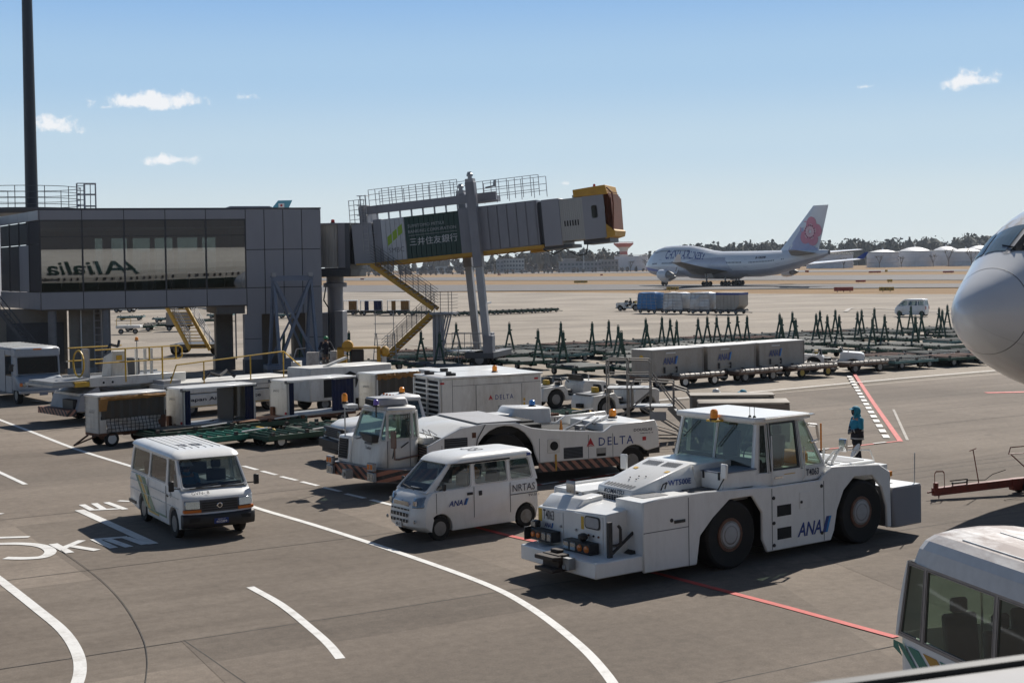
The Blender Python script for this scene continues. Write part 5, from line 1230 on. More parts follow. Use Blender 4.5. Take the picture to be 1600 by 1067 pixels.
for s in (1,-1):
    MB().hexa([(.66, s *.46,.745),(.60, s *.80,.745),(.68, s *.80,.745),(.745, s *.46,.745),(.63, s *.46,.935),(.57, s *.80,.935),(.655, s *.80,.935),(.715, s *.46,.935)]).build('headlight', LENS, ha, bev=.012)
    MB().hexa([(.66, s *.44,.665),(.58, s *.835,.665),(.68, s *.835,.665),(.752, s *.44,.665),(.66, s *.44,.735),(.58, s *.835,.735),(.68, s *.835,.735),(.75, s *.44,.735)]).build('indicator', AMBER, ha, bev=.008)
    y = s *.848
    for x in (-.68,-2.2): B(x, x + .012, y - .006, y + .004,.42,1.14).build('door_seam', GREYD, ha)
    for z in (.72,.95): B(-3.86,.3, y - .01, y + .0035, z, z + .012).build('press_line', WHITE2, ha)
    B(-.62,-.50, y - .01, y + .02,.90,.96).build('door_handle', BLACK, ha, bev=.01)
    mirror(ha,(.34, s *1.02,1.27),.13,.24,(.34, s *.80,1.2), BLACK)
    MB().prism([(-3.95,.35),(-3.3,.35),(-3.3,.42),(-3.95,.42)], s *.80, s *.86).build('mud_flap', BLACK, ha)
# slanting bands wrap both flanks
YB, GB = M('band_yellow',(.62,.42,.10),.4, grime=.1), M('band_green',(.14,.26,.17),.4, grime=.1)
for s in (1,-1):
    for (x0, w, mt) in ((-3.36,.18, GB),(-3.14,.24, YB),(-2.84,.32, GB)):
        m = MB(); y = s *.852; pts = [(x0,1.12),(x0 + w,1.12),(x0 + w + .95,.42),(x0 + .95,.42)]
        pts = [(a, b) for a, b in pts]
        q = [(a, s *(.845*(1 - .10*max(0, b - .75) ** 2) + .006), b) for a, b in pts]
        m.add(q,[(0,1,2,3)]); m.build('side_band', mt, ha)
    for (x0, x1, z0, z1, mt) in ((-2.25,-.65,.38,.42, GB),(-2.15,-1.3,.33,.37, YB)): B(x0, x1, s *.838, s *.849, z0, z1).build('side_band', mt, ha)
    MB().lathe([(.07,0),(.07,.004)], 'y',(-.32, s *.845,.98),14).build('round_emblem', GREYL, ha); text('8', GB, ha,(-.29, s *.852,.945),(-s *1,0,0),(0,0,1),.05,.075)
text('GVN- 8', INK, ha,(.62,-.62,1.06),(0,1,0),(-.9,0,1),.42,.085)
MB().lathe([(.075,0),(.06,.012)], 'x',(.732,0,.80),14).build('badge', CHROME, ha); MB().lathe([(.05,0),(.04,.016)], 'x',(.733,0,.80),14).build('badge_hole', BLACK, ha)
B(.83,.845,-.17,.17,.40,.52).build('number_plate', NAVY, ha); text('40289', WHITE, ha,(.847,-.13,.415),(0,1,0),(0,0,1),.26,.055, bold=.02); text('SOW-17', WHITE, ha,(.847,-.09,.485),(0,1,0),(0,0,1),.18,.025, bold=.02)
for k in range(7): B(-3.5,-.75,-.50 + k *.17,-.492 + k *.17,1.972,1.984).build('roof_groove', GREYD, ha)
text('28', INK, ha,(-1.55,-.38,1.992),(0,1,0),(1,0,0),.62,.45, bold=.0)
wiper(ha,(.39,-.45,1.19),(.33,.1,1.24)); wiper(ha,(.39,.15,1.19),(.33,.65,1.24)); wiper(ha,(.40,-.6,1.18),(.40,.7,1.18))
B(.02,.22,-.25,.12,1.265,1.275).build('paper', WHITE, ha)
# ------------------------------------------------------------------ long low aircraft tug (DELTA)
DTY = 205; dl = Vector((-math.sin(R(DTY)), math.cos(R(DTY)),0)); do_ = Vector((.73,40.21,0)) - dl *1.55
dt = thing('aircraft_tug', 'long low white DELTA tug with a striped skirt and a cab at its left end', 'aircraft tug', do_, DTY)
def arc(cx, cz, r, a0, a1, n): return [(cx + r *math.cos(R(a0 + (a1 - a0)*i /n)), cz + r *math.sin(R(a0 + (a1 - a0)*i /n))) for i in range(n + 1)]
def dflank(y0, y1):
    pl = [(3.43,.60),(3.43,1.30),(2.95,1.52),(2.45,1.74),(1.75,1.82),(.75,1.80),(.25,1.62),(-.35,1.52),(-2.05,1.36),(-2.35,1.54),(-3.78,1.60),(-3.88,1.35),(-3.92,.80),(-3.52,.72)]
    pl += list(reversed(arc(-3.05,.42,.50,15,165,8)))[:0] + arc(-3.05,.42,.50,142,20,8) + [(-2.55,.60),(.05,.60),(.14,.85)] + arc(1.1,.78,.95,175,5,12) + [(.15,.8)][:0] + [(2.12,.60)]
    return MB().prism(pl, y0, y1)
dflank(1.46,1.55).build('side_panel', WHITE, dt, bev=.02); dflank(-1.55,-1.46).build('side_panel', WHITE, dt, bev=.02)
MB().box(-3.85,3.4,-1.05,1.05,.45,1.05).box(2.2,3.4,-1.44,1.44,.5,1.3).box(-2.4,.0,-1.44,1.44,.5,1.3).box(-.1,2.2,-1.44,1.44,1.5,1.7).build('chassis', DARK, dt)
B(-3.8,-2.3,-1.05,1.05,1.05,1.52).build('rear_body', WHITE, dt, bev=.02); B(2.2,3.35,-1.05,1.05,1.05,1.48).build('engine_box', WHITE, dt); B(-.1,2.2,-.95,.95,.5,1.75).build('wheel_well', DARK, dt)
MB().hexa([(.7,-1.5,1.79),(3.0,-1.5,1.50),(3.0,1.5,1.50),(.7,1.5,1.79),(.7,-1.45,1.83),(2.4,-1.45,1.78),(2.4,1.45,1.78),(.7,1.45,1.83)]).build('engine_cover', WHITE, dt, bev=.015)
B(.55,1.9,-1.5,1.5,1.825,1.85).build('grip_mat', GREYL, dt)
B(-2.3,.0,-1.05,1.05,1.05,1.18).build('winch_deck', GREYD, dt)
o = MB().hexa([(-1.3,-1.4,1.45),(.2,-1.4,1.55),(.2,-.3,1.55),(-1.3,-.3,1.45),(-1.3,-1.35,1.95),(-.1,-1.35,2.0),(-.1,-.35,2.0),(-1.3,-.35,1.95)]); o.build('centre_housing', WHITE, dt, bev=.04)
B(-.1,.5,-1.2,-.4,1.6,1.82).build('locker', WHITE, dt, bev=.02)
beacon(dt,(-.9,-.8,2.0),.09,.16, BLUEL); beacon(dt,(-3.1,.2,1.62),.11,.22, ORANGE)
MB().path([(-2.2,.6,1.50),(-2.5,.5,1.56),(-3.4,-.4,1.62)],.04).path([(-1.6,.9,1.38),(-2.6,.2,1.6)],.03).path([(-1.4,.2,1.3),(-2.9,-.6,1.62)],.035).build('hydraulic_arm', STEEL, dt)
MB().box(-1.85,-1.65,.5,.8,1.2,1.48).build('valve_block', STEEL, dt); o = MB().lathe([(.02,0)], 'z'); MB().lathe([(.06,0),(.015,.3)], 'z',(-1.0,.9,1.4),8).build('small_cone', ORANGE, dt)
for x in (1.1,):
    for s in (1,-1): wheel(dt, x, s *1.22,.76,.5,.40, s, bolts=10)
for s in (1,-1): wheel(dt,-3.05, s *1.28,.42,.34,.22, s, bolts=8)
def skirt(pts, z0, z1, mat, th=.05):
    m = MB()
    for a, b in zip(pts[:-1], pts[1:]):
        d = (Vector((b[0] - a[0], b[1] - a[1],0))).normalized(); n = Vector((d.y,-d.x,0))*th
        A, Bq = Vector((a[0], a[1],0)), Vector((b[0], b[1],0))
        m.hexa([A + Vector((0,0, z0)), Bq + Vector((0,0, z0)), Bq - n + Vector((0,0, z0)), A - n + Vector((0,0, z0)), A + Vector((0,0, z1)), Bq + Vector((0,0, z1)), Bq - n + Vector((0,0, z1)), A - n + Vector((0,0, z1))])
    return m.build('skirt', mat, dt)
skirt([(5.28,-1.36),(4.72,1.02),(3.95,1.56),(2.2,1.57)],.36,.70, HAZ)
skirt([(.05,1.57),(-2.55,1.57)],.34,.60, HAZR); skirt([(-2.55,-1.57),(4.2,-1.57),(5.28,-1.36)],.36,.66, HAZ)
MB().prism_z([(5.22,-1.34),(4.68,.98),(3.9,1.5),(3.3,1.5),(3.3,-1.5),(4.6,-1.5)],.34,.40).prism_z([(5.22,-1.34),(4.68,.98),(3.9,1.5),(3.3,1.5),(3.3,-1.5),(4.6,-1.5)],.66,.70).build('step_deck', GREYL, dt)
# corner lamp clusters
fd = Vector((4.72 - 5.28,1.02 + 1.36,0)).normalized(); fn = Vector((fd.y,-fd.x,0))
for t in (.06,.94):
    c = Vector((5.28,-1.36,0)).lerp(Vector((4.72,1.02,0)), t) + fn *.02
    for z0, z1, mt in ((.38,.62, LENS),(.66,.88, AMBER)):
        hh = [c - fd *.17, c + fd *.17]; m = MB().hexa([hh[0] + Vector((0,0, z0)), hh[1] + Vector((0,0, z0)), hh[1] + fn *.1 + Vector((0,0, z0)), hh[0] + fn *.1 + Vector((0,0, z0)), hh[0] + Vector((0,0, z1)), hh[1] + Vector((0,0, z1)), hh[1] + fn *.1 + Vector((0,0, z1)), hh[0] + fn *.1 + Vector((0,0, z1))])
        lo = m.build('lamp_cluster', STEEL, dt, bev=.01)
        for k in (-.09,.06):
            q = c + fd *k + fn *.105; MB().add([q - fd *.06 + Vector((0,0, z0 + .04)), q + fd *.06 + Vector((0,0, z0 + .04)), q + fd *.06 + Vector((0,0, z1 - .04)), q - fd *.06 + Vector((0,0, z1 - .04))],[(0,1,2,3)]).build('lens', mt, lo)
MB().tube((5.05,-.1,.5),(5.35,-.02,.5),.06,8).box(5.1,5.3,-.2,.1,.38,.62).build('tow_hook', STEEL, dt)
# cab and radiator box at the front
def fx(y): return 5.12 - (y + 1.3)*(.56/2.38) - .02      # front face line
MB().hexa([(fx(-1.28),-1.30,.70),(fx(-.62),-.62,.70),(3.45,-.62,.70),(3.45,-1.30,.70),(fx(-1.28) - .05,-1.28,1.46),(fx(-.62) - .05,-.62,1.46),(3.45,-.62,1.6),(3.45,-1.28,1.6)]).build('radiator_box', WHITE, dt, bev=.04)
m = MB(); g0 = B(0,0,0,0,0,0)
def fpt(y, z, o=.02): return Vector((fx(y) - .05*(z - .7)/.76 + o, y, z))
MB().quad(fpt(-1.2,.82), fpt(-.74,.82), fpt(-.72,1.38), fpt(-1.18,1.38)).build('grille', DARK, dt)
for k in range(8): m.quad(fpt(-1.2,.84 + k *.07,.03), fpt(-.74,.84 + k *.07,.03), fpt(-.74,.86 + k *.07,.045), fpt(-1.2,.86 + k *.07,.045))
m.build('grille_bar', GREYD, dt)
zc = .70; cb = [(fx(-.55),-.55),(fx(.80),.80),(4.40,1.0),(3.62,1.0),(3.45,.9),(3.45,-.55)]
ct = [(fx(-.55) - .34,-.5),(fx(.80) - .30,.72),(4.38,.92),(3.62,.92),(3.5,.85),(3.5,-.5)]
MB().add([(x, y, zc) for x, y in cb] + [(x - (.05 if i < 2 else 0), y,1.46) for i,(x, y) in enumerate(cb)],[tuple(range(5,-1,-1)), tuple(range(6,12))] + [(i,(i + 1) % 6,6 + (i + 1) % 6,6 + i) for i in range(6)]).build('cab_body', WHITE2, dt, bev=.03)
ZB, ZT = 1.46,2.26
cbb = [(x - (.05 if i < 2 else 0), y) for i,(x, y) in enumerate(cb)]
def cq(i, j): return ((cbb[i][0], cbb[i][1], ZB),(cbb[j][0], cbb[j][1], ZB),(ct[j][0], ct[j][1], ZT),(ct[i][0], ct[i][1], ZT))
window(dt, cq(0,1),(.07,.06,.05,.06), GL_GREEN, WHITE2, corner=.08, name='windscreen_frame')
window(dt, cq(1,2),(.05,.05,.02,.08), GL_GREEN, WHITE2, corner=.05, name='quarter_window')
window(dt, cq(2,3),(.06,.06,.06,.09), GL_GREEN, WHITE2, corner=.07, name='door_window')
window(dt, cq(3,4),(.02,.02,.06,.09), GL_GREEN, WHITE2, name='rear_quarter_window'); window(dt, cq(4,5),(.1,.1,.1,.1), GL_GREEN, WHITE2, corner=.05, name='rear_window'); window(dt, cq(5,0),(.1,.1,.1,.1), GL_GREEN, WHITE2, corner=.05, name='side_window')
MB().add([(x *1.0, y *1.06, ZT) for x, y in ct] + [(x - .03, y, ZT + .10) for x, y in ct],[tuple(range(5,-1,-1)), tuple(range(6,12))] + [(i,(i + 1) % 6,6 + (i + 1) % 6,6 + i) for i in range(6)]).build('cab_roof', WHITE2, dt, bev=.03)
o = MB().hexa([(3.6,-.25,2.38),(4.55,-.2,2.36),(4.45,.62,2.36),(3.6,.66,2.38),(3.65,-.2,2.60),(4.62,-.2,2.60),(4.52,.6,2.60),(3.65,.6,2.60)]); o.build('roof_air_conditioner', GREYL, dt, bev=.05)
B(4.55,4.63,-.1,.5,2.40,2.56).build('air_intake', DARK, dt)
beacon(dt,(4.62,.78,2.44),.075,.16, PURPLEL); MB().tube((4.62,.78,2.1),(4.62,.78,2.42),.02,5).build('beacon_post', BLACK, dt)
beacon(dt,(4.95,-.95,2.42),.085,.24, ORANGE); MB().tube((4.95,-.95,1.4),(4.95,-.95,2.40),.02,5).build('beacon_post', STEEL, dt); B(4.7,5.0,-.98,-.5,2.26,2.36).build('lamp_bracket', WHITE, dt)
BRN = M('mirror_back',(.20,.13,.10),.6, grime=.3)
mirror(dt,(4.28,1.26,1.52),.22,.48,(4.25,1.03,.98), BRN, face=(1,.3,0)); MB().path([(4.28,1.26,1.3),(4.28,1.26,.98),(4.1,1.05,.94),(3.5,1.03,1.02)],.025).build('mirror_arm', BRN, dt)
B(3.72,3.735,1.0,1.008,.72,2.2).build('door_seam', GREYD, dt); B(4.38,4.395,1.0,1.008,.72,1.46).build('door_seam', GREYD, dt); MB().bar((4.0,1.02,1.26),(3.78,1.02,1.40),.02,.03).build('door_handle', BLACK, dt)
text('Towbar', INK, dt, fpt(.15,1.18,.0) + Vector((.0,0,0)), fd,(0,0,1),.3,.10, bold=.01, shear=.3); MB().quad(fpt(.1,1.32,.01), fpt(.48,1.32,.01), fpt(.48,1.39,.01), fpt(.1,1.39,.01)).build('label_plate', GREYD, dt)
wiper(dt, fpt(.45,1.42,.02), fpt(.1,1.5,.0)); wiper(dt, fpt(-.3,1.42,.02), fpt(-.05,1.5,0))
seat(dt,3.95,.4,1.2); MB().prism([(4.75,1.4),(4.4,1.4),(4.5,1.6),(4.75,1.62)],-.4,.75).build('dashboard', BLACK, dt, bev=.02); B(4.35,4.5,.3,.5,1.5,1.72).build('yellow_book', YELLOW, dt, bev=.01)
for z in (.70,.82): pass
MB().path([(3.35,.7,1.42),(3.45,.8,2.25)],.03).path([(3.2,1.0,1.45),(3.35,.95,1.72),(3.1,1.0,1.55)],.014).path([(3.1,1.2,1.45),(3.25,1.15,1.72),(3.0,1.2,1.55)],.014).build('grab_rail', WHITE, dt)
B(3.43,3.45,.98,1.5,.62,1.28).build('louvre_panel', DARK, dt); m = MB()
for k in range(9): m.box(3.45,3.47,.98,1.5,.65 + k *.07,.67 + k *.07)
m.build('louvre', BRN, dt)
def louvre(x0, x1, z0, z1, y=1.55, n=8):
    p_ = B(x0, x1, y, y + .006, z0, z1).build('louvre_panel', DARK, dt); q = MB(); st = (z1 - z0)/n
    for k in range(n): q.hexa([(x0, y + .006, z0 + st *k),(x1, y + .006, z0 + st *k),(x1, y + .012, z0 + st *(k + .1)),(x0, y + .012, z0 + st *(k + .1)),(x0, y + .006, z0 + st *(k + .5)),(x1, y + .006, z0 + st *(k + .5)),(x1, y + .008, z0 + st *(k + .55)),(x0, y + .008, z0 + st *(k + .55))])
    q.build('louvre', GREYD, p_)
louvre(2.24,2.93,1.0,1.48); louvre(-1.36,-.74,.66,.98)
B(-.62,-.22,1.55,1.57,.86,1.26).build('port_plate', WHITE2, dt, bev=.03); MB().lathe([(.13,0),(.13,.012),(.1,.016)], 'y',(-.43,1.565,1.06),20).build('round_port', DARK, dt)
B(-2.12,-1.80,1.545,1.553,.66,.90).build('step_opening', STEEL, dt); B(-2.1,-1.82,1.55,1.556,.66,.74).build('step_recess', DARK, dt)
for x in (-1.55,-2.35,.02,3.0): B(x, x + .012,1.55,1.556,.62,1.30).build('seam', GREYD, dt)
B(1.98,2.1,1.545,1.556,1.45,1.60).build('warning_label', RUST, dt); B(-3.46,-3.34,1.55,1.556,1.02,1.13).build('warning_label', LOGORED, dt); MB().bar((-.48,1.57,.35),(-.48,1.57,.82),.05,.02).build('tie_strap', OCHRE, dt)
MB().path([(2.05,1.57,.62),(1.95,1.57,1.4),(1.7,1.57,1.80)],.012).build('seam', DARK, dt)
def delta_logo(parent, o, xd, h, gap, w, tx=True):
    X = Vector(xd).normalized(); U = Vector((0,0,1)); N_ = X.cross(U)*.005; o = Vector(o)
    MB().add([o + N_, o + X *h *.5 + U *h *.26 + N_, o + X *h *.5 + U *h + N_],[(0,1,2)]).add([o + X *h + N_, o + X *h *.5 + U *h *.26 + N_, o + X *h *.5 + U *h + N_],[(0,1,2)]).build('logo_triangle', LOGORED, parent)
    MB().add([o - U *h *.06 + N_, o + X *h *.5 + U *h *.17 + N_, o + X *h - U *h *.06 + N_, o + X *h *.5 + U *h *.06 + N_],[(0,1,2,3)]).build('logo_triangle', LOGORED, parent)
    text('DELTA', NAVY, parent, o + X *(h + gap), X, U, w, h *.92, bold=.005, spacing=1.25)
delta_logo(dt,(-1.48,1.552,.96),(-1,0,0),.26,.14,1.15)
text('DOUGLAS', INK, dt,(-3.05,1.552,1.30),(-1,0,0),(0,0,1),.62,.08, bold=.02); text('TUGMASTER TBL-180', INK, dt,(-3.25,1.552,1.22),(-1,0,0),(0,0,1),.45,.03, bold=.02)
B(-3.94,-3.90,1.2,1.5,.8,.92).build('rear_lamp', AMBER, dt); B(-3.93,-3.5,.2,1.53,.62,.78).build('rear_bumper', BLACK, dt)
MB().box(-4.15,-3.93,.2,.9,.6,1.2).box(-4.2,-4.12,.3,.8,.7,1.15).build('rear_ladder_box', GREYL, dt)

# ------------------------------------------------------------------ generator box (DELTA) carried on a flatbed truck
gp = thing('ground_power_unit', 'big white DELTA generator box with a slatted end carried on the flatbed truck', 'generator',(-2.37,46.3,0),208)
B(-3.76,-.02,-2.1,0,1.06,2.53).build('casing', WHITE2, gp, bev=.03)
for z in (2.53,): B(-3.80,.02,-2.14,.04, z, z + .06).build('roof', WHITE, gp, bev=.015)
lf = B(-.03,.0,-2.02,-.10,1.14,2.45).build('vent_recess', DARK, gp); m = MB()
for k in range(8): B(.0,.05,-2.02,-.10,1.16 + k *.163,1.215 + k *.163).build('slat', WHITE2, gp)
for y in (-2.1,-.10,-1.06): B(.0,.055, y, y + .09,1.1,2.5).build('post', WHITE2, gp)
B(-2.98,-1.27,.0,.018,1.16,2.26).build('door', WHITE2, gp, bev=.006)
for x in (-.42,): B(x, x + .012,.0,.006,1.1,2.5).build('seam', GREYD, gp)
B(-3.74,-.42,.0,.006,2.28,2.292).build('seam', GREYD, gp); B(-1.28,-1.268,.015,.022,1.16,2.26).build('seam', GREYD, gp); B(-2.992,-2.98,.015,.022,1.16,2.26).build('seam', GREYD, gp)
delta_logo(gp,(-1.72,.02,1.76),(-1,0,0),.17,.09,.68)
B(-2.17,-2.09,.02,.035,1.18,1.56).build('door_bar', STEEL, gp)
MB().lathe([(.11,0),(.11,.01)], 'y',(-.86,.002,1.24),14).build('filler_port', DARK, gp); B(-1.14,-1.05,.0,.005,1.16,1.26).build('sticker', LOGORED, gp)
for z in (1.66,1.52): B(-3.12,-3.05,.0,.005, z, z + .09).build('sticker', YELLOW, gp)
for x, y in ((-.55,-.55),(-.2,-1.5)): MB().lathe([(.1,0),(.1,.14),(.03,.14)], 'z',(x, y,2.59),8).box(x - .22, x - .02, y - .1, y + .1,2.59,2.68).build('exhaust', BLACK, gp)
B(-.5,-.04,-1.95,-.15,2.585,2.595).build('radiator_grille', GREYL, gp)
beacon(gp,(-2.5,-1.0,2.62),.085,.20, ORANGE)
for x in (-.12,-3.62): B(x, x + .14,.0,.012,2.36,2.42).build('marker_lamp', LOGORED, gp)
tr = thing('flatbed_truck', 'white flatbed truck with a dark grille carrying the slatted DELTA generator', 'truck',(-2.37,46.3,0),208)
B(-4.7,3.0,-1.5,-.6,.55,.75).build('chassis', DARK, tr)
MB().box(-3.85,.35,-2.12,.02,.78,1.05).build('flatbed', WHITE2, tr, bev=.02); B(-4.7,-3.85,-2.1,.02,.62,1.06).build('rear_deck', WHITE2, tr, bev=.02)
text('119', INK, tr,(-4.22,.024,.84),(-1,0,0),(0,0,1),.32,.16, bold=.01)
m = MB(); rr2 = random.Random(4)
for k in range(14): m.box(-4.6 + rr2.random()*.6,-4.1 + rr2.random()*.2,-.1 - k *.12,-.06 - k *.12,1.06,1.1 + rr2.random()*.1)
m.build('cable_tray', RUST, tr)
sb = MB().box(-.85,1.15,.02,.14,.98,1.26).build('side_board', WHITE, tr, bev=.02); MB().lathe([(.11,0),(.11,.02)], 'y',(-.05,.14,1.10),16).build('filler_port', DARK, tr)
for x in (-.38,-.58): MB().lathe([(.035,0),(.035,.015)], 'y',(x,.14,1.13),8).build('bolt', BLACK, tr)
B(.55,1.1,.135,.145,1.0,1.16).build('side_slot', DARK, tr); B(-.7,1.1,-.6,.02,1.0,1.08).build('side_deck', GREYD, tr)
MB().prism([(-.75,1.0),(-1.15,1.0),(-.78,1.3)],-.02,.14).build('side_gusset', WHITE, tr)
def tb(x, y, z):
    k = 1 - .10*max(0, z - 1.2)/.8; return (x,-1.02 + (y + 1.02)*k, z)
MB().prism([(1.75,.55),(3.30,.55),(3.36,.8),(3.28,1.14),(3.05,1.26),(1.95,1.34),(1.75,1.34)],-1.9,-.14,6, lambda x, y, z: (x - .22*abs((y + 1.02)/.88) ** 4*(x > 2.8), y, z)).build('bonnet', WHITE, tr, bev=.05, seg=2)
for s, y in ((1,-.06),(-1,-1.98)): MB().prism([(3.2,.5),(3.32,.75),(3.2,1.0),(2.4,1.02),(1.75,.95),(1.75,.5),(1.95,.5)] + arc(2.55,.42,.5,170,12,8), y - .12, y + .12).build('wing', WHITE, tr, bev=.04)
MB().box(.45,1.78,-1.96,-.06,.55,1.30).build('cab_body', WHITE, tr, bev=.04)
q0 = [(1.85,-1.88,1.32),(1.85,-.16,1.32),(.5,-.09,1.30),(.5,-1.95,1.30)]; q1 = [(1.35,-1.72,1.92),(1.35,-.32,1.92),(.62,-.28,1.92),(.62,-1.76,1.92)]
window(tr,(q0[0], q0[1], q1[1], q1[0]),(.06,.06,.04,.04), GL_BLUE, WHITE, corner=.05, name='windscreen_frame'); window(tr,(q0[1], q0[2], q1[2], q1[1]),(.14,.10,.03,.05), GL_VAN, WHITE, corner=.05, name='door_window')
window(tr,(q0[2], q0[3], q1[3], q1[2]),(.12,.12,.12,.08), GL_DARK, WHITE, corner=.05, name='rear_window'); window(tr,(q0[3], q0[0], q1[0], q1[3]),(.10,.14,.03,.05), GL_VAN, WHITE, corner=.05, name='door_window')
rg = []
for ins, z in ((.0,1.91),(.0,1.97),(.10,2.04),(.3,2.06)): rg.append([Vector(p) for p in ((1.42 - ins,-.28 - ins *.8, z),(.58 + ins *.6,-.25 - ins *.8, z),(.58 + ins *.6,-1.79 + ins *.8, z),(1.42 - ins,-1.76 + ins *.8, z))])
MB().loft(rg).build('cab_roof', WHITE, tr, bev=.02)
for k in range(5): MB().lathe([(.05,0),(.02,.05)], 'z',(1.36,-1.55 + k *.26,2.01),6).build('marker_lamp', AMBER, tr)
beacon(tr,(.95,-1.0,2.09),.09,.18, ORANGE)
B(3.24,3.40,-1.80,-.24,.78,1.10).build('grille', BLACK, tr, bev=.02); m = MB()
for k in range(5): m.box(3.39,3.42,-1.75,-.28,.80 + k *.06,.82 + k *.06)
m.build('grille_bar', GREYD, tr)
for y in (-1.66,-.40): B(3.38,3.43, y - .13, y + .13,.86,1.04).build('headlight', LENS, tr, bev=.02)
B(3.2,3.52,-1.98,-.06,.42,.72).build('bumper', BLACK, tr, bev=.03); B(3.30,3.50,-1.7,-.4,.30,.42).build('air_dam', BLACK, tr)
mirror(tr,(1.72,.20,1.48),.16,.30,(1.6,-.1,1.3), BRN)
for x in (2.55,-2.6):
    for s, y in ((1,-.22),(-1,-1.86)): wheel(tr, x, y,.42,.26,.24, s)
gp2 = thing('ground_power_unit', 'second white generator box standing behind the DELTA one, only its roof showing', 'generator',(-2.37,46.3,0),208)
B(-4.2,-1.35,-4.6,-2.75,.55,2.48).build('casing', WHITE2, gp2, bev=.03); B(-4.25,-1.3,-4.65,-2.7,2.48,2.55).build('roof', WHITE, gp2, bev=.015); B(-1.6,-1.38,-3.0,-2.8,2.55,2.66).build('exhaust', BLACK, gp2)
for x in (-1.9,-3.7):
    for s, y in ((1,-2.9),(-1,-4.45)): wheel(gp2, x, y,.3,.2,.17, s)

# ------------------------------------------------------------------ crew bus at the lower right
bs = thing('crew_bus', 'white bus with a dirty stained roof at the lower right corner', 'bus',(5.11,18.06,0),-75)
ROOFM = M('dirty_roof',(.60,.59,.58),.5, grime=.12, gcol=(.3,.26,.24), scale=.9, streak=1, fine=.06)
def settle_on_top(m, col, lo=.80, hi=.97, scale=1.1):
    t = m.node_tree; N = t.nodes; L = t.links; b = N['Principled BSDF']; src = b.inputs['Base Color'].links[0].from_socket
    co = N.new('ShaderNodeTexCoord'); mp = N.new('ShaderNodeMapping'); mp.inputs['Scale'].default_value = (.55,1.3,1); L.new(co.outputs['Object'], mp.inputs[0])
    n = N.new('ShaderNodeTexNoise'); n.inputs['Scale'].default_value = scale; n.inputs['Detail'].default_value = 9; n.inputs['Roughness'].default_value = .7; L.new(mp.outputs[0], n.inputs['Vector'])
    g = N.new('ShaderNodeNewGeometry'); sp = N.new('ShaderNodeSeparateXYZ'); L.new(g.outputs['Normal'], sp.inputs[0])
    a = N.new('ShaderNodeMapRange'); a.inputs['From Min'].default_value = lo; a.inputs['From Max'].default_value = hi; L.new(sp.outputs['Z'], a.inputs[0])
    c = N.new('ShaderNodeMapRange'); c.inputs['From Min'].default_value = .40; c.inputs['From Max'].default_value = .55; L.new(n.outputs['Fac'], c.inputs[0])
    k = N.new('ShaderNodeMath'); k.operation = 'MULTIPLY'; L.new(a.outputs[0], k.inputs[0]); L.new(c.outputs[0], k.inputs[1])
    x = N.new('ShaderNodeMix'); x.data_type = 'RGBA'; L.new(k.outputs[0], x.inputs[0]); L.new(src, x.inputs[6]); x.inputs[7].default_value = (*col,1)
    L.new(x.outputs[2], b.inputs['Base Color'])
settle_on_top(ROOFM,(.15,.10,.088))
def bx(z): return -.66 + (max(0, z - 1.2)/1.4) ** 1.8*.30      # front outline
secs = []
BW = 2.05; L = 6.6
def ring(x, zoff=0, shrink=0):
    pts = []
    prof = [(0.02,.45),(0.0,.7),(0.0,1.30),(.03,1.9),(.075,2.3),(.12,2.5),(.19,2.61),(.32,2.68),(.62,2.735),(1.025,2.755)]
    pr = prof + [(BW - y, z) for y, z in reversed(prof[:-1])]
    return [Vector((x, y, z)) for y, z in pr]
body = MB(); rings = []
for (t, sh) in ((.0,.42),(.04,.22),(.12,.09),(.3,.025),(.7,0),(2,0),(4,0),(L,0)):
    r0 = ring(0)
    rings.append([Vector((bx(p.z) + t *(1 if t > 1 else 1),1.025 + (p.y - 1.025)*(1 - sh), p.z - (sh *.35 if p.z > 2.2 else 0))) for p in r0])
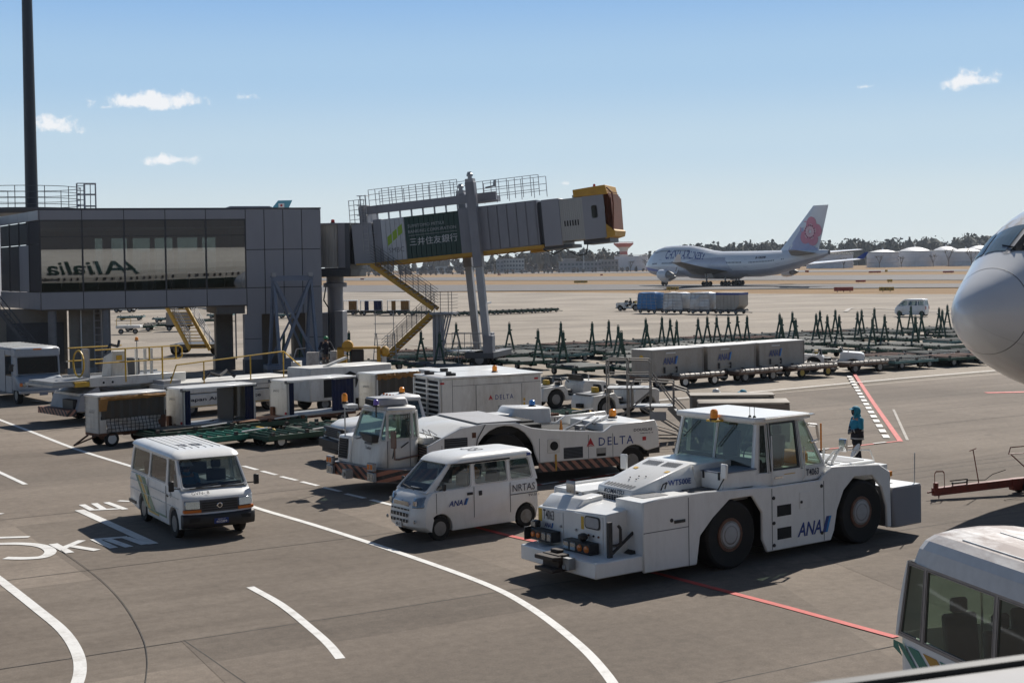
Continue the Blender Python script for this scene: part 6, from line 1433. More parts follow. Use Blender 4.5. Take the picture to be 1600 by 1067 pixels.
# split the shell at the belt and below the roof so that the window band stays open
def band(i0, i1, name, mat, par=bs):
    m = MB()
    for a, b in zip(rings[:-1], rings[1:]):
        for i in range(i0, i1): m.add([a[i], b[i], b[i + 1], a[i + 1]],[(0,1,2,3)], True)
    return m.build(name, mat, par, auto=85)
band(0,2, 'side_panel', WHITE); band(16,18, 'side_panel', WHITE); band(4,14, 'roof', ROOFM)
def nose_cap(i0, i1, name, mat):
    m = MB(); r_ = rings[0]; n = len(r_)
    for i in range(i0, i1): m.add([r_[i], r_[i + 1], r_[n - 2 - i], r_[n - 1 - i]],[(0,1,2,3)], True)
    return m.build(name, mat, bs)
nose_cap(0,2, 'front_panel', WHITE); nose_cap(4,9, 'front_panel', WHITE)
ALU = M('window_alloy',(.30,.275,.265),.4,.5, grime=.2)
r_ = rings[0]; n = len(r_)
for s in (0,1):      # window band on both flanks, panes between posts
    yb, yt = (0.004,.075) if s == 0 else (BW - .004, BW - .075)
    xs = [-.50,.08,1.62,3.1,4.6,6.0]
    for a, b in zip(xs[:-1], xs[1:]):
        a_t = a + (.15 if a == -.50 else 0)
        q = ((a, yb,1.30),(b, yb,1.30),(b, yt,2.30),(a_t, yt,2.30))
        if s: q = (q[1], q[0], q[3], q[2])
        window(bs, q,(.05,.05,.06,.05), GL_GREEN, ALU, corner=.0, name='side_window', t=.04)
    # quarter panel in front of the first window
    m = MB()
    for k in range(4):
        z0, z1 = 1.30 + k *.25,1.55 + k *.25
        f = lambda z, x: (x, yb + (yt - yb)*(z - 1.3), z)
        m.quad(f(z0, bx(z0) + .10), f(z0,-.50 + .15*(z0 - 1.3)), f(z1,-.50 + .15*(z1 - 1.3)), f(z1, bx(z1) + .10))
        yc = 1.025 + ((yb if s == 0 else yb) - 1.025)*.58
        m.quad((bx(z0), yc, z0),(bx(z0) + .10, yb + (yt - yb)*(z0 - 1.3), z0),(bx(z1) + .10, yb + (yt - yb)*(z1 - 1.3), z1),(bx(z1), yc, z1))
    m.build('corner_post', WHITE, bs)
MB().quad((bx(1.3),1.025 - .6,1.3),(bx(1.3),1.025 + .6,1.3),(bx(2.3),1.025 + .6,2.3),(bx(2.3),1.025 - .6,2.3)).build('windscreen', GL_GREEN, bs)
B(-.3,6,.1, BW - .1,.45,.62).build('floor', SEAT, bs); SEATG = M('grey_seat',(.16,.17,.17),.8, grime=.2)
for x in (.5,1.4,2.3,3.2):
    for y in (.5,1.5): seat(bs, x, y,.95, SEATG)
MB().path([(.05,.9,2.45),(.05,.9,1.0)],.018).path([(1.9,.8,2.5),(1.9,.8,1.0)],.018).build('handrail', CHROME, bs)
for k, y in enumerate((.38,.92,1.5)): MB().path([(.45, y,2.695 + (.055 if k == 1 else .035 if k == 2 else 0)),(L - .2, y,2.695 + (.055 if k == 1 else .035 if k == 2 else 0))],.014,4).build('roof_seam', WHITE, bs)
GRN, YEL = M('stripe_green',(.03,.20,.15),.4, grime=.1), M('stripe_yellow',(.50,.26,.03),.4, grime=.1)
for (x0, w, mt) in ((-.50,.13, GRN),(-.24,.26, GRN),(.14,.30, YEL),(.52,.30, GRN)):
    MB().add([(x0 - .02,-.006,1.22),(x0 + w,-.006,1.22),(x0 + w + .75,-.004,.7),(x0 + .73,-.004,.7)],[(0,1,2,3)]).build('side_band', mt, bs)
MB().add([(-.60,-.005,1.22),(-.5,-.007,1.22),(-.37,-.007,1.05),(-.6,-.005,1.12)],[(0,1,2,3)]).build('side_band', GRN, bs)
for x in (.9,4.6):
    for s, y in ((-1,.14),(1, BW - .14)): wheel(bs, x, y,.38,.24,.22, s)
B(-.4,6.5,.15, BW - .15,.3,.5).build('underframe', DARK, bs)
# ------------------------------------------------------------------ nose of the parked airliner
PW = M('aircraft_white',(.74,.745,.75),.22, grime=.04, gcol=(.5,.5,.5), scale=.3, fine=.012, coat=.35)
pn = at_depth(1507,492,33.0); PYAW = 219
pl_ = thing('parked_airliner', 'huge white airliner nose with cockpit windows at the right edge', 'airliner',(pn.x, pn.y,0), PYAW)
zn = pn.z
PROF = [(0,.02,.02,-.02),(.05,.21,.20,-.22),(.18,.40,.38,-.42),(.45,.66,.62,-.68),(.9,.96,.92,-.96),(1.4,1.24,1.20,-1.22),(1.9,1.49,1.50,-1.44),(2.5,1.76,1.92,-1.66),(3.1,2.0,2.28,-1.86),(3.8,2.25,2.60,-2.05),(4.8,2.52,2.92,-2.26),(6.2,2.80,3.2,-2.46),(8.0,3.0,3.42,-2.62),(10.5,3.1,3.5,-2.7),(24,3.1,3.5,-2.7),(34,3.1,3.5,-2.7)]
def prof_at(s):
    for a, b in zip(PROF[:-1], PROF[1:]):
        if s <= b[0]:
            t = (s - a[0])/(b[0] - a[0]); return [a[i] + (b[i] - a[i])*t for i in range(1,4)]
    return PROF[-1][1:]
def hull(s, th, o=0.0):        # th from the keel (-90) over port side (0) to the crown (90)
    w, zt_, zb_ = prof_at(s); c, sn = math.cos(R(th)), math.sin(R(th)); zc = (zt_ + zb_)/2*.55
    y = (w + o)*c; z = zc + ((zt_ - zc + o)*sn if sn > 0 else (zc - zb_ + o)*sn)
    return Vector((-s, y, zn + z))
ss_ = [0,.02,.05,.1,.18,.3,.45,.65,.9,1.15,1.4,1.65,1.9,2.2,2.5,2.8,3.1,3.45,3.8,4.3,4.8,5.5,6.2,7,8,10.5,16,24,34]
MB().loft([[hull(s,360*k /48) for k in range(48)] for s in ss_]).build('fuselage', PW, pl_, auto=80)
def hpatch(name, pts, mat, o=.012, n=5):
    """patch on the hull between four (s, angle) corners"""
    m = MB(); A, Bq, Cq, D = pts
    def P(u, v):
        a = [(A[i]*(1 - u) + Bq[i]*u)*(1 - v) + (D[i]*(1 - u) + Cq[i]*u)*v for i in (0,1)]; return hull(a[0], a[1], o)
    for i in range(n):
        for j in range(n): m.add([P(i /n, j /n), P((i + 1)/n, j /n), P((i + 1)/n,(j + 1)/n), P(i /n,(j + 1)/n)],[(0,1,2,3)], True)
    return m.build(name, mat, pl_)
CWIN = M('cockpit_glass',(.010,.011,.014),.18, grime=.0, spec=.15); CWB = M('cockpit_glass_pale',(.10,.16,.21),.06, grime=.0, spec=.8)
for sg, off in ((1,0),(-1,180)):
    f = lambda a: a if sg == 1 else 180 - a
    hpatch('window_surround',[(1.70, f(89.5)),(3.0, f(31)),(3.95, f(33)),(3.02, f(89.5))], GREYL,.008)
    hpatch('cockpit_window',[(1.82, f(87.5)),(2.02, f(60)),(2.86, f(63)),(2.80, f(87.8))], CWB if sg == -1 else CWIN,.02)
    hpatch('cockpit_window',[(2.06, f(58)),(2.36, f(42)),(3.22, f(47)),(2.92, f(61))], CWIN,.02)
    hpatch('cockpit_window',[(2.42, f(40.5)),(3.0, f(33)),(3.75, f(36)),(3.26, f(45.5))], CWIN,.02)
m = MB(); prev = None
for k in range(49):
    th = 360*k /48; s = 1.02 + .13*math.sin(R(th)); p = hull(s, th,.004); p2 = hull(s + .02, th,.004)
    if prev: m.add([prev[0], p, p2, prev[1]],[(0,1,2,3)])
    prev = (p, p2)
m.build('radome_seam', GREYD, pl_)
for th in (200,230,318):
    m = MB()
    for k in range(8): m.add([hull(.2 + k *.13, th,.003), hull(.2 + (k + 1)*.13, th,.003), hull(.2 + (k + 1)*.13, th + .4,.003), hull(.2 + k *.13, th + .4,.003)],[(0,1,2,3)])
    m.build('lightning_strip', GREYL, pl_)
MB().tube(hull(2.05,100,.03), hull(1.9,84,.06),.02,5).tube(hull(2.05,80,.03), hull(1.92,70,.06),.02,5).build('wiper', BLACK, pl_)
MB().tube(hull(2.6,330,.02), hull(2.4,330,.12),.02,5).tube(hull(2.6,210,.02), hull(2.4,210,.12),.02,5).build('pitot', STEEL, pl_, kind='stuff')
MB().tube((-6.5,0, zn - 2.4),(-6.3,0,.6),.14,8).build('nose_leg', STEEL, pl_)
for s in (1,-1): wheel(pl_,-6.3, s *.35,.55,.36,.25, s)

# ------------------------------------------------------------------ taxiing jumbo jet
TXO = unproj(1038.5,445.2); th_ = R(122.6)
ca = thing('jumbo_jet', 'white four engined CHINA AIRLINES jumbo jet with a pink flower on its tail', 'airliner',(TXO.x, TXO.y,-.1),122.6)
CAW = M('airliner_white',(.66,.68,.71),.3, grime=.06, gcol=(.45,.45,.46), scale=.15, fine=.015, coat=.3)
CAB = M('airliner_lilac',(.17,.22,.52),.3, grime=.04, scale=.15, fine=.02, coat=.3)
CAL = M('airliner_pale_lilac',(.38,.41,.60),.35, grime=.1, scale=.15)
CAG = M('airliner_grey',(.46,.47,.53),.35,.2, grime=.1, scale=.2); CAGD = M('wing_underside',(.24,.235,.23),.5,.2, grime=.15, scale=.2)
# fuselage: origin at the nose gear, x forward; nose tip at +7.75, tail at -62.5
# (s from nose, centre z, half width, half height, upper deck rise)
FS = [(0,5.1,.05,.05,0),(.5,5.1,.8,.8,.1),(1.6,5.15,1.5,1.55,.45),(3.2,5.25,2.2,2.25,1.1),(5.5,5.35,2.75,2.8,1.75),(8.5,5.45,3.1,3.12,2.0),(13,5.5,3.25,3.25,2.0),(20,5.5,3.25,3.25,1.85),(24,5.5,3.25,3.25,1.25),(28,5.5,3.25,3.25,.5),(32,5.5,3.25,3.25,.1),(46,5.5,3.25,3.25,0),(52,5.75,3.0,3.0,0),(58,6.4,2.35,2.4,0),(64,7.2,1.5,1.6,0),(68,7.75,.85,1.0,0),(70,8.05,.4,.5,0)]
def fs(s):
    for a, b in zip(FS[:-1], FS[1:]):
        if s <= b[0]:
            t = (s - a[0])/(b[0] - a[0]); return [a[i] + (b[i] - a[i])*t for i in range(1,5)]
    return FS[-1][1:]
def fpnt(s, th, o=0):
    zc, w, h, up = fs(s); c, sn = math.cos(R(th)), math.sin(R(th))
    y = (w + o)*c; z = zc + (h + o)*sn
    if sn > 0: z += up *sn ** 1.6; y *= 1 - .12*(up /2)*sn
    return Vector((7.75 - s, y, z))
sv = [0,.2,.5,1,1.6,2.4,3.2,4.3,5.5,7,8.5,11,13,17,20,22,24,26,28,30,32,40,46,49,52,55,58,61,64,66,68,70]
def split_loft(th0, th1, s_list, name, mat):
    m = MB(); k = 20
    for a, b in zip(s_list[:-1], s_list[1:]):
        for i in range(k):
            t0, t1 = th0 + (th1 - th0)*i /k, th0 + (th1 - th0)*(i + 1)/k
            m.add([fpnt(a, t0), fpnt(a, t1), fpnt(b, t1), fpnt(b, t0)],[(0,1,2,3)], True)
    return m.build(name, mat, ca, auto=70)
split_loft(-28,208, sv, 'fuselage', CAW); split_loft(208,332, sv, 'belly', CAG)
m = MB()
for a, b in zip(sv[:10], sv[1:11]):
    for sg in (1,-1):
        for i in range(6):
            f = lambda s, u: fpnt(s,(-30 + (30 - s *2.6)*u) if sg == 1 else 180 - (-30 + (30 - s *2.6)*u),.02)
            m.add([f(a, i /6), f(a,(i + 1)/6), f(b,(i + 1)/6), f(b, i /6)],[(0,1,2,3)], True)
m.build('nose_band', CAB, ca)
WDK = M('cabin_window',(.035,.04,.05),.2, grime=0)
for sg in (1,-1):
    wm = MB();
    for s in [6 + .52*k for k in range(100)]:
        if any(abs(s - d) < 1.1 for d in (9.5,19.5,32,44,55)): continue
        if s < 57: wm.add([fpnt(s + ds,(8 + dt_) if sg == 1 else 172 - dt_,.03) for ds, dt_ in ((-.13,-3),(.13,-3),(.13,3),(-.13,3))],[(0,1,2,3)])
    for s in [5.5 + .52*k for k in range(14)] + [14.5 + .52*k for k in range(13)]:
        wm.add([fpnt(s + ds,(52 + dt_) if sg == 1 else 128 - dt_,.03) for ds, dt_ in ((-.13,-2.4),(.13,-2.4),(.13,2.4),(-.13,2.4))],[(0,1,2,3)])
    wm.build('cabin_windows', WDK, ca, kind='stuff')
    for s in (9.5,19.5,32,44,55):
        m = MB();
        for (s0, s1, t0, t1) in ((-.55,-.48,-12,22),(.48,.55,-12,22),(-.55,.55,20,22),(-.55,.55,-14,-12)): m.add([fpnt(s + s0, t0 if sg == 1 else 180 - t0,.03), fpnt(s + s1, t0 if sg == 1 else 180 - t0,.03), fpnt(s + s1, t1 if sg == 1 else 180 - t1,.03), fpnt(s + s0, t1 if sg == 1 else 180 - t1,.03)],[(0,1,2,3)])
        m.build('cabin_door', CAG, ca)
    m = MB().add([fpnt(s, t if sg == 1 else 180 - t,.03) for s, t in ((2.2,52),(4.2,44),(4.6,52),(3.0,64))],[(0,1,2,3)]); m.build('cockpit_window', WDK, ca)
def curved_text(body, s0, s1, th, hh, mat, bold=.02, sg=1):
    o = text(body, mat, ca,(0,0,0),(1,0,0),(0,1,0),1.0,1.0, bold=bold, depth=0)
    for v in o.data.vertices:
        s = s0 + (s1 - s0)*v.co.x; p0 = fpnt(s, th,.05); t = th + math.degrees(hh *v.co.y /3.3)
        v.co = fpnt(s, t if sg == 1 else 180 - t,.05)
curved_text('CHINA AIRLINES',11.5,26.5,22,1.7, NAVY,.012)
curved_text('!',27.0,27.5,22,1.5, NAVY); curved_text('B-18208',47.5,51.0,22,.7, INK)
# tail fin
def aero(root, tip, name, mat, parent=ca, thick=.1):
    """lifting surface between a root chord (leading, trailing) and a tip chord"""
    (rl, rt_),(tl_, tt_) = [(Vector(a), Vector(b)) for a, b in (root, tip)]
    span = ((tl_ + tt_) - (rl + rt_))/2; ch_ = (rt_ - rl); nrm = span.cross(ch_).normalized(); rings = []
    for (l, t) in ((rl, rt_),(tl_, tt_)):
        c = (t - l); th2 = c.length *thick /2; ring = []
        for u, k in ((0,0),(.06,.62),(.3,1),(.65,.7),(1,.04),(.65,-.7),(.3,-1),(.06,-.62)): ring.append(l + c *u + nrm *th2 *k)
        rings.append(ring)
    return MB().loft(rings).build(name, mat, parent, auto=60)
fin_r, fin_t = ((-45.5,0,8.6),(-58.8,0,8.6)),((-57.2,0,19.3),(-62.2,0,19.3))
aero(fin_r, fin_t, 'tail_fin', CAW)
PK = M('blossom_pink',(.62,.22,.30),.4, grime=.15, gcol=(.78,.52,.56), scale=1.2); PKL = M('blossom_pale',(.74,.50,.54),.4, grime=.1); PKD = M('blossom_dark',(.30,.05,.12),.4, grime=.1)
def on_fin(x, z, sg=1):
    t = (z - 8.6)/10.7; le = -45.5 + (-57.2 + 45.5)*t; te = -58.8 + (-62.2 + 58.8)*t; u = (le - x)/max(.01,(le - te))
    th2 = (le - te)*.05*(u /.3 if u < .3 else 1 - .3*(u - .3)/.35 if u < .65 else .7*(1 - (u - .65)/.35)); return Vector((x, sg *(abs(th2) + .03), z))
for sg in (1,-1):
    m = MB()
    for i in range(12):
        z0, z1 = 8.7 + i *.45,8.7 + (i + 1)*.45
        xe = lambda z, u: (-45.9 - 11.7*(z - 8.6)/10.7)*(1 - u) + (-58.4 - 3.4*(z - 8.6)/10.7)*u
        n_ = 8
        for j in range(n_):
            k0, k1 = (j /n_)*(1 - i /12*.75),((j + 1)/n_)*(1 - i /12*.75)
            m.add([on_fin(xe(z0, k0), z0, sg) + Vector((0, sg *.03,0)), on_fin(xe(z0, k1), z0, sg) + Vector((0, sg *.03,0)), on_fin(xe(z1, k1), z1, sg) + Vector((0, sg *.03,0)), on_fin(xe(z1, k0), z1, sg) + Vector((0, sg *.03,0))],[(0,1,2,3)])
    m.build('tail_fade', CAL, ca)
    cx, cz = -56.4,13.1
    for k in range(5):
        a0 = R(90 + 72*k + 12); px_, pz_ = cx + 2.0*math.cos(a0), cz + 2.0*math.sin(a0)
        ring = [on_fin(px_ + 1.62*math.cos(R(30*i)), pz_ + 1.62*math.sin(R(30*i)), sg) + Vector((0, sg *(.05 + .006*k),0)) for i in range(12)]
        MB().add(ring,[tuple(range(12))]).build('petal', PK, ca)
        ring = [on_fin(cx + 1.2*math.cos(a0) + .75*math.cos(R(45*i)), cz + 1.2*math.sin(a0) + .75*math.sin(R(45*i)), sg) + Vector((0, sg *(.09 + .004*k),0)) for i in range(8)]
        MB().add(ring,[tuple(range(8))]).build('petal_centre', PKL, ca)
        for j in (-.35,0,.35):
            q = (cx + 1.5*math.cos(a0 + j), cz + 1.5*math.sin(a0 + j)); MB().add([on_fin(q[0] + .24*math.cos(R(60*i)), q[1] + .24*math.sin(R(60*i)), sg) + Vector((0, sg *.13,0)) for i in range(6)],[tuple(range(6))]).build('stamen', PKD, ca)
for sg in (1,-1):
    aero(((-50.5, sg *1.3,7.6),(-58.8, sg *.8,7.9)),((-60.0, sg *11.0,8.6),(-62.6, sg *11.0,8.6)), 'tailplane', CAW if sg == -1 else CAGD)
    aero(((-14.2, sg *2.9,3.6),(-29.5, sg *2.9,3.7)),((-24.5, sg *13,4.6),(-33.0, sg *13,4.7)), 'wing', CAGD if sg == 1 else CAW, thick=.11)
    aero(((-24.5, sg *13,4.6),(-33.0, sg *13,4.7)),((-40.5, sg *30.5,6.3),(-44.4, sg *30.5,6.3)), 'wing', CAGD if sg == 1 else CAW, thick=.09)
    aero(((-41.2, sg *30.5,6.3),(-44.3, sg *30.5,6.3)),((-44.0, sg *31.4,8.1),(-45.2, sg *31.4,8.1)), 'winglet', NAVY if sg == -1 else CAW, thick=.08)
    for (x, y, z) in ((-16.5,11.9,2.45),(-27.0,21.0,3.2)):
        MB().lathe([(1.12,0),(1.30,-.35),(1.34,-1.4),(1.18,-2.9),(1.06,-3.3),(.9,-3.2)], 'x',(x + 2.6, sg *y, z),20).build('engine', CAW, ca)
        MB().lathe([(1.12,-.02),(.95,-.5),(.3,-.7),(.05,-.2)], 'x',(x + 2.62, sg *y, z),16).build('fan', DARK, ca)
        MB().lathe([(.95,-3.0),(.72,-4.2),(.6,-4.6),(.2,-5.6)], 'x',(x + 2.6, sg *y, z),16).build('exhaust_cone', CAGD, ca)
        MB().hexa([(x + 1.4, sg *y - .15, z + 1.2),(x - 3.5, sg *y - .15, z + .8),(x - 3.5, sg *y + .15, z + .8),(x + 1.4, sg *y + .15, z + 1.2),(x - .6, sg *y - .15, z + 2.0),(x - 4.2, sg *y - .15, z + 1.9),(x - 4.2, sg *y + .15, z + 1.9),(x - .6, sg *y + .15, z + 2.0)]).build('pylon', CAG, ca)
def gear(x, y, n, ztop):
    MB().tube((x, y,.6),(x + .3, y, ztop),.22,8).tube((x - 1.1, y,.65),(x + 1.1, y,.65),.14,6).build('gear_leg', CAGD, ca)
    for xx in ([-.75,.75] if n == 4 else [0]):
        for s in (1,-1): MB().lathe([(.25,-.2),(.55,-.22),(.62,-.12),(.62,.12),(.55,.22),(.25,.2)], 'y',(x + xx, y + s *.55,.62),18).build('wheel', RUBBER, ca)
gear(0,0,2,3.0); gear(-24.2,5.5,4,4.0); gear(-24.2,-5.5,4,4.0); gear(-27.3,1.9,4,3.5); gear(-27.3,-1.9,4,3.5)
MB().hexa([(-22.5,4.3,2.1),(-25.5,4.3,2.1),(-25.5,4.4,2.1),(-22.5,4.4,2.1),(-22.5,4.9,3.3),(-25.5,4.9,3.3),(-25.5,5.0,3.3),(-22.5,5.0,3.3)]).build('gear_door', CAW, ca)
MB().lathe([(3.3,-12),(3.5,-16),(3.5,-28),(3.0,-32)], 'x',(0,0,5.2),20).xf(Matrix.Diagonal((1,1.0,.99,1))).build('wing_box', CAG, ca)
# fin of another jet showing over the boarding bridge building
ka = at_depth(437,326,240); kt = thing('parked_jet', 'sky blue tail fin of a jet showing above the grey terminal roof', 'airliner',(ka.x, ka.y,0),175)
KB = M('fin_blue',(.10,.36,.46),.35, grime=.05); KB2 = M('fuselage_blue',(.28,.42,.52),.35, grime=.05)
aero(((7.5,0, ka.z - 7),(1.9,0, ka.z - 7)),((.25,0, ka.z + 1.35),(-2.2,0, ka.z + 1.35)), 'tail_fin', KB, kt,.06)
MB().lathe([(.3,3),(1.6,8),(2.6,16),(2.8,24),(2.8,46),(1.2,52),(.1,54)], 'x',(-4,0, ka.z - 9.2),20).build('fuselage', KB2, kt)
MB().quad((.15,.2, ka.z + .15),(-.85,.2, ka.z + .15),(-.85,.2, ka.z + .85),(.15,.2, ka.z + .85)).build('flag', WHITE, kt); MB().lathe([(.2,0),(.2,.02)], 'y',(-.35,.2, ka.z + .5),12).build('flag_disc', LOGORED, kt)
# ------------------------------------------------------------------ ground support equipment
def gp_(px, py, z=0): v = unproj(px, py, z); return (v.x, v.y,0)
# -- baggage tractors
def tractor(name, label, loc, yaw, group, paint=WHITE2):
    t = thing(name, label, 'tow tractor', loc, yaw, group)
    MB().prism([(1.72,.32),(1.76,.95),(1.60,1.05),(.55,1.12),(.45,.95),(.40,.50),(.50,.36)] + arc(1.15,.36,.40,178,2,8),-.72,.72).build('bonnet', paint, t, bev=.03)
    MB().prism([(.5,.34),(.42,.5),(-.35,.5),(-.42,.8),(-.6,.98),(-1.62,.90),(-1.72,.55),(-1.70,.34),(-1.48,.34)] + arc(-1.0,.40,.47,188,-8,9) + [(-.5,.34)],-.74,.74).build('body', paint, t, bev=.03)
    B(-1.5,1.6,-.5,.5,.30,.5).build('chassis', DARK, t); B(-1.66,-.65,-.5,.5,.90,.96).build('rear_deck', GREYD, t)
    for x, r in ((1.15,.33),(-1.0,.40)):
        for s in (1,-1): wheel(t, x, s *.62, r,.24, r *.55, s, bolts=6)
    for y in (-.36,.36):
        B(-.5,-.02, y - .24, y + .24,.62,.78).build('seat', BLACK, t, bev=.04); MB().prism([(-.62,.72),(-.48,.72),(-.60,1.30),(-.74,1.28)], y - .23, y + .23).build('seat_back', BLACK, t, bev=.04)
    MB().tube((.42,.34,1.0),(.22,.34,1.22),.02,5).lathe([(.17,0),(.19,.015),(.17,.03)], 'z',(.2,.34,1.2),12).build('steering_wheel', BLACK, t)
    MB().prism([(.50,1.1),(.62,1.1),(.50,1.36),(.44,1.36)],-.55,.55).build('screen', BLACK, t)
    g = MB()
    for k in range(2): g.box(1.745,1.775,-.42,.42,.48 + k *.22,.62 + k *.22)
    g.build('grille', BLACK, t);
    for y in (-.58,.58): MB().lathe([(.09,0),(.08,.03)], 'x',(1.74, y,.78),10).build('headlight', LENS, t)
    MB().box(1.7,1.86,-.6,.6,.34,.44).build('bumper', BLACK, t); MB().tube((.9,-.5,1.08),(.9,-.5,1.34),.03,5).build('exhaust_pipe', WHITE2, t); MB().path([(-.66,-.6,.95),(-.66,-.6,1.15),(-1.0,-.6,1.15),(-1.0,-.6,.95)],.02).build('grab_rail', CHROME, t)
    B(-.95,-.75,.1,.4,.96,1.18).build('yellow_box', YELLOW, t, bev=.02); B(-1.9,-1.7,-.15,.15,.42,.58).build('tow_hitch', DARK, t)
    return t
tractor('baggage_tractor', 'left white baggage tractor right behind the generator box, black seats showing', gp_(884,634),33, 'baggage tractors')
tractor('baggage_tractor', 'right white baggage tractor standing behind the maintenance steps', gp_(962,648),33, 'baggage tractors')
tractor('baggage_tractor', 'white baggage tractor at the front of the ANA containers with its grille turned to us', gp_(1300,580),-14, 'baggage tractors', WHITE)
tf = tractor('baggage_tractor', 'tiny far baggage tractor pulling wrapped cargo across the open apron', gp_(985,485.5),152, 'baggage tractors', WHITE2)
# -- dollies
def dolly(name, label, group, L, W, zd, frame_mat, deck_mat, roll_mat, tow='down', rim=RIM, wr=.22, towmat=None, n=14):
    t = thing(name, label, 'cargo dolly',(0,0,0),0, group)
    m = MB()
    for y in (-W /2, W /2 - .1): m.box(-L /2, L /2, y, y + .1, zd - .16, zd)
    for k in range(4): x = -L /2 + (L - .1)*k /3; m.box(x, x + .1,-W /2 + .1, W /2 - .1, zd - .15, zd - .02)
    m.box(-L /2 + .3, L /2 - .3,-.12,.12, zd - .28, zd - .15); m.build('frame', frame_mat, t)
    m = MB(); rg = random.Random(len(label))
    for k in range(n):
        x = -L /2 + .12 + (L - .24)*k /(n - 1)
        if rg.random() < .9: m.tube((x,-W /2 + .1, zd + .02),(x, W /2 - .1, zd + .02),.045,6)
    m.build('rollers', roll_mat, t, kind='stuff')
    B(-L /2 + .1, L /2 - .1,-W /2 + .1, W /2 - .1, zd - .07, zd - .04).build('deck', deck_mat, t)
    for x in (-L /2 + .2,0, L /2 - .2):
        for y in (-W /2 + .02, W /2 - .02): B(x - .06, x + .06, y - .05, y + .05, zd, zd + .12).build('stop', deck_mat, t)
    for x in (-L *.32, L *.32):
        for s in (1,-1): wheel(t, x, s *(W /2 - .14), wr,.14, wr *.6, s, rim, bolts=5)
    tm = towmat or frame_mat
    if tow == 'up':
        x = L /2 + .12; m = MB(); h = 1.8
        m.bar((x,-.40, zd - .2),(x - .04,-.05, zd + h *.72),.10,.09).bar((x,.40, zd - .2),(x - .04,.05, zd + h *.72),.10,.09).bar((x - .02,-.20, zd + .48),(x - .02,.20, zd + .48),.05,.05)
        m.bar((x - .04,0, zd + h *.60),(x - .05,0, zd + h),.13,.13).bar((x - .04,0, zd + h *.76),(x - .04,-.2, zd + h *.78),.05,.09)
        for k in range(8): a, b = R(45*k), R(45*k + 45); m.tube((x - .05,.06*math.cos(a), zd + h + .06 + .06*math.sin(a)),(x - .05,.06*math.cos(b), zd + h + .06 + .06*math.sin(b)),.022,4)
        m.build('tow_bar', tm, t)
    elif tow == 'down':
        MB().bar((L /2,-.3, zd - .25),(L /2 + .7,0, zd - .30),.07,.07).bar((L /2,.3, zd - .25),(L /2 + .7,0, zd - .30),.07,.07).bar((L /2 + .65,0, zd - .30),(L /2 + 1.1,0, zd - .32),.08,.08).build('tow_bar', tm, t)
    return t
DKM = M('deck_steel',(.075,.075,.07),.8,.1, grime=.5, gcol=(.09,.045,.03), scale=2); ROLLM = M('roller_steel',(.12,.135,.13),.75,.15, grime=.4, gcol=(.16,.09,.06), scale=2); ROLLR = M('rusty_roller',(.16,.09,.07),.8,.1, grime=.5, scale=2)
upg = 'green dollies with raised tow bars'; upl = 'green cargo dolly with its A-shaped tow bar standing upright, parked in the dense rows'
flg = 'flat dollies in the dense rows'; fll = 'flat roller-topped cargo dolly without raised tow bar, parked in the dense rows'
proto_up = dolly('cargo_dolly', upl, upg,3.3,2.4,.50, GREEN, DKM, ROLLM, 'up')
proto_fl = dolly('cargo_dolly', fll, flg,3.3,2.4,.50, TEAL, DKM, ROLLM, 'none'); proto_fr = dolly('cargo_dolly', fll, flg,3.3,2.4,.50, GREEN, DKM, ROLLR, 'none')
IDX = make_tree_index()
# feet of the raised tow bars, read off along the rows
AF = [(658,571),(687,576),(713,553),(745,560),(796,553),(842,570),(876,552),(880,574),(925,553),(951,549),(966,561),(971,575),(1009,545),(1012,558),(1034,541),(1047,546),(1057,550),(1092,545),(1105,541),(1121,541),(1138,540),(1152,538),(1167,540),(1218,535),(1221,545),(1238,531),(1243,548),(1275,536),(1281,529),(1294,540),(1305,526),(1311,540),(1341,532),(1346,527),(1366,523),(1363,547),(1382,540),(1406,531),(1423,518),(1430,542),(1441,533),(1467,523),(1472,528),(1480,516),(545,572),(470,572),(443,572)]
DY = 208
used_xy = []; first = True
fdir = Vector((math.cos(R(DY)), math.sin(R(DY)),0))
for px, py in AF:
    q = unproj(px, py,.3); yw = random.choice((208,118,118,298)) + random.uniform(-4,4); c = q - Vector((math.cos(R(yw)), math.sin(R(yw)),0))*1.77; used_xy.append((c.x, c.y))
    if first: proto_up.location = (c.x, c.y,0); proto_up.rotation_euler = (0,0, R(yw)); first = False
    else: dup(proto_up,(c.x, c.y,0), yw, upl, upg, IDX)
ex = Vector((math.cos(R(28)), math.sin(R(28)),0)); ey = Vector((-ex.y, ex.x,0)); o0 = unproj(640,590,.5); o0.z = 0
fl_n = 0
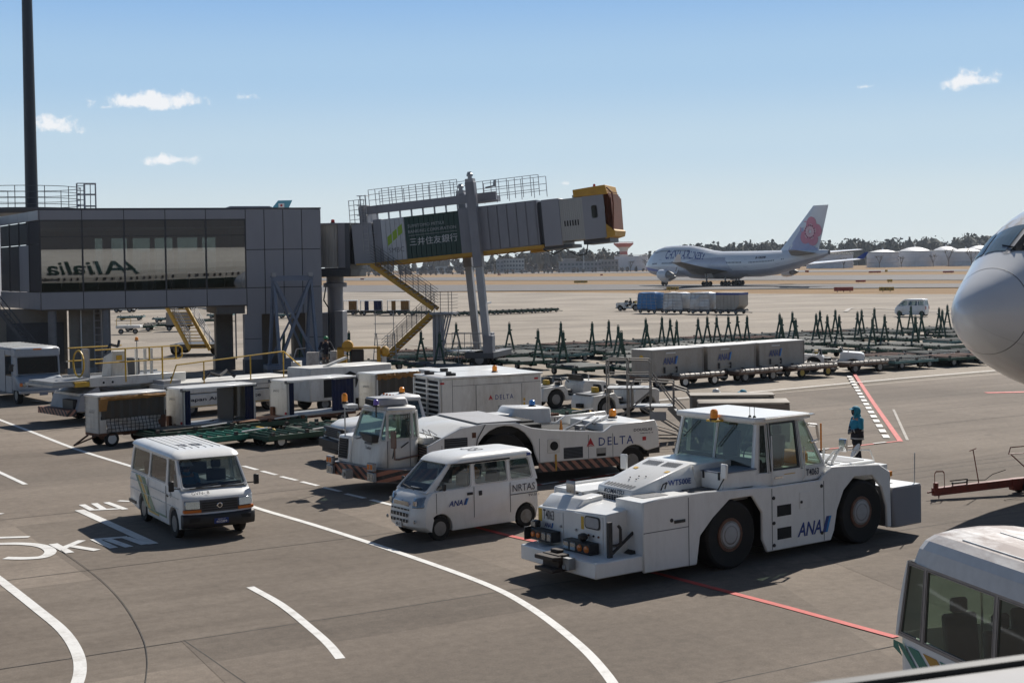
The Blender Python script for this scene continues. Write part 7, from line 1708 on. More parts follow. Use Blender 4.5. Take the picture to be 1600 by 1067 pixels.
for j in range(-3,12):
    for i in range(-4,15):
        c = o0 + ex *(i *4.0 + (j % 2)*1.5) + ey *(j *3.0)
        q = c - Vector((0,0, CAM_H)); dz = q.dot(fw); X_ = 800 + F_PX *q.dot(CR)/dz; Y_ = CY - F_PX *q.dot(CU)/dz
        yl = 553 + (X_ - 650)*(515 - 553)/840; yh = 600 + (X_ - 640)*(573 - 600)/870
        if X_ < 640 or X_ > 1570 or Y_ < yl + 3 or Y_ > yh: continue
        if 985 < X_ < 1352 and Y_ > 553 - (X_ - 985)*.025: continue
        if X_ < 905 and Y_ > 583: continue
        if any(abs((c.x - u)*ex.x + (c.y - v)*ex.y) < 3.1 and abs((c.x - u)*ey.x + (c.y - v)*ey.y) < 2.2 for u, v in used_xy): continue
        used_xy.append((c.x, c.y)); pr = proto_fl if (i + j) % 3 else proto_fr; yw = 28 + random.uniform(-4,4)
        if fl_n == 0: proto_fl.location = (c.x, c.y,0); proto_fl.rotation_euler = (0,0, R(yw))
        elif fl_n == 1: proto_fr.location = (c.x, c.y,0); proto_fr.rotation_euler = (0,0, R(yw))
        else: dup(pr,(c.x, c.y,0), yw, fll, flg, IDX)
        fl_n += 1
# pair of blue-edged roller dollies beside the airliner nose
BLD = M('blue_edge_paint',(.08,.16,.22),.5, grime=.3, gcol=(.08,.06,.05))
for i,(px, py, lab) in enumerate(((1388,566, 'blue edged roller dolly just right of the white tractor'),(1478,556, 'blue edged roller dolly under the airliner nose tip'))):
    t = dolly('roller_dolly', lab, 'blue edged roller dollies',4.6,2.2,.55, BLD, DKM, ROLLM, 'none', n=20); g = unproj(px, py,.3); t.location = (g.x, g.y,0); t.rotation_euler = (0,0, R(24))
# white worn dollies in a train
WDM = M('worn_white_steel',(.42,.40,.37),.6,.2, grime=.5, gcol=(.13,.07,.045), scale=3); BRW = M('brown_frame',(.15,.10,.075),.7,.2, grime=.4, scale=3)
A_, B__ = unproj(1046,604), unproj(1312,583); dd = (B__ - A_)/3; ty = math.degrees(math.atan2(dd.y, dd.x))
YRIM = M('yellow_rim',(.40,.28,.04),.5, grime=.4)
for i, lab in enumerate(('leftmost worn white dolly of the empty train, with white wheel discs', 'second worn dolly of the empty train, rusty brown frame', 'worn white dolly of the empty train with yellow wheels', 'rightmost worn white dolly of the empty train, before the red line')):
    t = dolly('cargo_dolly', lab, 'empty worn dolly train',3.0,1.9,.58, BRW, DKM, WDM, 'down',[WHITE2, RIM, YRIM, RIM][i],.27, WDM, n=16)
    q = A_ + dd *(i + .32); t.location = (q.x, q.y,0); t.rotation_euler = (0,0, R(ty))
    m = MB(); rg = random.Random(i)
    for k in range(9): x = -1.4 + k *.33; m.tube((x,-.95,.60),(x + .26,-.95,.60),.075 + rg.random()*.03,6).tube((x,.95,.60),(x + .26,.95,.60),.075,6)
    m.build('side_roller', WDM, t, kind='stuff')
# -- ANA containers on a second train
ALC = M('container_aluminium',(.31,.285,.255),.5,.25, grime=.35, gcol=(.20,.16,.12), scale=1.2, streak=.4); ALT = M('container_top',(.62,.62,.60),.5,.1, grime=.1)
cA, cB = unproj(1019,590,.55), unproj(1237,571.5,.55); cd = (cB - cA).normalized(); cy_ = math.degrees(math.atan2(cd.y, cd.x)); cn = Vector((-cd.y, cd.x,0)); Lc = (cB - cA).length; sp_ = (Lc - 2.55)/2; CL = sp_ - .3
for i, lab in enumerate(('left grey ANA cargo container with a yellow mark on its end', 'middle grey ANA cargo container between the other two', 'right grey ANA cargo container next to the white tractor')):
    q = cA + cd *(sp_ *i); t = thing('cargo_container', lab, 'cargo container',(q.x, q.y,.62), cy_, 'ANA cargo containers')
    B(0, CL,0,1.5,0,1.25).build('body', ALC, t, bev=.02); B(-.02, CL + .02,-.02,1.52,1.25,1.29).build('top', ALT, t)
    for x0, x1, z0, z1 in ((0,.06,0,1.25),(CL - .06, CL,0,1.25),(.06, CL - .06,0,.06),(.06, CL - .06,1.18,1.25)): B(x0, x1,-.025,0, z0, z1).build('edge_rail', ALC, t)
    logo_ana(t,.72,-.03,.52,1.05,.40,(1,0,0), mat=M('container_blue',(.05,.075,.22),.5, grime=.2))
    MB().box(.78,.86,-.07,-.02,.10,.40).build('door_catch', BLACK, t); MB().box(1.62,1.70,-.07,-.02,.10,.40).build('door_catch', BLACK, t); B(.86,1.62,-.06,-.03,.20,.28).build('door_bar', ALC, t); B(.95,1.6,-.03,-.025,1.06,1.12).build('label_strip', ALT, t)
    MB().lathe([(.16,0),(.16,.01)], 'x',(-.012,.75,.85),12).build('yellow_mark', YELLOW, t); B(-.02,0,.2,1.3,.1,.12).build('end_rail', ALC, t)
    d = dolly('cargo_dolly', lab.replace('grey ANA cargo container', 'dolly under the ANA container').replace(' with a yellow mark on its end', '').replace(' between the other two', ' of the row'), 'dollies under the ANA containers',2.9,1.7,.58, BRW, DKM, WDM, 'down', RIM,.24)
    c = q + cd *1.28 + cn *.75; d.location = (c.x, c.y,0); d.rotation_euler = (0,0, R(cy_))
# -- far cargo train
FOIL = M('foil_wrap',(.42,.42,.43),.35,.4, grime=.3, gcol=(.2,.17,.15), scale=1.5, bump=.8, bscale=3); BLT = M('blue_tarp',(.03,.17,.40),.5, grime=.2, scale=1, bump=.6, bscale=3)
tA, tB = unproj(1018,489), unproj(1144,490.5); td = (tB - tA)/3; tyw = math.degrees(math.atan2(td.y, td.x)); rg = random.Random(5)
for i,(lab, mt) in enumerate((('blue tarpaulin covered cargo pallet behind the far tractor', BLT),('foil wrapped cargo pallet next to the blue tarpaulin one', FOIL),('foil wrapped cargo pallet third in the far train', FOIL),('pale container with blue top band at the end of the far train', ALC))):
    q = tA + td *i; d = dolly('cargo_dolly', 'far dolly carrying the ' + lab.split(' behind')[0].split(' next')[0].split(' at the')[0], 'dollies of the far cargo train',3.3,2.0,.50, GREYD, DKM, DKM, 'down'); d.location = (q.x, q.y,0); d.rotation_euler = (0,0, R(tyw))
    t = thing('cargo_load', lab, 'cargo',(q.x, q.y,.54), tyw, 'loads of the far cargo train')
    if i < 3:
        rings = []
        for z, k in ((0,1),(.4,1.02),(1.2,1.01),(1.75,.99),(1.95,.93),(2.02,.6)):
            ring = []
            for (sx, sy) in ((1,1),(.33,1.03),(-.33,1.02),(-1,1),(-1.02,.3),(-1,-1),(-.3,-1.03),(.4,-1.02),(1,-1),(1.03,0)): ring.append(Vector((1.36*sx *k + rg.uniform(-.04,.04),1.0*sy *k + rg.uniform(-.04,.04), z + rg.uniform(-.05,.05))))
            rings.append(ring)
        MB().loft(rings, smooth=False).build('wrapping', mt, t); net = MB()
        for k in range(5): net.tube((-1.58,-1.06,.2 + k *.4),(1.58,-1.06,.2 + k *.4),.02,3); net.tube((-1.5 + k *.75,-1.06,0),(-1.2 + k *.6,-1.06,1.9),.02,3)
        net.build('net', GREYL, t, kind='stuff')
    else:
        MB().prism([(-1.6,.0),(1.0,.0),(1.6,.5),(1.6,2.0),(-1.6,2.0)],-1,1).build('body', ALC, t, bev=.02); B(-1.62,1.62,-1.01,1.01,1.72,1.98).build('blue_band', NAVY, t)
        for k in range(6): B(-1.55 + k *.5,-1.50 + k *.5,-1.03,-1.0,.05,1.7).build('rib', ALC, t)
# far van
fv = thing('kei_van', 'small far white van with tinted windows on the open apron', 'van', gp_(1408,494),148); van(fv, HJ_P)
for s in (1,-1): B(-2.86,-2.82, s *.60 - .06, s *.60 + .06,.75,1.1).build('tail_light', REDL, fv)
# far trains left of the open apron
def curtain_cart(t, L, W, z0, z1, side, curt, white=WHITE2, marks=True, yside=-1):
    """box baggage cart, origin at the near bottom corner, x along the long side, y away"""
    B(0, L,0, W, z0, z0 + .07).build('floor', STEEL, t); B(-.03, L + .03,-.04, W + .04, z1 - .07, z1).build('roof', WHITE, t, bev=.012)
    e = B(0,.04,0, W, z0 + .07, z1 - .07).build('end_panel', white, t)
    for k in range(5): B(-.015,.0,.0, W, z0 + .1 + k *(z1 - z0 - .2)/5, z0 + .12 + k *(z1 - z0 - .2)/5).build('panel_rib', white, t)
    B(L - .04, L,0, W, z0 + .07, z1 - .07).build('end_panel', white, t)
    for x in (0, L - .07):
        for y in (0, W - .07): B(x, x + .07, y, y + .07, z0, z1 - .07).build('corner_post', white, t)
    return t
JCO = M('cart_lettering',(.12,.12,.14),.6); CURB = M('blue_curtain',(.018,.028,.085),.8, grime=.3, bump=.4, bscale=6); CURO = M('ochre_curtain',(.30,.15,.04),.8, grime=.4, gcol=(.12,.06,.03), bump=.4, bscale=6); TARP = M('dark_tarp',(.075,.068,.058),.8, grime=.4, gcol=(.12,.09,.06), scale=2, bump=.4, bscale=8); NETW = M('white_netting',(.40,.385,.36),.8, grime=.5, gcol=(.12,.09,.07), scale=6, bump=.8, bscale=14)
def curtain(t, x0, x1, y, z0, z1, mat, n=10, name='curtain'):
    m = MB(); pts = [(x0 + (x1 - x0)*k /n, y + (.045 if k % 2 else -.03)) for k in range(n + 1)]
    for (a, ya),(b, yb) in zip(pts[:-1], pts[1:]): m.add([(a, ya, z0),(b, yb, z0),(b, yb, z1),(a, ya, z1)],[(0,1,2,3)], True)
    return m.build(name, mat, t, auto=80)
def running_gear(t, L, W, z0, rim=RIM, wr=.25):
    m = MB()
    for x in (.5, L - .6): m.box(x - .05, x + .05,.1, W - .1, wr - .05, wr + .05); m.bar((x,.15, wr),(x - .12,.2, z0),.05,.05).bar((x, W - .15, wr),(x - .12, W - .2, z0),.05,.05).bar((x,.15, wr),(x + .15,.2, z0),.05,.05)
    m.build('axle_frame', RUST, t, kind='stuff')
    for x in (.5, L - .6):
        for y, s in ((.06,-1),(W - .06,1)): wheel(t, x, y, wr,.14, wr *.62, s, rim, bolts=5)
    MB().bar((-.02, W /2 - .3, z0 - .1),(-.7, W /2,.12),.05,.05).bar((-.02, W /2 + .3, z0 - .1),(-.7, W /2,.12),.05,.05).build('tow_bar', RUST, t); B(0, L,0, W, z0 - .1, z0).build('chassis', RUST, t)
CY_ = 43
def place(px, py, z): v = unproj(px, py, z); return (v.x, v.y,0)
# first cart: net and rolled brown cover
t = thing('baggage_cart', 'shabby baggage cart with a rolled ochre cover and a white cargo net', 'baggage cart', place(155,678,.50), CY_, 'roofed baggage carts'); L, W = 2.62,1.05
curtain_cart(t, L, W,.50,1.86,0, None, CREAM); running_gear(t, L, W,.50, WHITE2,.27)
curtain(t,.1, L - .05,.02,.95,1.75, TARP,14, 'tarpaulin'); nm = MB()
for i in range(14):
    for j in range(4):
        f = lambda u, v: (.28 + u *(L - .5),-.03 - .12*math.sin(math.pi *u)*(1 - v) - .04*math.sin(9*u + 5*v),.53 + v *.48)
        nm.add([f(i /14, j /4), f((i + 1)/14, j /4), f((i + 1)/14,(j + 1)/4), f(i /14,(j + 1)/4)],[(0,1,2,3)], True)
nm.build('cargo_net', NETW, t, auto=90); nb = MB()
for i in range(15): nb.path([tuple(Vector(f(i /14, j /4)) + Vector((0,-.012,0))) for j in range(5)],.012,4)
for j in range(5): nb.path([tuple(Vector(f(i /14, j /4)) + Vector((0,-.012,0))) for i in range(15)],.012,4)
nb.build('net_cord', BLACK, t, kind='stuff')
for x, w_ in ((.02,.26),(L - .30,.30)): B(x, x + w_,-.02,.03,.52,.98).build('corner_flap', RUST if x > 1 else CREAM, t)
rl = MB(); rg = random.Random(9); pr = None
for k in range(15):
    x = .02 + (L - .04)*k /14; q = [Vector((x,-.03 + (.09 + rg.uniform(-.03,.03))*math.cos(R(60*a)),1.73 + rg.uniform(-.02,.02) + (.095 + rg.uniform(-.03,.02))*math.sin(R(60*a)))) for a in range(6)]
    if pr: rl.loft([pr, q], False, False)
    pr = q
rl.build('rolled_cover', CURO, t); MB().hexa([(.0,-.1,1.3),(.25,-.1,1.3),(.3,.0,1.3),(.0,.0,1.3),(.0,-.12,1.72),(.32,-.12,1.72),(.32,.0,1.72),(.0,.0,1.72)]).build('cover_end', CURO, t)
text('JASCO', JCO, t,(-.018,.72,1.18),(0,-1,0),(0,0,1),.4,.10)
for x in (.9,1.7,2.1): MB().path([(x,-.02,.50),(x,-.06,.40),(x + .25,-.06,.40),(x + .25,-.02,.50)],.018).build('foot_loop', RUST, t)
# second and third carts: open, blue curtains drawn aside
for (px, py, lab, L) in ((287,668, 'open white baggage cart with blue curtains and the loader lettering seen through it',3.1),(450,652.5, 'open white baggage cart with a wide blue curtain near the tug cab',3.25)):
    t = thing('baggage_cart', lab, 'baggage cart', place(px, py,.48), CY_, 'roofed baggage carts'); W = 1.25; curtain_cart(t, L, W,.48,1.90,0, None, WHITE2); running_gear(t, L, W,.48)
    curtain(t,.08,.36,.05,.56,1.80, CURB,5); curtain(t, L - (.45 if px < 300 else 1.15), L - .08,.05,.56,1.80, CURB,6 if px < 300 else 12)
    if px < 300: B(L - .95, L - .9,.1, W - .05,.56,1.8).build('inner_panel', BLACK, t); curtain(t, L - .95, L - .45, W - .08,.56,1.80, TARP,6, 'tarpaulin'); curtain(t, L - .45, L - .1, W - .08,.56,1.80, M('canvas',(.30,.26,.2),.8, grime=.3),4, 'canvas')
    text('JASCO', JCO, t,(-.018, W - .28,1.42),(0,-1,0),(0,0,1),.42,.10, bold=.01); B(-.04,.0,.08,.16,.58,.68).build('reflector', LOGORED, t)
    for y in (.0, W - .1): MB().box(-.05,.12, y - .02, y + .12,1.78,1.90).build('corner_cap', GREYD, t); MB().box(L - .1, L + .06, y - .02, y + .12,1.78,1.90).build('corner_cap', GREYD, t)
    MB().box(-.12,0, W - .4, W - .2,.5,.85).build('rusty_bracket', RUST, t)
t = thing('baggage_cart', 'white baggage cart with a frayed brown cover edge beside the generator slats', 'baggage cart', place(588,640,.48),40, 'roofed baggage carts'); L, W = 3.6,1.25; curtain_cart(t, L, W,.48,1.93,0, None, WHITE2); running_gear(t, L, W,.48)
curtain(t,.1, L - .1,.02,.6,1.75, TARP,16, 'tarpaulin'); m = MB(); pr = None
for k in range(40):
    x = .02 + (L - .04)*k /39; q = [Vector((x,-.04 + rg.uniform(-.04,.02),1.92 + rg.uniform(-.02,.02))), Vector((x,-.09 + rg.uniform(-.03,.03),1.82 + rg.uniform(-.03,.03))), Vector((x,-.03 + rg.uniform(-.02,.03),1.70 + rg.uniform(-.07,.05)))]
    if pr: m.loft([pr, q], False, False, closed=False)
    pr = q
m.build('frayed_cover', CURO, t); text('JASCO', JCO, t,(-.018, W - .35,1.32),(0,-1,0),(0,0,1),.42,.10, bold=.01)
# low green baggage dollies
for i,(px, py, yw, lab, fm, dl_) in enumerate(((352,684,222, 'bright green low dolly with a yellow nose behind the van roof', GREEN2,3.2),(290,676,222, 'dark green low dolly with a plank deck left of the bright green one', GREEN,3.4),(462,680,222, 'dark green low dolly with a white wheel under the blue curtained cart', GREEN,3.2),(405,663,222, 'brown decked low dolly under the gap between the open carts', GREEN,3.4),(512,668,222, 'dark green low dolly half hidden by the truck grille', GREEN,3.0),(868,652,215, 'small green dolly with a yellow end behind the number 119 truck', GREEN,2.4))):
    t = dolly('low_dolly', lab, 'low green dollies', dl_,1.5,.46, fm, DKM if i != 3 else RUST, fm, 'none', WHITE2 if i in (0,2) else RIM,.24, n=9); g = unproj(px, py,.3); t.location = (g.x, g.y,0); t.rotation_euler = (0,0, R(yw - 180))
    B(dl_ /2 - .02, dl_ /2 + .12,-.6,.6,.32,.52).build('end_cap', YELLOW if i in (0,5) else fm, t, bev=.03)
    if i in (1,3): B(-1.2,1.0,-.6,.6,.50,.54).build('plank_deck', M('plank_' + str(i),(.16,.14,.11) if i == 1 else (.22,.11,.06),.8, grime=.4, scale=2), t)
    MB().tube((.2,-.78,.56),(1.3,-.70,.60),.03,5).build('white_pole', WHITE, t)
# far trains on the left
fa = unproj(535,494); fb = unproj(655,497)
DIRF = math.degrees(math.atan2(fb.y - fa.y, fb.x - fa.x))
for i, px in enumerate((545,575,605,635,655)):
    g = unproj(px,491 + i *.3); t = dolly('cargo_dolly', 'small dark dolly in the far row under the curtained carts', 'far dark dolly row beyond the stair',2.9,1.6,.45, GREEN, DKM, DKM, 'down'); t.location = (g.x, g.y,0); t.rotation_euler = (0,0, R(6))
for i,(px, mt, lab) in enumerate(((538, CURO, 'far white cart with ochre curtains, leftmost of three'),(577, CURB, 'far white cart with dark blue curtains, middle of three'),(619, CURO, 'far white cart with ochre curtains next to the yellow stair rail'))):
    g = unproj(px - 14,486.5,.5); t = thing('baggage_cart', lab, 'baggage cart',(g.x, g.y,0),4, 'far curtained carts'); curtain_cart(t,2.9,1.4,.55,1.9,0, None, WHITE2); running_gear(t,2.9,1.4,.55)
    curtain(t,.55,1.1,.02,.62,1.82, mt,5); curtain(t,1.75,2.8,.02,.62,1.82, mt,8)
ga, gb = unproj(700,494), unproj(858,487.5)
for i in range(9):
    q = ga.lerp(gb, i /8); t = dolly('cargo_dolly',('leftmost dolly of the far row, beside the stair landing' if i == 0 else 'rightmost end dolly of the far row right of the lift columns' if i == 8 else 'low dark dolly coupled in the far row right of the lift columns'), 'far dolly row right of the lift columns',2.2,1.5,.42, GREEN, DKM, DKM, 'down'); t.location = (q.x, q.y,0); t.rotation_euler = (0,0, R(math.degrees(math.atan2(gb.y - ga.y, gb.x - ga.x))))
# -- cargo loaders
t = thing('container_loader', 'white container loader with yellow rails behind the netted baggage cart', 'cargo loader',(-18.1,57.8,0),42, 'container loaders')
B(.5,6.4,.1,2.5,.45,1.25).build('chassis', WHITE2, t, bev=.03); MB().hexa([(.3,0,.5),(1.6,0,.5),(1.6,2.6,.5),(.3,2.6,.5),(.5,0,1.15),(1.3,0,1.5),(1.3,2.6,1.5),(.5,2.6,1.15)]).build('front_cowl', GREYL, t, bev=.02); B(.25,.5,.2,1.2,.55,1.0).build('headlight_box', BLACK, t, bev=.02)
B(-.15,.25,-.1,2.7,.36,.62).build('front_bumper', HAZR, t);
B(.9,5.3,-.04,.1,1.48,1.86).build('side_beam', WHITE2, t, bev=.02); B(.9,5.3,2.5,2.6,1.48,1.86).build('side_beam', WHITE2, t); B(-.6,5.3,.1,2.5,1.66,1.78).build('roller_deck', STEEL, t); B(-.7,.8,.0,2.6,1.55,1.66).build('front_apron', STEEL, t); B(.25,.88,-.05,.1,1.52,1.72).build('yellow_stop', YELLOW, t)
for x in (1.5,1.9,4.6): MB().lathe([(.05,0),(.05,.01)], 'y',(x,-.05,1.64),8).build('beam_hole', DARK, t)
for a, b in (((1.2,.2,.6),(4.6,.2,1.5)),((4.6,.2,.6),(1.2,.2,1.5))): MB().bar(a, b,.1,.16).build('scissor_arm', GREYD, t)
ym = MB();
for z in (2.45,3.0): ym.path([(1.15,-.02, z),(5.0,-.02, z)],.03).path([(1.15,2.5, z),(3.6,2.5, z)],.03)
ym.path([(5.0,-.02,2.45),(5.15,-.02,2.55),(5.15,-.02,2.9),(5.0,-.02,3.0)],.03).build('guard_rail', YELLOW, t)
for x in (2.5,3.6,4.2,4.85): MB().tube((x,-.03,1.6 if x in (2.5,4.2) else 2.45),(x,-.03,3.0),.035,6).build('rail_post', YELLOW, t)
m = MB()
for k in range(16):
    a, b = R(22.5*k), R(22.5*k + 22.5); m.tube((1.0,1.2 + .5*math.cos(a),2.4 + .55*math.sin(a)),(1.0,1.2 + .5*math.cos(b),2.4 + .55*math.sin(b)),.04,5)
m.build('hose_reel', YELLOW, t); B(1.3,1.36,.9,1.5,1.8,3.0).build('reel_post', GREYL, t)
MB().hexa([(2.1,.5,1.78),(2.9,.5,1.78),(2.9,1.4,1.78),(2.1,1.4,1.78),(2.2,.5,2.9),(2.8,.5,2.9),(2.8,1.4,2.6),(2.2,1.4,2.6)]).build('control_console', WHITE2, t, bev=.03); B(2.35,2.6,.47,.5,2.5,2.7).build('console_label', YELLOW, t); MB().path([(2.0,.8,2.8),(2.3,.9,3.15),(2.6,.8,3.05),(2.7,.9,3.3)],.06).build('cable_bundle', BLACK, t)
for x in (3.4,3.8,4.1): B(x, x + .1,.8,.9,1.78,2.9).build('lift_post', WHITE2, t)
B(3.3,3.9,1.4,1.8,1.78,2.5).build('motor_box', GREYD, t, bev=.03); MB().tube((3.2,.3,2.9),(3.2,.3,3.3),.02,5).build('lamp_stem', STEEL, t); beacon(t,(3.2,.3,3.3),.07,.14, ORANGE)
text('swissport', INK, t,(1.9,.098,.98),(1,0,0),(0,0,1),1.15,.17, bold=.02); B(3.2,3.45,.09,.098,.95,1.15).build('logo_flag', LOGORED, t); B(4.9,5.8,.09,.099,.7,1.15).build('hatch', GREYL, t)
for x in (1.5,5.4):
    for y, s in ((.25,-1),(2.35,1)): wheel(t, x, y,.42,.3,.22, s)
t2 = thing('belt_loader', 'long low white loader with Japan Airport Service lettering and a yellow handrail', 'cargo loader',(-14.4,59.6,0),42, 'container loaders')
B(.0,5.8,0,2.2,.38,.95).build('lower_body', WHITE2, t2, bev=.03); B(-.3,6.2,.05,2.1,.98,1.45).build('upper_body', WHITE2, t2, bev=.03); B(-.3,6.2,.04,.05,1.18,1.2).build('seam', GREYD, t2)
text('Japan Airport Service', INK, t2,(.8,-.006,.60),(1,0,0),(0,0,1),3.6,.2, bold=.025); B(.2,5.6,-.004,.0,.42,.45).build('yellow_line', YELLOW, t2); B(6.0,7.4,.3,2.0,.35,.95).build('rear_cabinet', WHITE2, t2, bev=.02); B(-.2,.6,.2,1.9,1.45,1.6).build('front_cover', GREYL, t2)
MB().path([(.0,.0,1.5),(.3,.0,2.25),(5.6,.0,2.55),(6.6,.0,1.75)],.03).build('handrail', YELLOW, t2)
for x, z in ((1.6,2.32),(3.9,2.45),(5.6,2.55)): MB().tube((x,0,1.4),(x,0, z),.03,5).build('rail_post', YELLOW, t2)
MB().path([(2.0,.8,1.5),(2.4,.9,1.75),(2.8,.8,1.6),(3.3,1.0,1.8),(3.6,.8,1.5)],.07).build('hose', BLACK, t2)
for x in (1.0,4.9):
    for y, s in ((.2,-1),(2.0,1)): wheel(t2, x, y,.34,.25,.18, s)
# white ramp machine seen through the second open cart
t = thing('deicing_unit', 'white machine with a round black fan port seen through the open cart', 'machine',(-8.9,61.0,0),42); B(.2,4.6,0,1.8,.45,1.9).build('casing', WHITE2, t, bev=.04); MB().lathe([(.42,0),(.42,.03)], 'y',(2.3,-.03,1.25),8).build('fan_port', DARK, t)
for x in (.9,3.2,3.9): B(x, x + .5,-.02,.0,.6,1.5).build('opening', DARK, t)
MB().bar((1.2,.4,1.9),(2.4,.4,2.25),.15,.1).build('boom', WHITE2, t)
for x in (1.0,3.8):
    for y, s in ((.15,-1),(1.65,1)): wheel(t, x, y,.32,.24,.18, s)
# -- step van on the left
sv_ = thing('step_van', 'pale blue-grey boxy step van parked at the left edge below the terminal', 'van',(-22.75,68.0,0),-54); SVM = M('step_van_paint',(.29,.33,.38),.4, grime=.2, gcol=(.2,.2,.19), scale=1)
MB().prism([(-6.2,.45),(-6.2,2.62),(-.55,2.62),(-.5,1.25),(-.5,.45)] + arc(-.9,.42,.5,0,180,8)[:0],-1.08,1.08).build('body', SVM, sv_, bev=.06)
MB().prism([(-.6,.62),(.62,.62),(.66,.85),(.60,1.14),(.02,1.36),(-.6,1.40)],-1.06,1.06,6, lambda x, y, z: (x - .12*abs(y /1.06) ** 4*(x > 0), y, z)).build('bonnet', SVM, sv_, bev=.05); MB().prism([(-.6,2.22),(-.02,2.22),(-.04,2.62),(-.6,2.66)],-1.08,1.08).build('front_header', SVM, sv_, bev=.05)
for y in (-1.04,.98): MB().prism([(-.6,1.36),(.06,1.34),(-.04,2.24),(-.6,2.24)], y, y + .06).build('front_post', SVM, sv_)
window(sv_,((.04,-1.0,1.38),(.04,1.0,1.38),(-.06,1.0,2.24),(-.06,-1.0,2.24)),(.04,.04,.03,.03), GL_DARK, SVM, corner=.06, name='windscreen_frame')
for y in (-.82,.82): MB().lathe([(.11,0),(.09,.03)], 'x',(.60, y,.95),12).build('headlight', LENS, sv_); B(.50,.60, y *1.2 - .06, y *1.2 + .06,.87,1.03).build('indicator', AMBER, sv_)
B(.60,.66,-.68,.68,.84,1.06).build('grille', BLACK, sv_); B(.45,.78,-1.08,1.08,.52,.66).build('bumper', GREYL, sv_, bev=.02); B(.78,.79,-.2,.2,.42,.56).build('number_plate', BLUEG, sv_)
for y in (-.9,-.1,.1,.85): B(-.06,-.02, y - .1, y + .1,2.54,2.61).build('marker_lamp', AMBER if abs(y) < .5 else GREYL, sv_)
for s in (1,-1): B(-1.5,-.62, s *1.082 - .01, s *1.082 + .01,1.3,2.3).build('door_window', GL_DARK, sv_); B(-1.56,-1.54, s *1.085 - .01, s *1.085 + .01,.5,2.5).build('door_seam', GREYD, sv_); mirror(sv_,(.1, s *1.3,1.75),.2,.36,(-.1, s *1.08,1.9), BLACK); B(-6.1,-1.6, s *1.085 - .008, s *1.085 + .008,1.28,1.31).build('press_line', SVM, sv_)
for k in range(9): B(-6.0 + k *.62,-5.9 + k *.62,-1.0,1.0,2.655,2.68).build('roof_rib', WHITE2, sv_)
B(-6.15,-.3,-1.04,1.04,2.62,2.66).build('roof', WHITE, sv_, bev=.01); wiper(sv_,(.05,-.5,1.42),(.0,-.1,1.8)); wiper(sv_,(.05,.4,1.42),(.0,.7,1.8)); B(-.1,.0,-.05,.3,1.44,1.47).build('paper', YELLOW, sv_)
for x in (-.1,-4.8):
    for s in (1,-1): wheel(sv_, x, s *.92,.40,.26,.22, s)
# -- passenger stairs behind the building
ps = thing('passenger_stairs', 'ochre mobile passenger stairs on wheels seen under the glazed corridor', 'passenger stairs', gp_(297,556),0); bot = Vector((0,0,.45)); topv = Vector((-2.7,2.5,4.4))
for off in (0,1.45):
    MB().bar(bot + Vector((off,0,0)), topv + Vector((off,0,0)),.08,.34).build('stringer', YELLOW, ps); r_ = MB()
    for h in (.4,.65,.9,1.15): r_.tube(bot + Vector((off + .1,0, h)), topv + Vector((off + .1,0, h)),.022,4)
    r_.build('railing', GREYL, ps)
    for k in range(6): q = bot.lerp(topv,(k + .3)/6); MB().tube(q + Vector((off + .1,0,0)), q + Vector((off + .1,0,1.15)),.025,4).build('rail_post', GREYL, ps)
for k in range(17): q = bot.lerp(topv,(k + .5)/17); B(q.x, q.x + 1.45, q.y - .15, q.y + .15, q.z - .02, q.z + .03).build('tread', YELLOW, ps)
B(-1.6,2.0,.6,4.4,.5,.8).build('chassis', GREYD, ps)
for x, s in ((-1.2,-1),(1.7,1)):
    for y in (.9,3.8): wheel(ps, x,0,.42,.3,.22, s).location = (x, y,.42)
MB().bar((-1.0,3.6,.8),(-1.6,1.8,3.2),.1,.1).bar((1.0,3.6,.8),(-.4,1.8,3.2),.1,.1).build('support_strut', GREYL, ps)
for i,(px, py, lab) in enumerate(((218,517, 'dark dolly seen beneath the corridor, left of the container'),(250,514, 'second dark dolly seen beneath the corridor by the stairs'),(330,506, 'dark dolly seen beneath the corridor right of the stairs'))):
    t = dolly('cargo_dolly', lab, 'dollies seen beneath the corridor',3.2,2.0,.55, GREEN, DKM, DKM, 'down', RIM,.26); g = unproj(px, py); t.location = (g.x, g.y,0); t.rotation_euler = (0,0, R(5))
t = thing('cargo_container', 'pale container on a dolly seen beneath the corridor behind the stairs', 'cargo container', gp_(275,517),5); B(-1.0,1.6,0,1.5,.6,1.9).build('body', ALC, t, bev=.03); B(-1.1,1.7,.0,1.5,.42,.6).build('base', DARK, t)
for x in (-.7,1.2): wheel(t, x,.1,.26,.16,.15,-1)
tractor('baggage_tractor', 'white tractor far beneath the corridor behind the round column', gp_(196,488),170, 'baggage tractors'); tractor('baggage_tractor', 'white tractor farthest beneath the corridor near the stair head', gp_(292,483.5),170, 'baggage tractors')
t = thing('trailer', 'low white trailer with yellow rail seen between the columns', 'trailer', gp_(200,522),4); B(-1.2,1.2,0,1.4,.55,.85).build('body', WHITE2, t, bev=.05); MB().path([(-1.1,0,.85),(-1.1,0,1.5),(.3,0,1.5),(.3,0,.85)],.03).build('rail', YELLOW, t); wheel(t,.7,.1,.26,.16,.15,-1); wheel(t,-.7,.1,.26,.16,.15,-1)
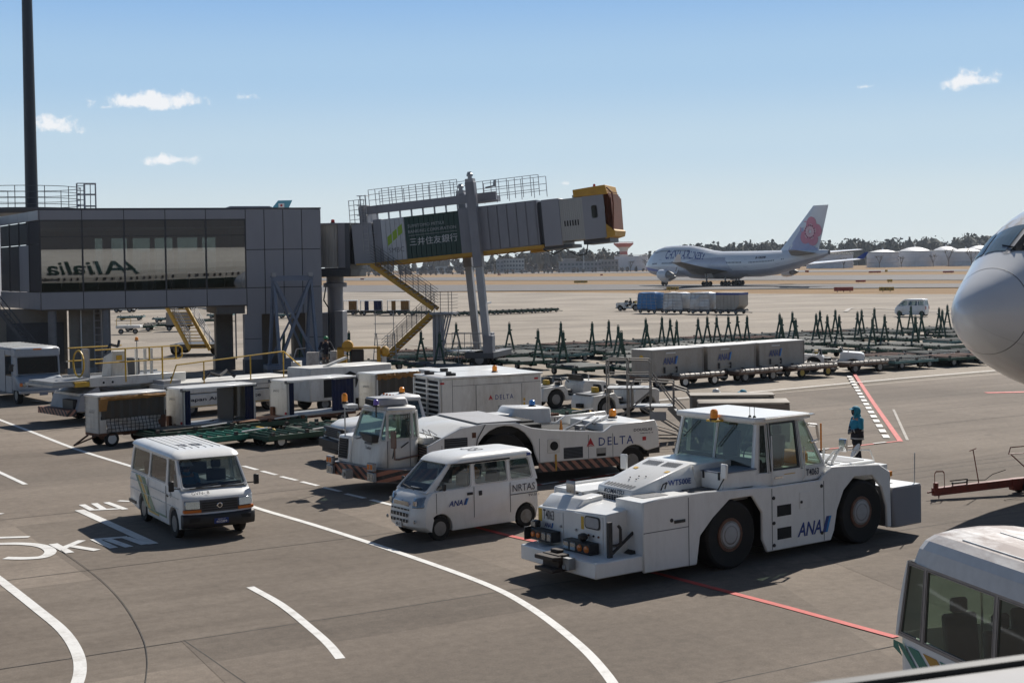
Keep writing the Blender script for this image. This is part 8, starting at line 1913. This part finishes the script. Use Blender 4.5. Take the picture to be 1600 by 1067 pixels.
# -- maintenance steps
ms = thing('maintenance_steps', 'grey two-level maintenance steps standing between the tugs', 'work steps',(3.2,49.5,0),-8); PIPE = M('grey_pipe',(.27,.255,.235),.55,.3, grime=.3)
def pp(*pts, r=.03): MB().path(list(pts), r,6).build('pipe', PIPE, ms)
B(.05,1.55,0,1.0,1.82,1.88).build('upper_deck', STEEL, ms); B(.95,2.35,0,1.0,1.18,1.24).build('lower_deck', STEEL, ms)
for y in (0,1.0):
    pp((.05, y,.1),(.05, y,2.85),(.72, y,2.85),(.76, y,2.8),(.76, y,.1)); pp((.8, y,2.85),(1.5, y,2.82),(1.55, y,2.75),(1.55, y,.1)); pp((.05, y,2.35),(1.55, y,2.35), r=.02)
    pp((.9, y,1.2),(.9, y,2.0),(1.0, y,2.1),(1.5, y,2.1)); pp((2.35, y,1.2),(2.35, y,2.05),(1.6, y,2.1)); pp((1.6, y,2.35),(2.35, y,1.3), r=.022); pp((2.35, y,1.9),(2.8, y,1.75),(3.35, y,.9),(3.2, y,.35)); pp((2.35, y,1.5),(3.1, y,.7), r=.022)
    pp((.05, y,.5),(1.55, y,1.7), r=.022); pp((1.55, y,.5),(2.9, y,.12), r=.022); pp((.05, y,.15),(3.0, y,.12)); pp((1.2, y,1.2),(2.9, y,.15))
    MB().bar((2.2, y,1.2),(3.15, y,.2),.05,.18).build('stringer', PIPE, ms)
for k in range(5): B(2.25 + k *.19,2.45 + k *.19,0,1.0,1.02 - k *.2,1.06 - k *.2).build('tread', YELLOW if k > 2 else STEEL, ms)
B(1.55,2.1,-.03,.0,.75,1.05).build('sign_plate', GREYL, ms)
for x in (.1,1.5,2.95): wheel(ms, x,.0,.12,.08,.06,-1); wheel(ms, x,1.0,.12,.08,.06,1)
# far step ladder near the man
t = thing('work_ladder', 'tall grey wheeled work ladder right of the man with the green helmet', 'work steps',(-8.3,86.0,0),0)
m = MB()
for x in (0,1.1): m.tube((x - (.2 if x == 0 else -.25),0,.1),(x,0,2.2),.03,5).tube((x,0,2.2),(x,0,3.6),.022,5).tube((x *.9 + .1,1.2,.1),(x,.6,2.2),.03,5)
for z in (.6,1.1,1.5,1.9,2.2,2.8,3.4): m.tube((-.1,0, z),(1.2,0, z),.022,4)
m.build('frame', STEEL, t)
for k in range(6): B(.15 + k *.08,.95,-.1,.1,.4 + k *.33,.43 + k *.33).build('tread', STEEL, t)
# yellow frame machine and rusty white loader head under the man
ym_ = thing('yellow_loader', 'ochre framed loader machine beside the man with the green helmet', 'loader',(-9.35,75.5,0),3);
for (x0, x1, z0, z1) in ((.0,.5,.95,1.55),(.0,2.3,.55,.95),(2.1,2.3,.95,2.0),(.0,2.2,1.88,2.0),(.0,.35,1.5,2.0)): B(x0, x1,0,.5, z0, z1).build('frame', OCHRE, ym_, bev=.02)
B(2.3,2.75,.0,.6,1.45,2.0).build('drum', OCHRE, ym_, bev=.14); MB().lathe([(.3,0),(.3,.6)], 'y',(.55,.0,2.05),12).build('roller', OCHRE, ym_); B(-.3,.1,-.05,.3,.75,1.05).build('motor', NAVY, ym_, bev=.03); B(2.35,2.6,.1,.4,.5,1.45).build('post', WHITE2, ym_); B(.0,2.7,-.1,1.2,.2,.55).build('base', OCHRE, ym_); B(.7,1.4,.2,.5,1.0,1.85).build('engine', BLACK, ym_, bev=.05)
for x in (.3,2.3): wheel(ym_, x,.0,.3,.2,.16,-1); wheel(ym_, x,1.1,.3,.2,.16,1)
RW = M('rust_spotted_white',(.50,.47,.43),.6, grime=.75, gcol=(.10,.04,.025), scale=2.4); wl = thing('loader_platform', 'rust spotted white operator platform the green helmeted man stands on', 'loader',(-10.9,75.6,0),3)
B(-.5,1.6,-.1,1.3,.6,.82).build('deck', GREYL, wl); B(-.1,.55,-.1,.35,.82,1.75).build('front_bin', RW, wl, bev=.03); B(1.15,1.5,.0,.5,.82,1.8).build('side_bin', RW, wl, bev=.03); B(-.9,-.45,-.1,1.2,.62,1.25).build('end_plate', WHITE2, wl); MB().path([(-.85,-.08,1.2),(-.6,-.08,1.95),(-.1,-.08,2.0)],.03).build('grab_rail', GREYL, wl); B(-.4,1.5,0,1.2,.25,.6).build('base', DARK, wl)
for x in (-.2,1.2): wheel(wl, x,.0,.3,.2,.16,-1); wheel(wl, x,1.2,.3,.2,.16,1)
# tan case behind the tow tractor
tc_ = thing('cargo_box', 'long tan cargo box with a ridged top standing behind the tow tractor cab', 'cargo box',(6.15,47.2,0),-4); TAN = M('tan_cover',(.30,.265,.225),.7, grime=.3, gcol=(.16,.13,.1)); TAND = M('tan_side',(.21,.185,.155),.7, grime=.3)
B(0,3.0,0,.95,.4,1.50).build('body', TAND, tc_, bev=.04); MB().hexa([(-.03,-.04,1.5),(3.03,-.04,1.5),(3.03,1.0,1.5),(-.03,1.0,1.5),(0,0,1.54),(3.0,0,1.54),(3.0,.95,1.58),(0,.95,1.58)]).build('lid', TAN, tc_, bev=.02); B(-.2,2.6,.97,1.9,.4,1.66).build('rear_body', TAND, tc_, bev=.04); B(-.22,2.62,.96,1.92,1.66,1.70).build('rear_lid', TAN, tc_); B(0,3,.1,1.8,.2,.42).build('base', DARK, tc_)
for x in (.4,2.5): wheel(tc_, x,.05,.22,.14,.12,-1); wheel(tc_, x,1.7,.22,.14,.12,1)
# -- red tow bar at the right edge
tip = unproj(1449,765,.26); en = unproj(1600,741,.50); RBM = M('tow_bar_red',(.20,.035,.02),.55, grime=.45, gcol=(.07,.03,.02), scale=4)
dxy = math.degrees(math.atan2(en.y - tip.y, en.x - tip.x)); TS = Vector((en.x - tip.x, en.y - tip.y,0)).length /5.2; TL = 5.2
wb = thing('tow_bar', 'rusty red aircraft tow bar with a hand pump and T-handle at the right edge', 'tow bar',(tip.x, tip.y,0), dxy); wb.scale = (TS, TS, TS); zz = lambda x: .34 + (.80 - .34)*x /TL *.55
MB().bar((0,0,.34),(.35,0,.37),.07,.07).build('tow_eye', RBM, wb); MB().bar((.30,0, zz(.3)),(TL *.88,0, zz(TL *.88)),.30,.36).build('beam', RBM, wb, bev=.01); MB().bar((TL *.86,0, zz(TL) - .12),(TL *.97,0, zz(TL) - .1),.4,.55).build('hinge_block', RBM, wb, bev=.03); MB().bar((TL *.95,0, zz(TL)),(TL *1.8,0, zz(TL) + .1),.3,.34).build('beam', RBM, wb)
for k, x in enumerate((.33,.46)): MB().path([(x,-.1 + k *.2, zz(x) + .1),(x,-.1 + k *.2, zz(x) + .85),(x + .08,-.1 + k *.2, zz(x) + .94),(x + .42,-.1 + k *.2, zz(x) + .94),(x + .5,-.1 + k *.2, zz(x) + .85),(x + .52,-.1 + k *.2, zz(x) + .1)],.016,5).build('hoop_guard', RBM, wb)
MB().lathe([(.12,0),(.12,.28)], 'z',(.45,0, zz(.4) + .14),12).build('reservoir', RBM, wb); MB().path([(1.2,0, zz(1.2) + .42),(2.1,0, zz(2) + .42)],.028).tube((1.3,0, zz(1.3) + .30),(2.1,0, zz(2) + .30),.05,6).tube((1.35,0, zz(1.3) + .1),(1.35,0, zz(1.3) + .36),.03,5).tube((2.1,0, zz(2) + .1),(2.12,0, zz(2) + .45),.04,5).build('hand_pump', BLACK, wb)
MB().tube((2.75,0, zz(2.7) + .1),(2.45,0, zz(2.6) + 1.75),.028,6).tube((2.2,-.1, zz(2.6) + 1.73),(2.68,.1, zz(2.6) + 1.80),.022,5).build('t_handle', RBM, wb); MB().path([(2.15,0, zz(2) + .36),(3.1,.02, zz(3) + .28),(3.5,.02, zz(3.5) + .5),(4.2,.0, zz(4) + .65)],.018).build('hose', BLACK, wb)
B(1.25,1.6,-.135,.135, zz(1.4) - .1, zz(1.4) + .13).build('white_band', WHITE2, wb); B(1.62,2.1,-.136,.136, zz(1.8) - .06, zz(1.8) + .10).build('blue_band', NAVY, wb)
MB().path([(.52,-.08, zz(.5) - .12),(.6,0,.02),(.7,.08, zz(.6) - .12)],.018).build('prop_stand', RBM, wb)
for s in (-1,1): wheel(wb, TL *1.0, s *.4,.32,.18,.17, s)
MB().path([(TL *.9,.3, zz(TL) + 1.6),(TL *1.3,.3, zz(TL) + 1.65),(TL *1.3,.3, zz(TL) + 1.3),(TL *.88,.3, zz(TL) + 1.28),(TL *.9,.3, zz(TL) + 1.6)],.025).tube((TL *.9,.3, zz(TL) + 1.28),(TL *1.1,.1, zz(TL) + .3),.03,5).build('steer_frame', RBM, wb)
# orange barrier post and the loose litter by the tractor
t = thing('barrier_post', 'short yellow-orange post standing behind the tow tractor cab', 'post', gp_(1283,707),0); MB().tube((0,0,0),(0,0,.95),.03,6).build('pole', ORANGE, t); MB().lathe([(.14,0),(.14,.04),(.04,.07)], 'z',(0,0,0),10).build('base', DARK, t)
# -- window ledge of the terminal right in front of the viewer
sa, sb = unproj(1235,1070,5.45), unproj(1640,1016.5,5.45); sdir = (sb - sa).normalized(); sn = Vector((sdir.y,-sdir.x,0))
LEDG = M('ledge_shaded_grey',(.15,.155,.17),.5,.1, grime=.1); lg = thing('window_ledge', 'blurred pale grey window ledge with a dark gasket at the lower right', 'ledge',(0,0,0)); a0, b0 = sa - sdir *2.5, sb + sdir *2.5  # ledge grey darkened so its colour stands in for indoor shade
def slab(off0, off1, z0, z1): return MB().hexa([a0 + sn *off1 + Vector((0,0, z0 - 5.45)), b0 + sn *off1 + Vector((0,0, z0 - 5.45)), b0 + sn *off0 + Vector((0,0, z0 - 5.45)), a0 + sn *off0 + Vector((0,0, z0 - 5.45)), a0 + sn *off1 + Vector((0,0, z1 - 5.45)), b0 + sn *off1 + Vector((0,0, z1 - 5.45)), b0 + sn *off0 + Vector((0,0, z1 - 5.45)), a0 + sn *off0 + Vector((0,0, z1 - 5.45))])
slab(.0,.03,5.3,5.45).build('gasket', BLACK, lg); slab(.03,1.2,5.25,5.44).build('sill', LEDG, lg, bev=.01)

IDX = make_tree_index()
for px, py, yw, lab in ((205,500,8, 'dark dolly farther beneath the corridor, behind the low trailer'),(262,503,2, 'dark dolly farther beneath the corridor behind the pale container'),(345,497,4, 'dark dolly glimpsed between the corridor pillars'),(428,497,3, 'dark dolly glimpsed through the legs of the grey tower'),(465,496,3, 'dark dolly glimpsed beside the steel trestle')):
    g = unproj(px, py); dup(proto_fl,(g.x, g.y,0), yw, lab, 'dollies seen beneath the corridor', IDX)
# ------------------------------------------------------------------ people
SKIN = M('skin',(.42,.25,.17),.6, grime=.05); HAIR = M('hair',(.015,.012,.010),.7); JBLUE = M('jacket_blue',(.016,.23,.34),.7, grime=.1, bump=.3, bscale=14); JNAVY = M('jacket_navy',(.014,.017,.028),.8, grime=.1, bump=.3, bscale=14); TROU = M('trouser_navy',(.016,.018,.028),.85, grime=.15, bump=.3, bscale=12); TROUG = M('trouser_grey',(.17,.165,.16),.85, grime=.15, bump=.3, bscale=12); REFL = M('reflective_tape',(.45,.47,.48),.4,.2, grime=.1); BOOT = M('boot_leather',(.02,.018,.016),.6); GLOV = M('glove',(.25,.24,.23),.8); HELG = M('helmet_green',(.03,.25,.09),.35); HELW = M('helmet_white',(.62,.61,.58),.35)
def skinmesh(name, verts, edges, radii, mat, parent, root=0, sub=2):
    me = bpy.data.meshes.new(name); me.from_pydata([tuple(v) for v in verts], edges,[]); o = bpy.data.objects.new(name, me); COL.objects.link(o); o.parent = parent
    sk = o.modifiers.new('skin', 'SKIN'); sk.use_smooth_shade = True
    lay = me.skin_vertices[0].data if me.skin_vertices else None
    if lay is None:
        o.update_tag();
    for i, r in enumerate(radii): lay[i].radius = (r, r) if not isinstance(r, tuple) else r; lay[i].use_root = (i == root)
    sb = o.modifiers.new('subdivision', 'SUBSURF'); sb.levels = sub; sb.render_levels = sub
    me.materials.append(mat); return o
def limb(name, pts, radii, mat, parent, n=10):
    """smooth tapering sleeve through the points"""
    P = [Vector(p) for p in pts]; rings = []
    for i, p in enumerate(P):
        d = (P[min(i + 1, len(P) - 1)] - P[max(i - 1,0)]).normalized(); q = d.to_track_quat('Z', 'Y')
        r = radii[i]; rx, ry = (r, r) if not isinstance(r, tuple) else r
        rings.append([p + q @ Vector((rx *math.cos(2*math.pi *k /n), ry *math.sin(2*math.pi *k /n),0)) for k in range(n)])
    return MB().loft(rings).build(name, mat, parent, auto=75)
def person(label, loc, yaw, shoulder=.21, hip=(.0,.0,.92), lean=.0, arms=None, legs=None, top=JBLUE, low=JNAVY, trousers=TROU, head='hood', headyaw=0, nod=.0, group=None, seated=False):
    t = thing('person', label, 'person', loc, yaw, group); hx, hy, hz = hip
    neck = Vector((hx + lean, hy, hz + .53)); sh = [Vector((hx + lean - .01, s *shoulder, hz + .49)) for s in (1,-1)]; hd = neck + Vector((.03 + nod *.5,0,.19 - nod *.2))
    arms = arms or [[(hx + lean + .02, s *.27, hz + .20),(hx + lean + .16, s *.10, hz + .10)] for s in (1,-1)]
    legs = legs or [[(hx + .03, s *.10, hz *.51),(hx - .01, s *.11,.09),(hx + .13, s *.12,.04)] for s in (1,-1)]
    # one continuous body
    V = [Vector((hx, hy, hz)), Vector((hx + lean *.5, hy, hz + .26)), Vector((hx + lean *.9, hy, hz + .44)), neck, hd - Vector((.02,0,.07)), hd + Vector((0,0,.03))]; E_ = [(0,1),(1,2),(2,3),(3,4),(4,5)]; Rr = [(.14,.11),(.14,.105),(.15,.11),.055,.075,.098]
    for i, s in enumerate((1,-1)):
        b = len(V); V += [sh[i], Vector(arms[i][0]), Vector(arms[i][1])]; E_ += [(2, b),(b, b + 1),(b + 1, b + 2)]; Rr += [.065,.045,.034]
        b = len(V); V += [Vector((hx, s *.10, hz - .06)), Vector(legs[i][0]), Vector(legs[i][1]), Vector(legs[i][2])]; E_ += [(0, b),(b, b + 1),(b + 1, b + 2),(b + 2, b + 3)]; Rr += [.085,.06,.042,.035]
    skinmesh('body', V, E_, Rr, SKIN, t)
    # clothes
    c0 = Vector((hx, hy, hz - .10)); ml_ = (c0 + neck)/2
    lo_ = limb('jacket',[c0 + Vector((0,0,-.02)), c0, c0 + Vector((lean *.2,0,.14)), c0 + Vector((lean *.45,0,.27))],[(.19,.235),(.195,.24),(.18,.225),(.182,.23)], low, t,14)
    limb('jacket_yoke',[c0 + Vector((lean *.45,0,.27)), c0 + Vector((lean *.7,0,.42)), c0 + Vector((lean *.9,0,.55)), neck + Vector((0,0,-.01)), neck + Vector((.01,0,.05))],[(.182,.23),(.18,.245),(.155,.225),(.085,.10),(.07,.08)], top, t,14)
    for z, w in ((.02,.242),(.27,.236)): limb('reflective_band',[c0 + Vector((lean *.45*(z /.27),0, z - .02)), c0 + Vector((lean *.45*(z /.27),0, z + .02))],[(w *.80, w + .004),(w *.80, w + .004)], REFL, t,14)
    for i, s in enumerate((1,-1)):
        e, w = Vector(arms[i][0]), Vector(arms[i][1]); S_ = sh[i]
        limb('sleeve',[S_ + Vector((0,-s *.06,.02)), S_, S_.lerp(e,.5), e],[.07,.088,.08,.070], top, t); limb('forearm_sleeve',[S_.lerp(e,.93), e, e.lerp(w,.5), e.lerp(w,.88)],[.068,.070,.062,.052], low, t)
        limb('cuff_tape',[e.lerp(w,.62), e.lerp(w,.72)],[.063,.061], REFL, t)
        d = (w - e).normalized(); side = d.cross(Vector((0,0,1))).normalized(); up = side.cross(d); h = w
        limb('glove',[e.lerp(w,.86), h, h + d *.05],[.036,(.046,.028),(.046,.024)], GLOV, t,8)
        fm = MB()
        for k in range(4):
            b0 = h + d *.05 + side *(-.033 + .022*k); L1 = (.036,.042,.040,.030)[k]; c = b0 + d *L1 - up *.012; f_ = c + d *L1 *.6 - up *.03
            fm.tube(b0, c,.0105,6,.0095).tube(c, f_,.0095,6,.008)
        th0 = h + side *(.042*s) + d *.0; th1 = th0 + d *.035 + side *.022*s - up *.01; fm.tube(th0, th1,.012,6,.010).tube(th1, th1 + d *.028 - up *.012,.010,6,.008); fm.build('fingers', GLOV, t, kind='stuff')
        k_, a_, tt_ = [Vector(q) for q in legs[i]]; H_ = Vector((hx, s *.10, hz - .04))
        limb('trouser_leg',[H_ + Vector((0,-s *.02,.08)), H_, H_.lerp(k_,.5), k_, k_.lerp(a_,.5), k_.lerp(a_,.95)],[.105,.115,.10,.085,.08,.078], trousers, t)
        if trousers is TROU: limb('ankle_tape',[k_.lerp(a_,.66), k_.lerp(a_,.74)],[.084,.084], REFL, t)
        limb('boot',[a_ + Vector((0,0,.06)), a_ + Vector((0,0,-.02)), a_.lerp(tt_,.5) + Vector((0,0,-.025)), tt_ + Vector((0,0,-.0))],[.058,.060,(.05,.05),(.035,.045)], BOOT, t)
    # face and head wear
    q = Matrix.Rotation(R(headyaw),4, 'Z'); hh = bpy.data.objects.new('head_gear', None)
    def hp(x, y, z): return hd + (q @ Vector((x, y, z))).to_3d()
    fm = MB().hexa([hp(.095,-.014,-.02), hp(.095,.014,-.02), hp(.075,.014,.03), hp(.075,-.014,.03), hp(.122,-.016,-.022), hp(.122,.016,-.022), hp(.098,.008,.03), hp(.098,-.008,.03)]); fm.build('nose', SKIN, t, bev=.004)
    for s in (1,-1): MB().lathe([(.011,0),(.008,.006)], 'x', hp(.092, s *.034,.028),8).build('eye', BLACK, t); MB().lathe([(.02,-.012),(.03,0),(.02,.012)], 'y', hp(.0, s *.094,.0),8).build('ear', SKIN, t)
    MB().add([hp(.094,-.025,-.058), hp(.094,.025,-.058), hp(.092,.022,-.066), hp(.092,-.022,-.066)],[(0,1,2,3)]).build('mouth', LOGORED, t)
    if head == 'hood':
        rings = []
        for (x, r, z) in ((.115,.088,.0),(.10,.118,.01),(.05,.132,.02),(-.03,.135,.02),(-.10,.105,.01),(-.135,.04,.0)): rings.append([hp(x, r *math.cos(2*math.pi *k /14), z + r *1.12*math.sin(2*math.pi *k /14)) for k in range(14)])
        MB().loft(rings, False, True).build('hood', top, t, auto=80); MB().prism([(.09,.085),(.19,.062),(.19,.072),(.09,.11)],-.085,.085).xf(Matrix.Translation(hd) @ q).build('peak', top, t); limb('hood_collar',[neck + Vector((-.02,0,-.02)), neck + Vector((-.01,0,.06)), hd + Vector((-.02,0,-.09))],[.115,.11,.105], top, t)
    else:
        m_ = HELG if head == 'green' else HELW
        MB().lathe([(.132,.03),(.128,.07),(.105,.115),(.06,.145),(.012,.155)], 'z', hd,16).build('helmet', m_, t); MB().lathe([(.150,.022),(.150,.034),(.128,.040)], 'z', hp(.018,0,.0),16).build('helmet_brim', m_, t); limb('hair',[hd + Vector((-.02,0,-.06)), hd + Vector((-.02,0,.03))],[.085,.106], HAIR, t); limb('collar',[neck + Vector((0,0,-.02)), neck + Vector((0,0,.06))],[.10,.085], top, t)
    return t
pa = unproj(1340,727.5)
person('person in a blue hooded jacket and dark trousers standing behind the tow tractor',(pa.x, pa.y,0),196, arms=[[(.05,.29,1.13),(.25,.10,1.05)],[(.05,-.29,1.13),(.25,-.02,1.04)]], headyaw=0)
person('person in a white hard hat standing behind the tan cargo box',(7.05,49.6,0),20, head='white', headyaw=10)
person('person in a blue hood standing low behind the tan cargo box',(8.22,49.9,-.0),200, hip=(0,0,.84), lean=.14, legs=[[(.12,.11,.47),(-.02,.12,.09),(.12,.12,.04)],[(.10,-.11,.47),(-.04,-.12,.09),(.10,-.12,.04)]])
person('person with a green helmet and dark jacket standing on the rusty loader platform',(-10.05,76.1,.82),-70, head='green', top=JNAVY, low=JNAVY, trousers=TROUG, lean=.10, nod=.12, arms=[[(.10,.36,1.12),(.30,.46,.92)],[(.10,-.34,1.10),(.32,-.28,.92)]])
person('person driving the white van, seen behind its windscreen', tuple((Matrix.Translation((-7.20,33.39,0)) @ Matrix.Rotation(R(-60),4, 'Z')) @ Vector((-.42,-.42,.42))),-60, hip=(0,0,.46), arms=[[(.14,.26,.70),(.36,.16,.78)],[(.14,-.26,.70),(.36,-.10,.78)]], legs=[[(.42,.12,.50),(.52,.12,.12),(.66,.12,.06)],[(.42,-.12,.50),(.52,-.12,.12),(.66,-.12,.06)]], head='white')
td_ = Matrix.Translation(tf.location) @ Matrix.Rotation(R(152),4, 'Z') @ Vector((-.2,.36,.30)); person('tiny dark clothed person driving the far cargo tractor', tuple(td_),152, hip=(0,0,.52), top=JNAVY, arms=[[(.14,.26,.76),(.36,.16,.84)],[(.14,-.26,.76),(.36,-.10,.84)]], legs=[[(.42,.12,.52),(.52,.12,.16),(.66,.12,.10)],[(.42,-.12,.52),(.52,-.12,.16),(.66,-.12,.10)]], head='green')
# ------------------------------------------------------------------ air: far things fade a little
hz = B(-2600,2600,-400,2300,-1.3,60).build('haze', PAINT_W, None, kind='stuff')
hm = bpy.data.materials.new('haze_air'); hm.use_nodes = True; n_ = hm.node_tree.nodes; n_.remove(n_['Principled BSDF'])
pv = n_.new('ShaderNodeVolumePrincipled'); pv.inputs['Color'].default_value = (.80,.88,1.0,1); pv.inputs['Density'].default_value = .00006; pv.inputs['Anisotropy'].default_value = .3
hm.node_tree.links.new(pv.outputs[0], n_['Material Output'].inputs['Volume']); hz.data.materials.clear(); hz.data.materials.append(hm)
scene.cycles.volume_bounces = 0
